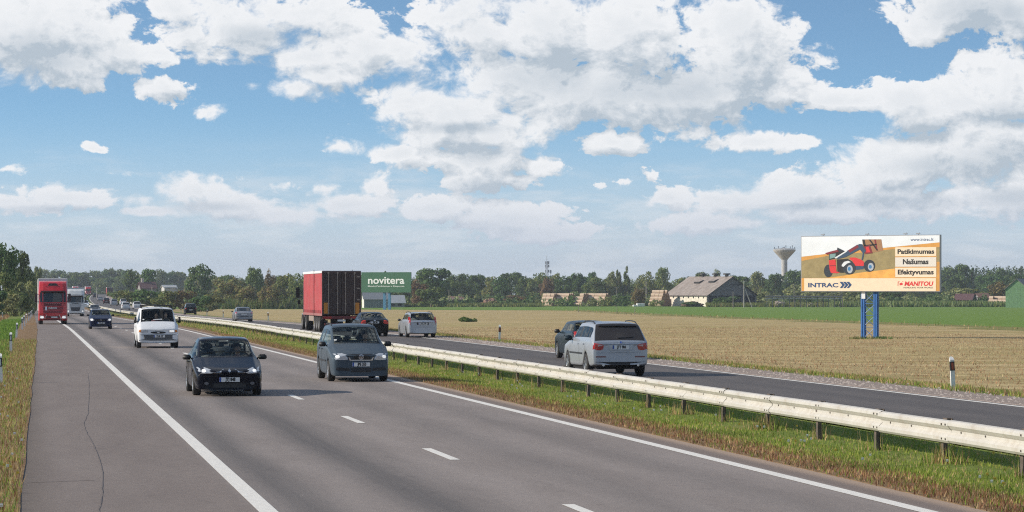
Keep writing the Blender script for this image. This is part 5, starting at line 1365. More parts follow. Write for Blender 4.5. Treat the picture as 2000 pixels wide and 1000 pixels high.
def car_body(S):
    """half-profile loft of the whole shell; returns the smoothed mesh (slot 0 body, 1 glass)"""
    W2 = S['W'] / 2; L = S['L']; H = S['H']; sill = S.get('sill', .165); wr = S.get('wr', .31); ar = wr + .055
    yc, r0, r1, yt = S['cowl'], S['roof0'], S['roof1'], S['tail']; wf, wb = S['axles']
    st = [0, .07, .25, L - .30, L - .07, L]
    for a in (wf, wb): st += [a - ar - .09, a - ar * .92, a - ar * .55, a, a + ar * .55, a + ar * .92, a + ar + .09]
    yb = S['bpillar']; yq = S['cpillar']
    st += [yc, yc + .07, (yc + r0) / 2, r0 - .05, r0 + .03, yb - .05, yb + .05, yq - .06, yq + .06, r1, r1 + .08, yt - .04, yt]
    st = sorted(set(round(v, 3) for v in st if 0 <= v <= L)); out = [st[0]]
    must = {round(v, 3) for v in (yc, r0 - .05, yb - .05, yb + .05, yq - .06, yq + .06, r1, yt, L)}
    for v in st[1:]:
        if v - out[-1] < .045:
            if v in must: out[-1] = v
            continue
        out.append(v)
    st = out
    top = S['top']; belt = S['belt']; plan_w = S.get('plan', [(0, .85), (.10, .93), (.40, .98), (1.0, 1.0), (L - .8, .995), (L - .15, .97), (L, .92)])
    rw = S['roofw'] / 2; hw = S.get('hoodw', .80) * W2; tw = S.get('trunkw', .80) * W2
    rows = []
    for y in st:
        w = W2 * lerp_tab(plan_w, y); zt = lerp_tab(top, y); zs = min(lerp_tab(belt, y), zt - .05)
        zb = sill + lerp_tab(S.get('under', [(0, .0), (.3, 0), (L - .3, .02), (L, .08)]), y)
        for a in (wf, wb):
            d = abs(y - a)
            if d < ar: zb = max(zb, wr + math.sqrt(ar * ar - d * d) * .98)
        zm = max(sill + (zs - sill) * .55, zb + .05); zs = max(zs, zm + .04)
        zt = max(zt, zs + .04)
        if y <= yc: t = hw
        elif y < r0: t = hw + (rw - hw) * (y - yc) / (r0 - yc)
        elif y <= r1: t = rw
        elif y < yt: t = rw + (tw - rw) * (y - r1) / max(.01, yt - r1)
        else: t = tw * min(1, w / W2 + .03)
        t = min(t, w * .97)
        hood = y <= yc or y >= yt
        zr = zt - (.035 if hood else S.get('crown', .055)); zr = max(zr, zs + .015)
        ws = w * .985; wl = w * .965
        r = [(0, zb), (w * .94, zb), (w * .975, zb + .02), (w, zm), (ws, zs)]
        wx = ws + (t - ws) * .10; zx = zs + (zr - zs) * .06
        r.append((wx, zx)); r.append((t + (ws - t) * .06, zr - (zr - zs) * .05))
        r.append((t * .965, zr + (zt - zr) * .35)); r.append((t * .84, zr + (zt - zr) * .62)); r.append((t * .45, zr + (zt - zr) * .92)); r.append((0, zt))
        rows.append((y, r))
    nr = len(rows[0][1]); bm = bmesh.new(); V = []
    nose = S.get('nose', .05)
    for i, (y, r) in enumerate(rows):
        right = []; left = []
        for j, (x, z) in enumerate(r):
            yy = y
            f = (x / W2) ** 2
            if y < .3: yy = y - nose * (1 - f) * (1 - y / .3) + S.get('rake', .0) * max(0, z - .5) * (1 - y / .3)
            if y > L - .3: yy = y + S.get('rear_bulge', .03) * (1 - f) * (1 - (L - y) / .3)
            b = bm.verts.new((x, yy, z)); right.append(b)
            left.append(b if x == 0 else bm.verts.new((-x, yy, z)))
        V.append((right, left))
    gl = S.get('side_glass', (yc + .35 * (r0 - yc), yt - .10)); rear_on = S.get('rear_glass', True)
    for i in range(len(rows) - 1):
        ya, yb2 = rows[i][0], rows[i + 1][0]; ym = (ya + yb2) / 2
        for j in range(nr - 1):
            mi = 0
            if j == 5 and gl[0] < ym < gl[1] and not (yb - .07 < ym < yb + .07) and not (yq - .08 < ym < yq + .08): mi = 1
            elif j == 5 and gl[0] < ym < gl[1]: mi = 4
            if j >= 7 and yc + .03 < ym < r0 - .03: mi = 2
            if j >= 7 and rear_on and r1 + .03 < ym < yt - .02: mi = 3
            a, b = V[i], V[i + 1]
            f = bm.faces.new((a[0][j], a[0][j + 1], b[0][j + 1], b[0][j])); f.material_index = mi
            f = bm.faces.new((a[1][j + 1], a[1][j], b[1][j], b[1][j + 1])); f.material_index = mi
    for (R_, L_), flip in ((V[0], False), (V[-1], True)):
        for j in range(nr - 1):
            q = [R_[j], R_[j + 1], L_[j + 1], L_[j]]
            q = [v for k, v in enumerate(q) if v not in q[:k]]
            if len(q) >= 3: bm.faces.new(q if not flip else q[::-1])
    bmesh.ops.recalc_face_normals(bm, faces=bm.faces)
    me = bpy.data.meshes.new('shell'); bm.to_mesh(me); bm.free()
    o = bpy.data.objects.new('shell', me); COL.objects.link(o); sd = o.modifiers.new('s', 'SUBSURF'); sd.levels = sd.render_levels = S.get('subdiv', 2)
    dg = bpy.context.evaluated_depsgraph_get(); out = bpy.data.meshes.new_from_object(o.evaluated_get(dg))
    bpy.data.objects.remove(o); bpy.data.meshes.remove(me)
    out.shade_smooth()
    return out

def pick(me, idx, name):
    """the faces with the given material slots as a mesh of their own"""
    bm = bmesh.new(); bm.from_mesh(me)
    bmesh.ops.delete(bm, geom=[f for f in bm.faces if f.material_index not in idx], context='FACES')
    for f in bm.faces: f.material_index = 0
    n = bpy.data.meshes.new(name); bm.to_mesh(n); bm.free(); n.materials.clear(); n.shade_smooth(); return n

class Skin:
    """puts thin shaped pieces onto the shell by dropping their outline on it"""
    def __init__(s, me):
        bm = bmesh.new(); bm.from_mesh(me); s.t = BVHTree.FromBMesh(bm); bm.free()
    def hit(s, a, b, side):
        if side == 'F': o, d = Vector((a, -3, b)), Vector((0, 1, 0))
        elif side == 'B': o, d = Vector((a, 30, b)), Vector((0, -1, 0))
        elif side == 'R': o, d = Vector((5, a, b)), Vector((-1, 0, 0))
        elif side == 'L': o, d = Vector((-5, a, b)), Vector((1, 0, 0))
        p = s.t.ray_cast(o, d)[0]
        return p, d
    def piece(s, name, pts, side, m, parent, off=.012, step=.10, flat=False, rings=3):
        P = []
        for (a, b) in zip(pts, pts[1:] + pts[:1]):
            n = max(1, int(math.dist(a, b) / step))
            for k in range(n): P.append((a[0] + (b[0] - a[0]) * k / n, a[1] + (b[1] - a[1]) * k / n))
        cx = sum(p[0] for p in P) / len(P); cy = sum(p[1] for p in P) / len(P)
        last = None; vs = []; n = len(P); hits = []
        for k in range(rings + 1):
            f = k / rings
            for (a, b) in (P if k else [(0, 0)]):
                q = (cx + (a - cx) * f, cy + (b - cy) * f) if k else (cx, cy)
                p, d = s.hit(q[0], q[1], side); hits.append((q, p))
        good = [p for q, p in hits if p is not None]
        if not good: return None
        if flat:
            ax = 1 if side in 'FB' else 0
            ext = (min if side in 'FR' and side == 'F' or side == 'L' else max)(p[ax] for p in good)
        vs = []
        for q, p in hits:
            if p is None: p = min(good, key=lambda g: ((g.x if side in 'FB' else g.y) - q[0]) ** 2 + (g.z - q[1]) ** 2)
            v = Vector((q[0], p.y, q[1])) if side in 'FB' else Vector((p.x, q[0], q[1]))
            if flat: v[ax] = ext
            vs.append(v - d * off)
        fs = [(0, 1 + i, 1 + (i + 1) % n) for i in range(n)]
        for k in range(1, rings):
            a0 = 1 + (k - 1) * n; b0 = 1 + k * n
            fs += [(a0 + i, b0 + i, b0 + (i + 1) % n, a0 + (i + 1) % n) for i in range(n)]
        base = len(vs); o0 = 1 + (rings - 1) * n
        vs += [vs[o0 + i] + d * (off + .02) for i in range(n)]
        fs += [(o0 + i, base + i, base + (i + 1) % n, o0 + (i + 1) % n) for i in range(n)]
        me = bpy.data.meshes.new(name); me.from_pydata(vs, [], fs)
        bm = bmesh.new(); bm.from_mesh(me); bmesh.ops.recalc_face_normals(bm, faces=bm.faces); bm.to_mesh(me); bm.free()
        o = mesh_obj(name, me, m, parent); o['_off'] = off
        del o['_off']
        return o
    def pair(s, name, pts, side, m, parent, **k):
        s.piece(name, pts, side, m, parent, **k)
        if side in 'FB': s.piece(name, [(-a, b) for a, b in pts], side, m, parent, **k)
        else: s.piece(name, pts, {'R': 'L', 'L': 'R'}[side], m, parent, **k)

_wheels = {}
def wheel(parent, x, y, r, w=.205, spokes=7, rim=None, name='wheel'):
    """tyre with a rim on its outer side; x < 0 is the left side of the car as it is built"""
    rim = rim or RIM; key = (round(r, 3), spokes, rim.name, x > 0, w)
    if key not in _wheels:
        sgn = 1 if x > 0 else -1
        t = MB(); t.lathe([(r * .64, -w / 2), (r * .92, -w / 2), (r, -w * .36), (r, w * .36), (r * .92, w / 2), (r * .64, w / 2)], axis='X', n=24); tm = t.mesh('wheel'); tm.materials.append(RUBBER); tm.shade_smooth()
        q = MB(); f = sgn * w * .40
        q.lathe([(r * .66, sgn * w * .47), (r * .60, sgn * w * .50), (r * .57, f)], axis='X', n=24)
        for k in range(spokes):
            a = 2 * math.pi * k / spokes; d = Vector((0, math.cos(a), math.sin(a))); p = Vector((0, -math.sin(a), math.cos(a))); hw = r * .085
            v = [d * r * .10 + p * hw * 1.3, d * r * .60 + p * hw, d * r * .60 - p * hw, d * r * .10 - p * hw * 1.3]
            q.add([Vector((f + sgn * .012, 0, 0)) + c for c in v] + [Vector((f - sgn * .03, 0, 0)) + c for c in v], [(0, 1, 2, 3), (0, 4, 5, 1), (1, 5, 6, 2), (2, 6, 7, 3), (3, 7, 4, 0)])
        q.tube((f - sgn * .03, 0, 0), (f + sgn * .02, 0, 0), r * .16, r * .13, 12)
        rm = q.mesh('rim'); rm.materials.append(rim)
        b = MB(); b.tube((f - sgn * .07, 0, 0), (f - sgn * .05, 0, 0), r * .62, n=20); bm_ = b.mesh('hub'); bm_.materials.append(WELL)
        _wheels[key] = (tm, rm, bm_)
    tm, rm, bm_ = _wheels[key]
    o = bpy.data.objects.new(name, tm); COL.objects.link(o); o.parent = parent; o.location = (x, y, r)
    for n, m in (('rim', rm), ('hub', bm_)):
        c = bpy.data.objects.new(n, m); COL.objects.link(c); c.parent = o
    return o

def plate(parent, skin, x, z, side, text, w=.52, h=.113, detail=True):
    pts = [(x - w / 2, z - h / 2), (x + w / 2, z - h / 2), (x + w / 2, z + h / 2), (x - w / 2, z + h / 2)]
    o = skin.piece('number_plate', pts, side, PLATE, parent, off=.03, flat=True)
    if not detail: return
    yv = o.data.vertices[0].co.y; s = -1 if side == 'F' else 1
    m = MB(); xb = x - w / 2 + .025 if side == 'F' else x + w / 2 - .025
    m.box((xb, yv + s * .003, z), (.045, .004, h * .98)); m.build('blue_band', PLATEBLUE, o)
    me = text_mesh(text, .118, .006, 0, .72, 'CENTER'); M = Matrix.Rotation(R(90), 4, 'X')
    if side == 'B': M = Matrix.Rotation(math.pi, 4, 'Z') @ M
    me.transform(M); me.transform(Matrix.Translation((x + (.025 if side == 'F' else -.025), yv + s * .005, z))); mesh_obj('lettering', me, INK, o)

def place(o, u, D, away):
    """stands a car on the road: u is the photo column of the middle of the end that faces the camera"""
    x, y = plan(u, D)
    if away: y += o.get('length', 0.0)
    o.rotation_euler = (slope(y) * (1 if not away else -1), 0, 0 if not away else math.pi)
    o.location = (x, y, gz(x, y))
    return o

def roof_rails(parent, S, m, y0, y1, h=.05):
    for s in (-1, 1):
        x = s * (S['roofw'] / 2 - .04); q = MB(); n = 8; p = []
        for i in range(n + 1):
            y = y0 + (y1 - y0) * i / n; z = lerp_tab(S['top'], y) - .045 + h * min(1, min(i, n - i) / 1.0); p.append((x, y, z))
        for a, b in zip(p, p[1:]): q.tube(a, b, .018, n=6)
        q.build('roof_rail', m, parent)

def make_car(S):
    """S describes one car; the shell is lofted, glass, lamps, grille, plates, wheels, mirrors and seats are parts of their own"""
    root = empty('car', (0, 0, 0), 0, S['label'], S.get('cat', 'car'), S.get('group'))
    pm = S['paint']; L = S['L']; root['length'] = L; W2 = S['W'] / 2; det = S.get('detail', 2)
    me = car_body(S); sk = Skin(me)
    body = pick(me, (0,), 'body'); body.materials.append(pm); bo = bpy.data.objects.new('body', body); COL.objects.link(bo); bo.parent = root
    gsel = S.get('glass', None) or (GLASS if det >= 2 else DGLASS)
    for idx, nm in ((1, 'side_window'), (2, 'windscreen'), (3, 'rear_window'), (4, 'window_pillar')):
        for g in islands(pick(me, (idx,), nm), nm): g.materials.append(BLACKP if idx == 4 else S.get('glass_' + nm, gsel)); o = bpy.data.objects.new(nm, g); COL.objects.link(o); o.parent = root
    # inner floor and wells: dark block added to stop light passing through the shell
    m = MB(); m.box((0, L / 2, .40), (S['W'] * .74, L * .90, .34)); m.box((0, (S['axles'][0] + S['axles'][1]) / 2, .34), (S['W'] * .88, (S['axles'][1] - S['axles'][0]) - 1.0, .26))
    m.build('floor_pan', WELL, root)
    for y in S['axles']:
        for s in (-1, 1): wheel(root, s * (W2 - .115), y, S.get('wr', .31), rim=S.get('rim'), spokes=S.get('spokes', 7))
    # mirrors
    ym = S['cowl'] + S.get('mirror_dy', .42); zm = S.get('mirror_z', lerp_tab(S['belt'], ym) + .07); ms = S.get('mirror', (.20, .12, .13))
    for s in (-1, 1):
        q = MB(); q.box((s * (W2 + ms[0] / 2 - .02), ym, zm), ms, taper=.85); q.box((s * (W2 - .06), ym + .01, zm - ms[2] * .3), (.14, .06, .05))
        q.build('mirror', S.get('mirror_mat', BLACKP), root, .03, 2, True)
    # interior
    if det >= 2:
        ys = S['cowl'] + S.get('seat_dy', 1.15); zf = .30
        for s in (-1, 1):
            q = MB(); x = s * W2 * .43; zs_ = zf - .08
            q.box((x, ys, zs_ + .30), (.48, .50, .16)); q.box((x, ys + .27, zs_ + .62), (.46, .14, .62), rx=R(-14), taper=.9); q.box((x, ys + .36, zs_ + 1.00), (.27, .10, .20), rx=R(-10))
            q.build('seat', SEATM, root, .05, 2, True)
        q = MB(); yr = ys + .95; q.box((0, yr, zf + .30), (1.25, .48, .16)); q.box((0, yr + .25, zf + .60), (1.25, .14, .56), rx=R(-14))
        for x in (-.38, 0, .38): q.box((x, yr + .33, zf + .93), (.24, .08, .16))
        q.build('rear_seat', SEATM, root, .04, 2, True)
        q = MB(); q.box((0, S['cowl'] + .34, S.get('dash_z', lerp_tab(S['belt'], S['cowl'] + .3) - .06)), (S['W'] * .80, .62, .16)); q.build('dashboard', BLACKP, root, .03, 2, True)
        q = MB(); xs = S.get('wheel_x', W2 * .43); yw = ys - .47; zw = S.get('wheel_z', .92); n = 18
        for k in range(n):
            a, b = 2 * math.pi * k / n, 2 * math.pi * (k + 1) / n; tl = .45
            f = lambda t: (xs + .19 * math.cos(t), yw + .19 * math.sin(t) * tl, zw + .19 * math.sin(t) * .9)
            q.tube(f(a), f(b), .016, n=6)
        q.tube((xs, yw, zw), (xs, yw - .3, zw - .14), .03, n=6); q.build('steering_wheel', mat('wheel_rim_leather', (.16, .12, .09), .6), root)
        q = MB(); q.box((0, S['roof0'] + .02, S['H'] - .17), (.22, .03, .07)); q.build('inner_mirror', BLACKP, root)
        sm = mat('sun_visor', (.45, .44, .41), .8)
        for s in (-1, 1): q = MB(); q.box((s * W2 * .40, S['roof0'] + .06, S['H'] - .13), (.46, .03, .10), rx=R(-40)); q.build('sun_visor', sm, root)
    # wipers, seams, handles
    if det >= 1:
        for s in (0, 1):
            a = sk.hit(-.55 + .62 * s, S['roof0'] - 5, 'F')[0]
        hd = S.get('handle_z', lerp_tab(S['belt'], S['bpillar']) - .10)
        for yh in S.get('handles', (S['bpillar'] - .17, S['cpillar'] - .25)):
            sk.pair('door_handle', [(yh - .09, hd - .018), (yh + .09, hd - .018), (yh + .09, hd + .018), (yh - .09, hd + .018)], 'R', S.get('handle_mat', pm), root, off=.03, rings=1)
        z0 = S.get('sill', .2) + .05
        for yv in S.get('seams', (S['cowl'] + .12, S['bpillar'], S['cpillar'] + .02)):
            zt_ = lerp_tab(S['belt'], yv) + .01
            sk.pair('door_seam', [(yv - .006, z0), (yv + .006, z0), (yv + .006, zt_), (yv - .006, zt_)], 'R', BLACKP, root, off=.003, rings=1, step=.12)
        zr = S.get('strip_z', None)
        if zr: sk.pair('side_strip', [(S['axles'][0] + .45, zr - .025), (S['axles'][1] - .45, zr - .025), (S['axles'][1] - .45, zr + .025), (S['axles'][0] + .45, zr + .025)], 'R', BLACKP, root, off=.015, rings=1)
    for (nm, side, pts, m, kw) in S.get('pieces', []):
        sk.piece(nm, pts, side, m, root, **kw)
    for (nm, side, pts, m, kw) in S.get('pairs', []):
        sk.pair(nm, pts, side, m, root, **kw)
    for (side, x, z, txt) in S.get('plates', []):
        plate(root, sk, x, z, side, txt, detail=det >= 2)
    if S.get('rails'): roof_rails(root, S, S.get('rail_mat', BLACKP), *S['rails'])
    q = MB(); yw = S['cowl'] + .10
    if det >= 2:
        for x0, x1 in ((-.62, -.02), (.02, .62)):
            pts = []
            for k in range(5):
                x = x0 + (x1 - x0) * k / 4; p = sk.t.ray_cast(Vector((x, yw + .05 + .02 * k, 4)), Vector((0, 0, -1)))[0]
                if p: pts.append(p + Vector((0, -.01, .015)))
            for a, b in zip(pts, pts[1:]): q.tube(a, b, .010, n=5)
        if q.v: q.build('wiper', BLACKP, root)
    bpy.data.meshes.remove(me)
    return root

def islands(me, name):
    """each connected pane as a mesh of its own"""
    if not len(me.polygons): return []
    bm = bmesh.new(); bm.from_mesh(me); bm.faces.ensure_lookup_table(); seen = set(); out = []
    for f in bm.faces:
        if f.index in seen: continue
        st = [f]; grp = []; seen.add(f.index)
        while st:
            g = st.pop(); grp.append(g)
            for v in g.verts:
                for h in v.link_faces:
                    if h.index not in seen: seen.add(h.index); st.append(h)
        ids = {}; vs = []; fs = []
        for g in grp:
            q = []
            for v in g.verts:
                if v.index not in ids: ids[v.index] = len(vs); vs.append(v.co.copy())
                q.append(ids[v.index])
            fs.append(q)
        m = bpy.data.meshes.new(name); m.from_pydata(vs, [], fs); m.shade_smooth(); out.append(m)
    bm.free(); bpy.data.meshes.remove(me); return out

def ellipse(cx, cz, rx, rz, n=14): return [(cx + rx * math.cos(2 * math.pi * i / n), cz + rz * math.sin(2 * math.pi * i / n)) for i in range(n)]
def rect(x0, x1, z0, z1): return [(x0, z0), (x1, z0), (x1, z1), (x0, z1)]
K = dict
def base_saloon(L, W, H, hood=.72, cowl_z=.97, cowl=1.25, roof0=2.05, roof1=3.35, tail=4.05, trunk=1.02, rear=.95, beltf=.90, beltr=.98, **kw):
    S = dict(L=L, W=W, H=H, cowl=cowl, roof0=roof0, roof1=roof1, tail=tail, bpillar=kw.pop('bpillar', (roof0 + roof1) / 2 + .05), cpillar=kw.pop('cpillar', roof1 - .02),
             axles=kw.pop('axles', (.92, .92 + L * .585)), roofw=kw.pop('roofw', W * .73),
             top=[(0, hood - .10), (.08, hood - .02), (.25, hood + .04), (cowl, cowl_z), (roof0, H - .035), ((roof0 + roof1) / 2, H), (roof1, H - .05), (tail, trunk), (L - .15, rear), (L, rear - .12)],
             belt=[(0, hood - .20), (.3, hood - .05), (cowl, beltf), (tail, beltr), (L, rear - .14)])
    S.update(kw); return S
def base_estate(L, W, H, hood=.80, cowl_z=1.02, cowl=1.1, roof0=1.95, tail_z=1.0, slant=.35, beltf=.95, beltr=1.02, **kw):
    r1 = L - .12 - slant; tail = L - .06
    S = dict(L=L, W=W, H=H, cowl=cowl, roof0=roof0, roof1=r1, tail=tail, bpillar=kw.pop('bpillar', roof0 + .72), cpillar=kw.pop('cpillar', roof0 + 1.62), axles=kw.pop('axles', (.90, .90 + L * .60)), roofw=kw.pop('roofw', W * .75),
             top=[(0, hood - .10), (.08, hood - .02), (.25, hood + .04), (cowl, cowl_z), (roof0, H - .035), ((roof0 + r1) / 2, H), (r1, H - .05), (tail, tail_z), (L, tail_z - .10)],
             belt=[(0, hood - .20), (.3, hood - .05), (cowl, beltf), (tail, beltr - .04), (L, tail_z - .15)], trunkw=kw.pop('trunkw', .86), side_glass=kw.pop('side_glass', (cowl + .35 * (roof0 - cowl), r1 + slant * .35)),
             under=[(0, .0), (.3, 0), (L - .3, .04), (L, .10)])
    S.update(kw); return S

def build_cars():
    car_mats()
    navy = paint('paint_midnight', (.004, .005, .011), 0, .16); slate = paint('paint_slate', (.058, .080, .102), .1, .30); silver = paint('paint_silver', (.42, .445, .48), .5, .33); blue = paint('paint_navy', (.007, .013, .045), .1, .25)
    white = paint('paint_white', (.74, .75, .76), 0, .35, .12); black = paint('paint_black', (.008, .009, .010), 0, .22); grey = paint('paint_grey', (.30, .31, .33), .6, .35); teal = paint('paint_dark_teal', (.018, .030, .040), .2, .25); wine = paint('paint_wine', (.070, .018, .022), .3, .3); lbl = paint('paint_pale', (.55, .60, .66), .3, .33)
    bumper = mat('bumper_grey', (.085, .088, .092), .6)
    grille = mat('grille_black', (.012, .012, .013), .5); emblem = mat('emblem', (.55, .57, .60), .2, .9)
    # dark saloon nearest the camera
    S = base_saloon(4.6, 1.77, 1.485, hood=.70, cowl_z=.985, cowl=1.22, roof0=2.05, roof1=3.30, tail=4.10, trunk=1.05, rear=.98, beltf=.88, beltr=.96, paint=navy, label='midnight blue saloon nearest the camera with its headlamps lit', wr=.315, axles=(.95, 3.70), mirror=(.23, .13, .13), nose=.14, wheel_z=.95)
    S['plates'] = [('F', .0, .425, 'JTJ 848')]
    S['pairs'] = [('headlight', 'F', [(-.85, .63), (-.80, .735), (-.62, .735), (-.47, .68), (-.40, .60), (-.48, .575), (-.72, .585)], LAMP, K(off=.012)),
                  ('headlight_bulb', 'F', ellipse(-.64, .65, .05, .04), LAMPLIT, K(off=.02)), ('grille', 'F', [(-.395, .675), (-.15, .675), (-.20, .585), (-.385, .585)], grille, K(off=.008)),
                  ('grille_trim', 'F', [(-.39, .588), (-.20, .588), (-.135, .69), (-.165, .69), (-.215, .612), (-.39, .612)], CHROME, K(off=.016, rings=1)),
                  ('fog_lamp', 'F', ellipse(-.58, .33, .055, .04), mat('fog_dark', (.10, .10, .11), .2), K(off=.012)), ('bumper_groove', 'F', rect(-.80, -.30, .505, .520), grille, K(off=.006, rings=1))]
    S['pieces'] = [('emblem', 'F', [(-.035, .645), (0, .585), (.035, .645), (0, .705)], emblem, K(off=.03)), ('lower_grille', 'F', [(-.42, .22), (.42, .22), (.40, .33), (-.40, .33)], grille, K(off=.008))]
    car1 = make_car(S); place(car1, 448, 67.6, False)
    # slate grey people carrier
    S = base_estate(4.39, 1.79, 1.70, hood=.86, cowl_z=1.12, cowl=.98, roof0=1.92, tail_z=1.05, slant=.45, beltf=1.02, beltr=1.10, paint=slate, label='slate grey people carrier with roof rails beside the guardrail', wr=.315, axles=(.90, 3.58), nose=.10, rails=(2.1, 3.7, .05), mirror=(.22, .14, .15), strip_z=.60, wheel_z=1.08, seat_dy=1.25, dash_z=1.06)
    S['plates'] = [('F', .0, .515, 'JPE 353')]
    S['pairs'] = [('headlight', 'F', [(-.83, .68), (-.80, .83), (-.55, .845), (-.42, .80), (-.39, .66), (-.50, .645), (-.74, .65)], LAMP, K(off=.012)), ('headlight_bulb', 'F', ellipse(-.69, .745, .06, .05), LAMPLIT, K(off=.02)),
                  ('fog_grille', 'F', [(-.74, .35), (-.34, .32), (-.34, .41), (-.72, .43)], grille, K(off=.008)), ('grille_trim', 'F', [(-.40, .83), (-.375, .83), (-.30, .655), (-.30, .632), (-.34, .632)], CHROME, K(off=.016, rings=1))]
    S['pieces'] = [('grille', 'F', [(-.36, .82), (.36, .82), (.28, .66), (-.28, .66)], grille, K(off=.010)), ('grille_trim', 'F', rect(-.30, .30, .630, .652), CHROME, K(off=.016, rings=1)), ('emblem', 'F', ellipse(0, .735, .075, .075), emblem, K(off=.03)), ('emblem_core', 'F', ellipse(0, .735, .052, .052), grille, K(off=.034)),
                   ('emblem_letter', 'F', [(-.045, .77), (-.03, .77), (0, .70), (.03, .77), (.045, .77), (.01, .685), (-.01, .685)], emblem, K(off=.04, rings=1)), ('lower_grille', 'F', rect(-.30, .30, .29, .41), grille, K(off=.008)), ('lower_grille_bar', 'F', rect(-.30, .30, .345, .36), slate, K(off=.016, rings=1)), ('windscreen_sticker', 'F', rect(-.66, -.58, 1.20, 1.235), PLATE, K(off=.01, rings=1))]
    car2 = make_car(S); place(car2, 705, 78.4, False)
    # white van
    L = 4.6
    S = dict(L=L, W=1.97, H=1.95, cowl=.62, roof0=1.42, roof1=L - .25, tail=L - .05, bpillar=2.15, cpillar=3.3, axles=(.85, 3.68), roofw=1.52, hoodw=.84, trunkw=.90, wr=.33, sill=.26, crown=.10,
             top=[(0, .86), (.06, .95), (.18, 1.03), (.62, 1.26), (1.42, 1.90), (2.5, 1.95), (L - .25, 1.92), (L - .05, 1.15), (L, 1.05)], belt=[(0, .78), (.3, 1.0), (.62, 1.10), (L, 1.05)],
             plan=[(0, .90), (.10, .955), (.35, .99), (1.0, 1.0), (L - .2, .99), (L, .93)], side_glass=(.9, 2.1), nose=.06, paint=white, label='white van with roof rack and two people behind the windscreen', cat='van', mirror=(.14, .16, .30), mirror_z=1.32, mirror_dy=.30, seat_dy=.95, wheel_z=1.22, dash_z=1.12, glass_rear_window=DGLASS)
    S['plates'] = [('F', .05, .565, 'CUB 107')]
    S['pairs'] = [('headlight', 'F', rect(-.78, -.50, .73, .87), LAMP, K(off=.012)), ('indicator', 'F', [(-.92, .74), (-.79, .74), (-.79, .87), (-.91, .87)], AMBER, K(off=.013))]
    S['pieces'] = [('grille', 'F', ellipse(.0, .735, .36, .055, 18), grille, K(off=.012)), ('emblem', 'F', ellipse(0, .735, .07, .030), emblem, K(off=.02)), ('bumper', 'F', [(-.93, .40), (.93, .40), (.94, .64), (-.94, .64)], bumper, K(off=.022)), ('bumper_step', 'F', rect(-.90, .90, .355, .395), mat('bumper_light', (.22, .22, .22), .6), K(off=.03, rings=1)),
                   ('headlight_bulb', 'F', rect(.53, .75, .755, .85), LAMPLIT, K(off=.02)), ('paper', 'F', [(-.20, 1.325), (.22, 1.34), (.22, 1.39), (-.20, 1.345)], PLATE, K(off=.006, rings=1)), ('windscreen_sticker', 'F', rect(-.70, -.62, 1.32, 1.37), PLATE, K(off=.006, rings=1))]
    van = make_car(S); van.name = 'van'; place(van, 309, 125.5, False)
    q = MB(); 
    for y in (1.7, 2.6, 3.6):
        q.tube((-.72, y, 2.0), (.72, y, 2.0), .022, n=6)
        for s in (-1, 1): q.tube((.70 * s, y, 1.86), (.70 * s, y, 2.0), .02, n=6)
    for s in (-1, 0, 1): q.tube((.66 * s, 1.5, 2.02), (.66 * s, 4.0, 2.02), .02, n=6)
    q.build('roof_rack', BLACKP, van)
    # small dark blue hatchback
    S = base_estate(3.85, 1.65, 1.44, hood=.80, cowl_z=1.02, cowl=.95, roof0=1.72, tail_z=.98, slant=.5, beltf=.92, beltr=.98, paint=blue, label='small navy blue hatchback with bright headlamps behind the white van', wr=.29, axles=(.78, 3.20), nose=.12, wheel_z=1.0, seat_dy=1.1)
    S['plates'] = [('F', .0, .44, 'HUA 627')]
    S['pairs'] = [('headlight', 'F', [(-.79, .60), (-.76, .74), (-.60, .78), (-.45, .66), (-.48, .59), (-.66, .565)], LAMP, K(off=.012)), ('headlight_bulb', 'F', ellipse(-.63, .67, .10, .075), LAMPLIT, K(off=.02)), ('fog_lamp', 'F', ellipse(-.58, .33, .06, .04), grille, K(off=.01))]
    S['pieces'] = [('grille', 'F', [(-.34, .66), (.34, .66), (.28, .57), (-.28, .57)], grille, K(off=.010)), ('emblem', 'F', ellipse(0, .66, .08, .035), emblem, K(off=.02)), ('lower_grille', 'F', rect(-.36, .36, .25, .35), grille, K(off=.008))]
    c = make_car(S); place(c, 197, 192.0, False)
    # silver off-road estate seen from behind
    S = base_estate(4.67, 1.87, 1.71, hood=.95, cowl_z=1.16, cowl=1.25, roof0=2.05, tail_z=1.10, slant=.42, beltf=1.08, beltr=1.16, paint=silver, label='silver off-road estate seen from behind, just beyond the guardrail', wr=.355, sill=.27, axles=(.90, 3.72), nose=.08, rails=(2.3, 4.0, .06), glass=GLASS, mirror=(.24, .14, .16), mirror_mat=teal, strip_z=.70, rear_bulge=.05, spokes=5, glass_rear_window=mat('rear_glass_brown', (.045, .036, .030), .12, spec=.6), trunkw=.93)
    S['plates'] = [('B', .0, .915, 'JTT 984')]
    S['pairs'] = [('tail_light', 'B', [(.87, .84), (.86, 1.05), (.60, 1.01), (.53, .97), (.56, .85), (.64, .82)], REDL, K(off=.014)), ('tail_light_lens', 'B', [(.72, .93), (.56, .965), (.60, .99), (.72, 1.0)], mat('lens_pale', (.55, .40, .38), .2), K(off=.022, rings=1)), ('reflector', 'B', rect(.46, .78, .60, .635), mat('reflector_dim', (.20, .06, .05), .3), K(off=.012, rings=1))]
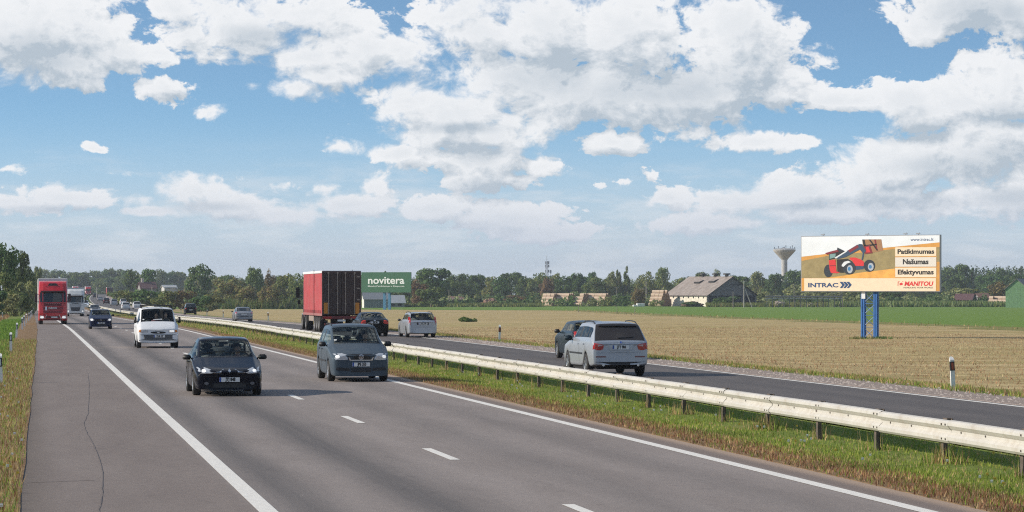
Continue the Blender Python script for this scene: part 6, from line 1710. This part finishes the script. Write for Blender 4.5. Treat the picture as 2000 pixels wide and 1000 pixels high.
    S['pieces'] = [('plate_recess', 'B', [(-.36, .83), (.36, .83), (.40, .99), (-.40, .99)], silver, K(off=.016, flat=True)), ('tailgate_seam', 'B', rect(-.82, .82, 1.045, 1.055), grille, K(off=.004, rings=1)), ('emblem', 'B', ellipse(0, 1.065, .042, .042), emblem, K(off=.03)), ('emblem_core', 'B', ellipse(0, 1.065, .03, .03), PLATEBLUE, K(off=.036)), ('bumper_seam', 'B', rect(-.86, .86, .735, .745), grille, K(off=.004, rings=1)), ('lower_valance', 'B', rect(-.80, .80, .33, .46), grille, K(off=.012)), ('spoiler', 'B', [(-.60, 1.565), (.60, 1.565), (.58, 1.61), (-.58, 1.61)], mat('spoiler_black', (.015, .015, .016), .4), K(off=.05, rings=1)), ('rear_wiper', 'B', [(-.42, 1.22), (.06, 1.19), (.06, 1.215), (-.42, 1.24)], grille, K(off=.02, rings=1))]
    c = make_car(S); place(c, 1212, 82.5, True)
    q = MB()
    for x in (-.55, .55): q.tube((x, 4.66, .36), (x, 4.72, .36), .04, n=10)
    q.build('exhaust', CHROME, c)
    # dark hatchback just ahead of it in the outer lane
    S = base_estate(4.0, 1.70, 1.52, hood=.88, cowl_z=1.08, cowl=1.0, roof0=1.78, tail_z=1.02, slant=.45, beltf=1.0, beltr=1.10, paint=teal, label='dark blue grey hatchback ahead of the silver off-road estate', wr=.31, axles=(.82, 3.30), nose=.1, mirror=(.22, .13, .15), rear_bulge=.05)
    S['plates'] = [('B', .0, .80, 'GDR 214')]
    S['pairs'] = [('tail_light', 'B', [(.79, .85), (.77, 1.12), (.66, 1.10), (.68, .86)], REDL, K(off=.014))]
    S['pieces'] = [('tailgate_seam', 'B', rect(-.7, .7, .62, .63), grille, K(off=.004, rings=1)), ('bumper_strip', 'B', rect(-.75, .75, .50, .55), grille, K(off=.012, rings=1))]
    c = make_car(S); place(c, 1160, 103.0, True)
    # silver estate
    S = base_estate(4.72, 1.74, 1.47, hood=.78, cowl_z=1.0, cowl=1.25, roof0=2.05, tail_z=.98, slant=.42, beltf=.92, beltr=1.0, paint=silver, label='silver estate with roof rails in the middle of the far carriageway', wr=.31, axles=(.92, 3.65), rails=(2.2, 4.2, .06), nose=.1, rear_bulge=.05, trunkw=.90)
    S['plates'] = [('B', .0, .80, 'DZC 530')]
    S['pairs'] = [('tail_light', 'B', [(.86, .70), (.80, 1.18), (.70, 1.20), (.70, .92), (.72, .70)], REDL, K(off=.014)), ('tail_light_lens', 'B', rect(.73, .83, .78, .90), mat('lens_pale', (.55, .40, .38), .2), K(off=.022, rings=1))]
    S['pieces'] = [('bumper_seam', 'B', rect(-.80, .80, .60, .615), grille, K(off=.004, rings=1)), ('plate_recess', 'B', rect(-.34, .34, .73, .87), grille, K(off=.010, rings=1)), ('emblem', 'B', ellipse(0, .93, .05, .025), emblem, K(off=.02))]
    c = make_car(S); place(c, 826, 153.0, True)
    # dark saloon behind the red trailer
    S = base_saloon(4.75, 1.78, 1.44, hood=.72, cowl_z=.97, cowl=1.25, roof0=2.05, roof1=3.35, tail=4.10, trunk=1.08, rear=1.04, beltf=.90, beltr=1.0, paint=black, label='black saloon with red tail lamps following the red trailer', wr=.315, axles=(.92, 3.70), nose=.1, trunkw=.86)
    S['plates'] = [('B', .0, .83, 'EJK 906')]
    S['pairs'] = [('tail_light', 'B', [(.82, .74), (.80, .95), (.52, .96), (.50, .80), (.60, .74)], REDLIT, K(off=.014))]
    S['pieces'] = [('bumper_seam', 'B', rect(-.80, .80, .63, .64), grille, K(off=.004, rings=1)), ('emblem', 'B', ellipse(0, .95, .06, .03), emblem, K(off=.02))]
    c = make_car(S); place(c, 732, 157.0, True)
    # further cars: fewer pieces
    def tail_set(S, ztop=.95, zlow=.75, w=.18, zp=.72):
        W2 = S['W'] / 2
        S['pairs'] = [('tail_light', 'B', [(W2 * .97, zlow), (W2 * .95, ztop), (W2 * .95 - w, ztop), (W2 * .95 - w, zlow)], REDL, K(off=.02))]
        S['plates'] = [('B', 0, zp, '')]
        S['pieces'] = [('bumper_strip', 'B', rect(-W2 * .85, W2 * .85, .48, .53), grille, K(off=.012, rings=1))]; S['detail'] = 1; S['subdiv'] = 1; return S
    def head_set(S, z=.66):
        W2 = S['W'] / 2
        S['pairs'] = [('headlight', 'F', [(-W2 * .95, z - .06), (-W2 * .92, z + .07), (-W2 * .55, z + .05), (-W2 * .50, z - .05)], LAMPLIT, K(off=.015))]
        S['pieces'] = [('grille', 'F', rect(-W2 * .42, W2 * .42, z - .06, z + .05), grille, K(off=.01))]; S['plates'] = [('F', 0, .42, '')]; S['detail'] = 1; S['subdiv'] = 1; return S
    sal = lambda **k: base_saloon(4.6, 1.76, 1.44, axles=(.92, 3.65), nose=.1, wr=.31, **k)
    est = lambda **k: base_estate(4.5, 1.76, 1.55, axles=(.9, 3.55), nose=.1, wr=.31, **k)
    mpv = lambda **k: base_estate(4.5, 1.8, 1.72, hood=.9, cowl_z=1.15, tail_z=1.1, beltf=1.05, beltr=1.12, axles=(.9, 3.6), nose=.1, wr=.32, **k)
    far = [(tail_set(sal(paint=grey, label='silver grey saloon left of the red trailer beyond the guardrail')), 477, 258, True),
           (tail_set(mpv(paint=black, label='dark off-road estate right of the white van beyond the rail'), 1.0, .8), 373, 405, True),
           (head_set(sal(paint=navy, label='dark saloon half hidden behind the navy hatchback')), 186, 450, False),
           (head_set(mpv(paint=lbl, label='pale blue car peeping out right of the white lorry'), .8), 166, 590, False),
           (tail_set(est(paint=white, label='white hatchback on the far carriageway left of the white van')), 246, 535, True),
           (tail_set(mpv(paint=white, label='white minivan behind the white hatchback on the far carriageway'), 1.1, .8), 241, 690, True),
           (tail_set(mpv(paint=silver, label='silver people carrier left of the white minivan far away'), 1.1, .8), 223, 672, True),
           (tail_set(mpv(paint=wine, label='dark wine coloured tall car left of the silver people carrier'), 1.1, .8), 208, 740, True),
           (tail_set(sal(paint=grey, label='grey saloon left of the wine coloured car far away')), 196, 850, True),
           (tail_set(mpv(paint=black, label='black car farthest along the road, left of the grey saloon'), 1.1, .8), 186.5, 1010, True),
           (tail_set(est(paint=white, label='white estate partly hidden behind the left edge of the white van')), 268, 560, True)]
    for S, u, D, away in far:
        o = make_car(S); place(o, u, D, away)
    return car1, car2, van

# ------------------------------------------------------------------ people in the cars
def skin_person(name, joints, bones, parent=None, m=None):
    me = bpy.data.meshes.new(name); me.from_pydata([j[0] for j in joints], bones, [])
    o = bpy.data.objects.new(name, me); COL.objects.link(o)
    md = o.modifiers.new('skin', 'SKIN'); me.skin_vertices.new() if not me.skin_vertices else None
    for i, j in enumerate(joints):
        r = j[1]; me.skin_vertices[0].data[i].radius = (r, r) if not isinstance(r, tuple) else r
    me.skin_vertices[0].data[0].use_root = True
    sd = o.modifiers.new('s', 'SUBSURF'); sd.levels = sd.render_levels = 1
    dg = bpy.context.evaluated_depsgraph_get(); out = bpy.data.meshes.new_from_object(o.evaluated_get(dg))
    bpy.data.objects.remove(o); bpy.data.meshes.remove(me)
    return out

def seated_person(label, shirt, hair, driving=True, group=None):
    """sitting figure facing -Y; origin between the hips on the seat"""
    J = [((0, 0, .08), (.17, .12)), ((0, .02, .25), (.155, .105)), ((0, .05, .42), (.175, .11)), ((0, .05, .53), (.12, .08)), ((0, .035, .60), .052), ((0, .0, .68), (.068, .085)), ((0, -.005, .77), (.074, .095)), ((0, .0, .84), (.055, .07))]
    B = [(0, 1), (1, 2), (2, 3), (3, 4), (4, 5), (5, 6), (6, 7)]
    def limb(pts, root):
        prev = root
        for p in pts: J.append(p); B.append((prev, len(J) - 1)); prev = len(J) - 1
        return prev
    for s in (-1, 1):
        limb([((s * .10, -.05, .06), .085), ((s * .13, -.42, .12), .065), ((s * .13, -.52, -.25), .048), ((s * .13, -.60, -.29), .04)], 0)
        if driving: w = limb([((s * .20, .05, .47), .06), ((s * .26, -.10, .27), .045), ((s * .20, -.34, .36), .034), ((s * .165, -.41, .40), (.034, .022))], 2)
        else: w = limb([((s * .20, .05, .47), .06), ((s * .24, -.05, .22), .045), ((s * .16, -.27, .17), .034), ((s * .13, -.35, .18), (.034, .022))], 2)
        c = J[w][0]
        for k, ln in enumerate((.050, .058, .054, .042)):
            dx = (k - 1.5) * .016
            limb([((c[0] + dx, c[1] - .045, c[2] + .012), .0085), ((c[0] + dx, c[1] - .045 - ln * .5, c[2] - .012), .008), ((c[0] + dx * .9, c[1] - .035 - ln * .4, c[2] - .04), .007)], w)
        limb([((c[0] - s * .035, c[1] - .02, c[2] + .01), .010), ((c[0] - s * .045, c[1] - .055, c[2] - .005), .008)], w)
    me = skin_person('person', J, B)
    skin = mat('skin', (.50, .30, .21), .6); sh = mat('shirt_' + shirt[0], shirt[1], .9); tr = mat('trousers', (.05, .055, .075), .9)
    for m in (skin, sh, tr): me.materials.append(m)
    for p in me.polygons:
        c = p.center; arm_hand = abs(c.x) > .10 and c.y < -.30 and c.z > .05 and c.z > .14
        if c.z > .585 or (arm_hand and c.z > .14): p.material_index = 0
        elif c.z < .16 and c.y < .1 and not arm_hand: p.material_index = 2
        else: p.material_index = 1
    me.shade_smooth()
    o = bpy.data.objects.new('person', me); COL.objects.link(o); tag(o, label, 'person', group)
    q = MB()
    q.lathe([(.055, .80), (.083, .79), (.087, .84), (.07, .885), (.03, .905), (.001, .91)], (0, .025, 0), n=14)
    q.box((0, .075, .75), (.15, .06, .16))
    q.build('hair', mat('hair_' + hair[0], hair[1], .8), o, .02, 1, True)
    f = MB(); f.prism([(-.012, .70), (.012, .70), (.006, .755), (-.006, .755)], -.125, -.085); f.build('nose', skin, o, .004)
    f = MB()
    for s in (-1, 1): f.box((s * .03, -.098, .765), (.022, .012, .010))
    f.build('eyes', mat('eye_dark', (.03, .02, .02), .4), o)
    f = MB(); f.box((0, -.092, .675), (.045, .014, .010)); f.build('mouth', mat('lips', (.32, .12, .10), .6), o)
    f = MB()
    for s in (-1, 1): f.box((s * .076, .0, .745), (.018, .035, .055))
    f.build('ears', skin, o, .006)
    return o

def seat_in(o, car, x, y, z):
    """puts a person into a car that faces the camera"""
    M = Matrix.Translation(car.location) @ car.rotation_euler.to_matrix().to_4x4()
    o.location = M @ Vector((x, y, z))

# ------------------------------------------------------------------ lorries
def lorry_front(name_label, pm, dark, roof_z=3.80, kind='red', trailer=None, wordmark=None):
    root = empty('lorry', (0, 0, 0), 0, name_label, 'lorry')
    m = MB()
    prof = [(.06, .34), (.0, .50), (-.02, 1.0), (.02, 1.85), (.16, 2.80), (.34, 3.10), (.62, roof_z - .22), (.95, roof_z - .05), (1.5, roof_z), (2.2, roof_z), (2.25, .9), (2.0, .60), (1.95, .34)]
    n = len(prof); vs = []
    # rounded in plan: the corners of the cab are swept back
    xs = [-1.24, -1.17, -.85, 0, .85, 1.17, 1.24]; sw = [.30, .10, .02, 0, .02, .10, .30]
    for x, s in zip(xs, sw):
        for (y, z) in prof: vs.append((x * (1 - .05 * max(0, z - 2.9)), y + (s if y < 1.2 else 0), z))
    fs = []
    for i in range(len(xs) - 1):
        for j in range(n): fs.append((i * n + j, i * n + (j + 1) % n, (i + 1) * n + (j + 1) % n, (i + 1) * n + j))
    fs += [tuple(range(n)), tuple(range((len(xs) - 1) * n, len(xs) * n))[::-1]]
    me = bpy.data.meshes.new('cab'); me.from_pydata(vs, [], fs); bm = bmesh.new(); bm.from_mesh(me); bmesh.ops.recalc_face_normals(bm, faces=bm.faces); bm.to_mesh(me); bm.free()
    cab = mesh_obj('cab', me, pm, root); sk = Skin(me)
    dg = mat('lorry_glass', (.012, .020, .022), .08, spec=.7); gr = mat('grille_black', (.012, .012, .013), .5)
    sk.piece('windscreen', [(-1.10, 1.92), (1.10, 1.92), (1.10, 2.78), (-1.10, 2.78)], 'F', dg, root, off=.015)
    sk.pair('side_window', [(.35, 1.95), (1.15, 1.95), (1.15, 2.60), (.55, 2.60)], 'R', dg, root, off=.012)
    v = MB(); v.box((0, .02, 2.86), (2.12, .30, .09), rx=R(12)); v.build('sun_visor', mat('visor_dark', (.03, .015, .018), .3), root, .02)
    if kind == 'red':
        sk.piece('roof_hatch', [(-.42, 3.36), (.42, 3.36), (.34, 3.58), (-.34, 3.58)], 'F', gr, root, off=.012)
        sk.piece('roof_panel_seam', [(-.60, 3.30), (-.55, 3.24), (.55, 3.24), (.60, 3.30), (.55, 3.265), (-.55, 3.265)], 'F', dark, root, off=.008, rings=1)
        for i, z in enumerate((.98, 1.10, 1.22, 1.34, 1.46)): sk.piece('grille_slat', [(-.78 - .03 * i, z), (.78 + .03 * i, z), (.79 + .03 * i, z + .065), (-.79 - .03 * i, z + .065)], 'F', dark, root, off=.012, rings=1)
        sk.piece('grille', [(-.95, 1.60), (.95, 1.60), (1.0, 1.84), (-1.0, 1.84)], 'F', dark, root, off=.008)
        for i in range(7): sk.piece('vent', rect(-.62 + i * .19, -.54 + i * .19, 1.80, 1.84), 'F', mat('vent_pale', (.45, .20, .20), .4), root, off=.02, rings=1)
        t = text_mesh('IVECO', .20, .008, 0, 1.25); t.transform(Matrix.Rotation(R(90), 4, 'X')); t.transform(Matrix.Translation((-.02, -.06, 1.40))); mesh_obj('lettering', t, mat('emblem', (.55, .57, .60), .2, .9), root)
        sk.piece('badge', rect(-.66, -.52, 1.22, 1.54), 'F', mat('emblem', (.55, .57, .60), .2, .9), root, off=.025, rings=1)
        sk.pair('headlight', [(-1.16, .50), (-1.12, .78), (-.80, .74), (-.74, .50)], 'F', LAMP, root, off=.014); sk.pair('headlight_bulb', ellipse(-.93, .62, .17, .10), 'F', LAMPLIT, root, off=.022)
        sk.piece('lower_grille', rect(-.62, .62, .50, .74), 'F', dark, root, off=.010); sk.piece('bumper_lip', rect(-1.1, 1.1, .36, .44), 'F', gr, root, off=.010)
        sk.pair('cab_step_edge', [(-.72, .48), (-.66, .48), (-.50, .84), (-.56, .84)], 'F', mat('emblem', (.55, .57, .60), .2, .9), root, off=.014, rings=1)
        plx = .12
    else:
        sk.piece('roof_panel_seam', rect(-1.05, 1.05, 3.02, 3.05), 'F', gr, root, off=.008, rings=1)
        sk.piece('grille', [(-.55, .72), (.55, .72), (.70, 1.28), (-.70, 1.28)], 'F', mat('grille_mesh', (.05, .05, .055), .5), root, off=.012)
        for i in range(4): sk.piece('grille_slat', rect(-.80, .80, 1.36 + i * .1, 1.41 + i * .1), 'F', mat('slat_grey', (.22, .22, .23), .5), root, off=.012, rings=1)
        sk.piece('grille_band', rect(-.95, .95, 1.74, 1.83), 'F', gr, root, off=.010, rings=1)
        sk.pair('headlight', [(-1.16, .62), (-1.12, 1.0), (-.90, .92), (-.80, .62)], 'F', LAMP, root, off=.014); sk.pair('headlight_bulb', ellipse(-.98, .72, .12, .10), 'F', LAMPLIT, root, off=.022)
        sk.piece('bumper_lip', rect(-1.05, 1.05, .36, .46), 'F', gr, root, off=.010); plx = 0
    sk.piece('number_plate', rect(plx - .26, plx + .26, .56, .68), 'F', PLATE, root, off=.03, rings=1)
    for s in (-1, 1):
        q = MB(); q.box((s * 1.42, .28, 2.28), (.22, .16, .78)); q.box((s * 1.30, .34, 2.62), (.22, .06, .06)); q.box((s * 1.30, .34, 1.95), (.22, .06, .06)); q.build('mirror', mat('mirror_' + kind, (.05, .02, .025) if kind == 'red' else (.02, .02, .022), .4), root, .04, 2)
        wheel(root, s * 1.03, 1.30, .50, .34, 8, mat('steel_rim', (.34, .33, .32), .5, .4))
    m = MB(); m.box((0, 1.4, .62), (2.0, 2.2, .50)); m.box((0, 4, .75), (.9, 5.5, .3)); m.build('chassis', WELL, root)
    tm = trailer or mat('trailer_white', (.68, .68, .67), .5, var=.05)
    tr = MB(); tr.box((0, 2.9 + 6.8, 2.58), (2.55, 13.6, 2.86)); tr.build('trailer', tm, root, .03, 1)
    tr = MB(); tr.box((0, 2.9 + 6.8, 1.08), (2.50, 13.6, .14)); tr.box((0, 11, .7), (2.3, .2, .6)); tr.build('trailer_frame', mat('trailer_chassis', (.05, .05, .055), .7), root)
    for y in (5.2,) + (11.2, 12.5, 13.8):
        for s in (-1, 1): wheel(root, s * 1.03, y, .50, .38, 8, mat('steel_rim', (.34, .33, .32), .5, .4))
    return root

def red_trailer():
    """curtain-sided trailer seen from behind; built pointing to -Y and turned round when placed"""
    root = empty('lorry', (0, 0, 0), 0, 'lorry trailer with red curtain side and dark rear doors', 'lorry')
    curt = mat('curtain_red', (.40, .048, .05), .55, var=.12, vscale=.8, dirt=((.34, .12, .10), 1.4, .5)); door = mat('door_brown_black', (.050, .026, .022), .5, var=.25, vscale=1.5, dirt=((.09, .055, .04), 1.6, .5)); alu = mat('door_alu', (.34, .27, .22), .45, .1); roofm = mat('trailer_roof', (.70, .70, .69), .6)
    L = 12.2; z0, z1 = 1.12, 3.98; W = 2.55
    m = MB(); m.box((0, L / 2, (z0 + z1) / 2), (W - .08, L - .1, z1 - z0 - .06)); m.build('box', mat('trailer_inner', (.10, .09, .09), .8), root)
    m = MB(); m.box((0, L / 2, z1 + .02), (W, L, .05)); m.build('roof', roofm, root)
    for s in (-1, 1):
        # curtain with gentle folds between its straps
        n = 60; vs = []; fs = []
        for i in range(n + 1):
            y = .12 + (L - .3) * i / n; b = .018 * math.sin(i * 2.1) + .012 * math.sin(i * 5.3)
            for k, z in enumerate(np.linspace(z0 + .10, z1 - .10, 8)): vs.append((s * (W / 2 - .012 + b * math.sin(math.pi * k / 7)), y, z))
        for i in range(n):
            for k in range(7): fs.append((i * 8 + k, i * 8 + k + 1, (i + 1) * 8 + k + 1, (i + 1) * 8 + k))
        q = MB(); q.add(vs, fs); q.build('curtain', curt, root, smooth=True)
        q = MB(); q.box((s * W / 2, L / 2, z1 - .05), (.05, L, .12)); q.build('top_rail', roofm, root)
        q = MB(); q.box((s * W / 2, L / 2, z0 + .02), (.05, L, .16)); q.build('side_rail', mat('rail_red', (.36, .14, .13), .6), root)
        for y in (L * .60,): q = MB(); q.box((s * (W / 2 + .02), y, (z0 + z1) / 2), (.03, .09, z1 - z0 + .30)); q.build('curtain_pole', mat('pole_dark', (.05, .02, .02), .6), root)
        for i in range(16):
            y = .5 + i * .72; q = MB(); q.box((s * (W / 2 + .02), y, z0 + .10), (.02, .05, .42)); q.build('strap', mat('strap_grey', (.12, .09, .08), .8), root)
    y = L
    for s in (-1, 1):
        q = MB(); q.box((s * .625, y - .02, (z0 + z1) / 2), (1.22, .06, z1 - z0 - .1)); d = q.build('door', door, root, .01)
        for x in (.26, .86):
            b = MB(); b.tube((s * x, y + .045, z0 + .05), (s * x, y + .045, z1 - .06), .028, n=8); b.box((s * x, y + .04, z0 + .75), (.10, .05, .09)); b.box((s * x, y + .04, z1 - .1), (.12, .05, .08)); b.build('locking_bar', alu, d)
        for z in (z0 + .35, z0 + 1.0, z0 + 1.75, z1 - .35): b = MB(); b.box((s * 1.12, y + .02, z), (.24, .04, .075)); b.build('hinge', alu if s < 0 else mat('hinge_dark', (.03, .02, .02), .5), d)
        q = MB(); q.box((s * 1.04, y + .03, z0 + .45), (.26, .03, .72)); q.build('marker_board', mat('board_orange', (.62, .24, .03), .5), root)
        q = MB(); q.box((s * (W / 2 - .03), y, (z0 + z1) / 2), (.08, .1, z1 - z0)); q.build('corner_post', mat('post_brown', (.10, .05, .045), .5), root)
    q = MB(); q.box((0, y, z1 - .03), (W, .1, .10)); q.build('header', mat('header_brown', (.09, .05, .045), .5), root)
    q = MB(); q.box((0, y - .05, z0 - .16), (W - .1, .12, .20)); q.build('rear_beam', mat('beam_red', (.16, .03, .03), .6), root)
    for s in (-1, 1): q = MB(); q.box((s * .9, y + .02, z0 - .17), (.50, .05, .14)); q.build('tail_light', REDL, root)
    q = MB(); q.box((0, y - .15, .52), (2.2, .10, .12)); q.build('underrun_bar', mat('beam_red', (.16, .03, .03), .6), root)
    q = MB(); q.box((0, y + .03, z0 - .36), (.52, .02, .12)); q.build('number_plate', PLATE, root)
    m = MB(); m.box((0, L / 2, 1.02), (1.2, L - .5, .18)); m.build('chassis', WELL, root)
    for yy in (7.4, 8.7, 10.0):
        for s in (-1, 1): wheel(root, s * 1.06, yy, .50, .40, 8, mat('steel_rim', (.34, .33, .32), .5, .4))
    for s in (-1, 1):
        q = MB(); q.box((s * 1.0, 10.8, .50), (.5, .03, .55)); q.build('mudflap', BLACKP, root)
        q = MB(); q.box((s * 1.22, 5, .85), (.04, 3.2, .35)); q.build('side_guard', alu, root)
    # the tractor ahead of it
    q = MB(); q.box((0, -1.2, 2.1), (2.2, 1.6, 2.8)); q.build('cab', mat('tractor_dark', (.05, .02, .025), .4), root, .15, 3)
    for s in (-1, 1):
        q = MB(); q.box((s * 1.45, -2.2, 2.6), (.26, .16, .75)); q.box((s * 1.36, -2.2, 1.9), (.2, .14, .3)); q.build('mirror', BLACKP, root, .04, 2)
        wheel(root, s * 1.03, -1.7, .50, .34, 8, mat('steel_rim', (.34, .33, .32), .5, .4)); wheel(root, s * 1.03, 1.6, .50, .5, 8, mat('steel_rim', (.34, .33, .32), .5, .4))
    return root, L

def build_traffic():
    c1, c2, van = build_cars()
    p = seated_person('driver of the midnight blue saloon with hands on the wheel', ('maroon', (.16, .06, .06)), ('brown', (.06, .035, .02)))
    seat_in(p, c1, .38, 2.30, .41)
    p = seated_person('driver of the slate grey people carrier behind the wheel', ('dark', (.05, .05, .055)), ('dark', (.025, .02, .018)))
    seat_in(p, c2, .385, 2.12, .56)
    p = seated_person('driver of the white van in dark clothing', ('dark', (.05, .05, .055)), ('dark', (.025, .02, .018)))
    seat_in(p, van, .425, 1.50, .80)
    p = seated_person('passenger in the middle of the white van windscreen', ('wine', (.14, .05, .06)), ('dark', (.025, .02, .018)), False)
    seat_in(p, van, -.02, 1.62, .80)
    red = mat('lorry_red', (.56, .014, .022), .35, coat=.5, dirt=((.25, .05, .05), 1.5, .3)); dred = mat('lorry_dark_red', (.12, .008, .012), .4); wh = mat('lorry_white', (.64, .65, .64), .4, coat=.3, dirt=((.36, .34, .30), 1.2, .3)); gy = mat('slat_grey', (.22, .22, .23), .5)
    t = lorry_front('red lorry with high cab and lit headlamps, nearest of the lorries coming on', red, dred, 3.78, 'red'); place(t, 103.5, 231, False)
    # let its trailer stand a little prouder on the sunny side
    t2 = lorry_front('white lorry with dark grille partly hidden behind the red lorry', wh, gy, 3.80, 'white', mat('trailer_grey', (.50, .51, .52), .5)); place(t2, 147.5, 372, False)
    rt, L = red_trailer(); x, y = plan(667, 174.5); rt.rotation_euler = (-slope(y), 0, math.pi); 
    rt.location = (x, y + L, gz(x, y) + (gz(x, y + L) - gz(x, y)))
    # the distant lorries at the end of the road
    for u, D, away, lab in ((148, 1180, False, 'distant red lorry showing above the white lorry'), (172.5, 1230, False, 'distant red and white lorry at the crest of the road')):
        c = copy_tree(t); place(c, u, D, away); c['label'] = lab
    c = copy_tree(rt); x, y = plan(213, 1120); c.location = (x, y, gz(x, y) - .4); c.rotation_euler = (0, 0, math.pi); c['label'] = 'distant red lorry at the far end of the right carriageway'

build_traffic()
for o in COL.objects:
    if o.get('category') in ('car', 'van'): o['group'] = 'cars and vans driving on the dual carriageway'
    elif o.get('category') == 'lorry': o['group'] = 'lorries driving on the dual carriageway'
    elif o.get('category') == 'person': o['group'] = 'people sitting in the oncoming cars'

# ------------------------------------------------------------------ autumn haze over the whole scene
def build_haze():
    m = bpy.data.materials.new('haze'); m.use_nodes = True; T = NT(m.node_tree); m.node_tree.nodes.remove(m.node_tree.nodes['Principled BSDF'])
    v = T.new('ShaderNodeVolumePrincipled'); v.inputs['Color'].default_value = (.80, .88, 1.0, 1); v.inputs['Density'].default_value = HAZE_DENSITY; v.inputs['Anisotropy'].default_value = .2
    T.put(m.node_tree.nodes['Material Output'].inputs['Volume'], v.outputs[0])
    b = MB(); b.box((0, 1650, (HAZE_TOP + HAZE_LOW) / 2), (6400, 3900, HAZE_TOP - HAZE_LOW))
    tag(b.build('haze', m), kind='stuff')
HAZE_DENSITY = 0.00012
HAZE_TOP, HAZE_LOW = 34.0, -16.0
build_haze()
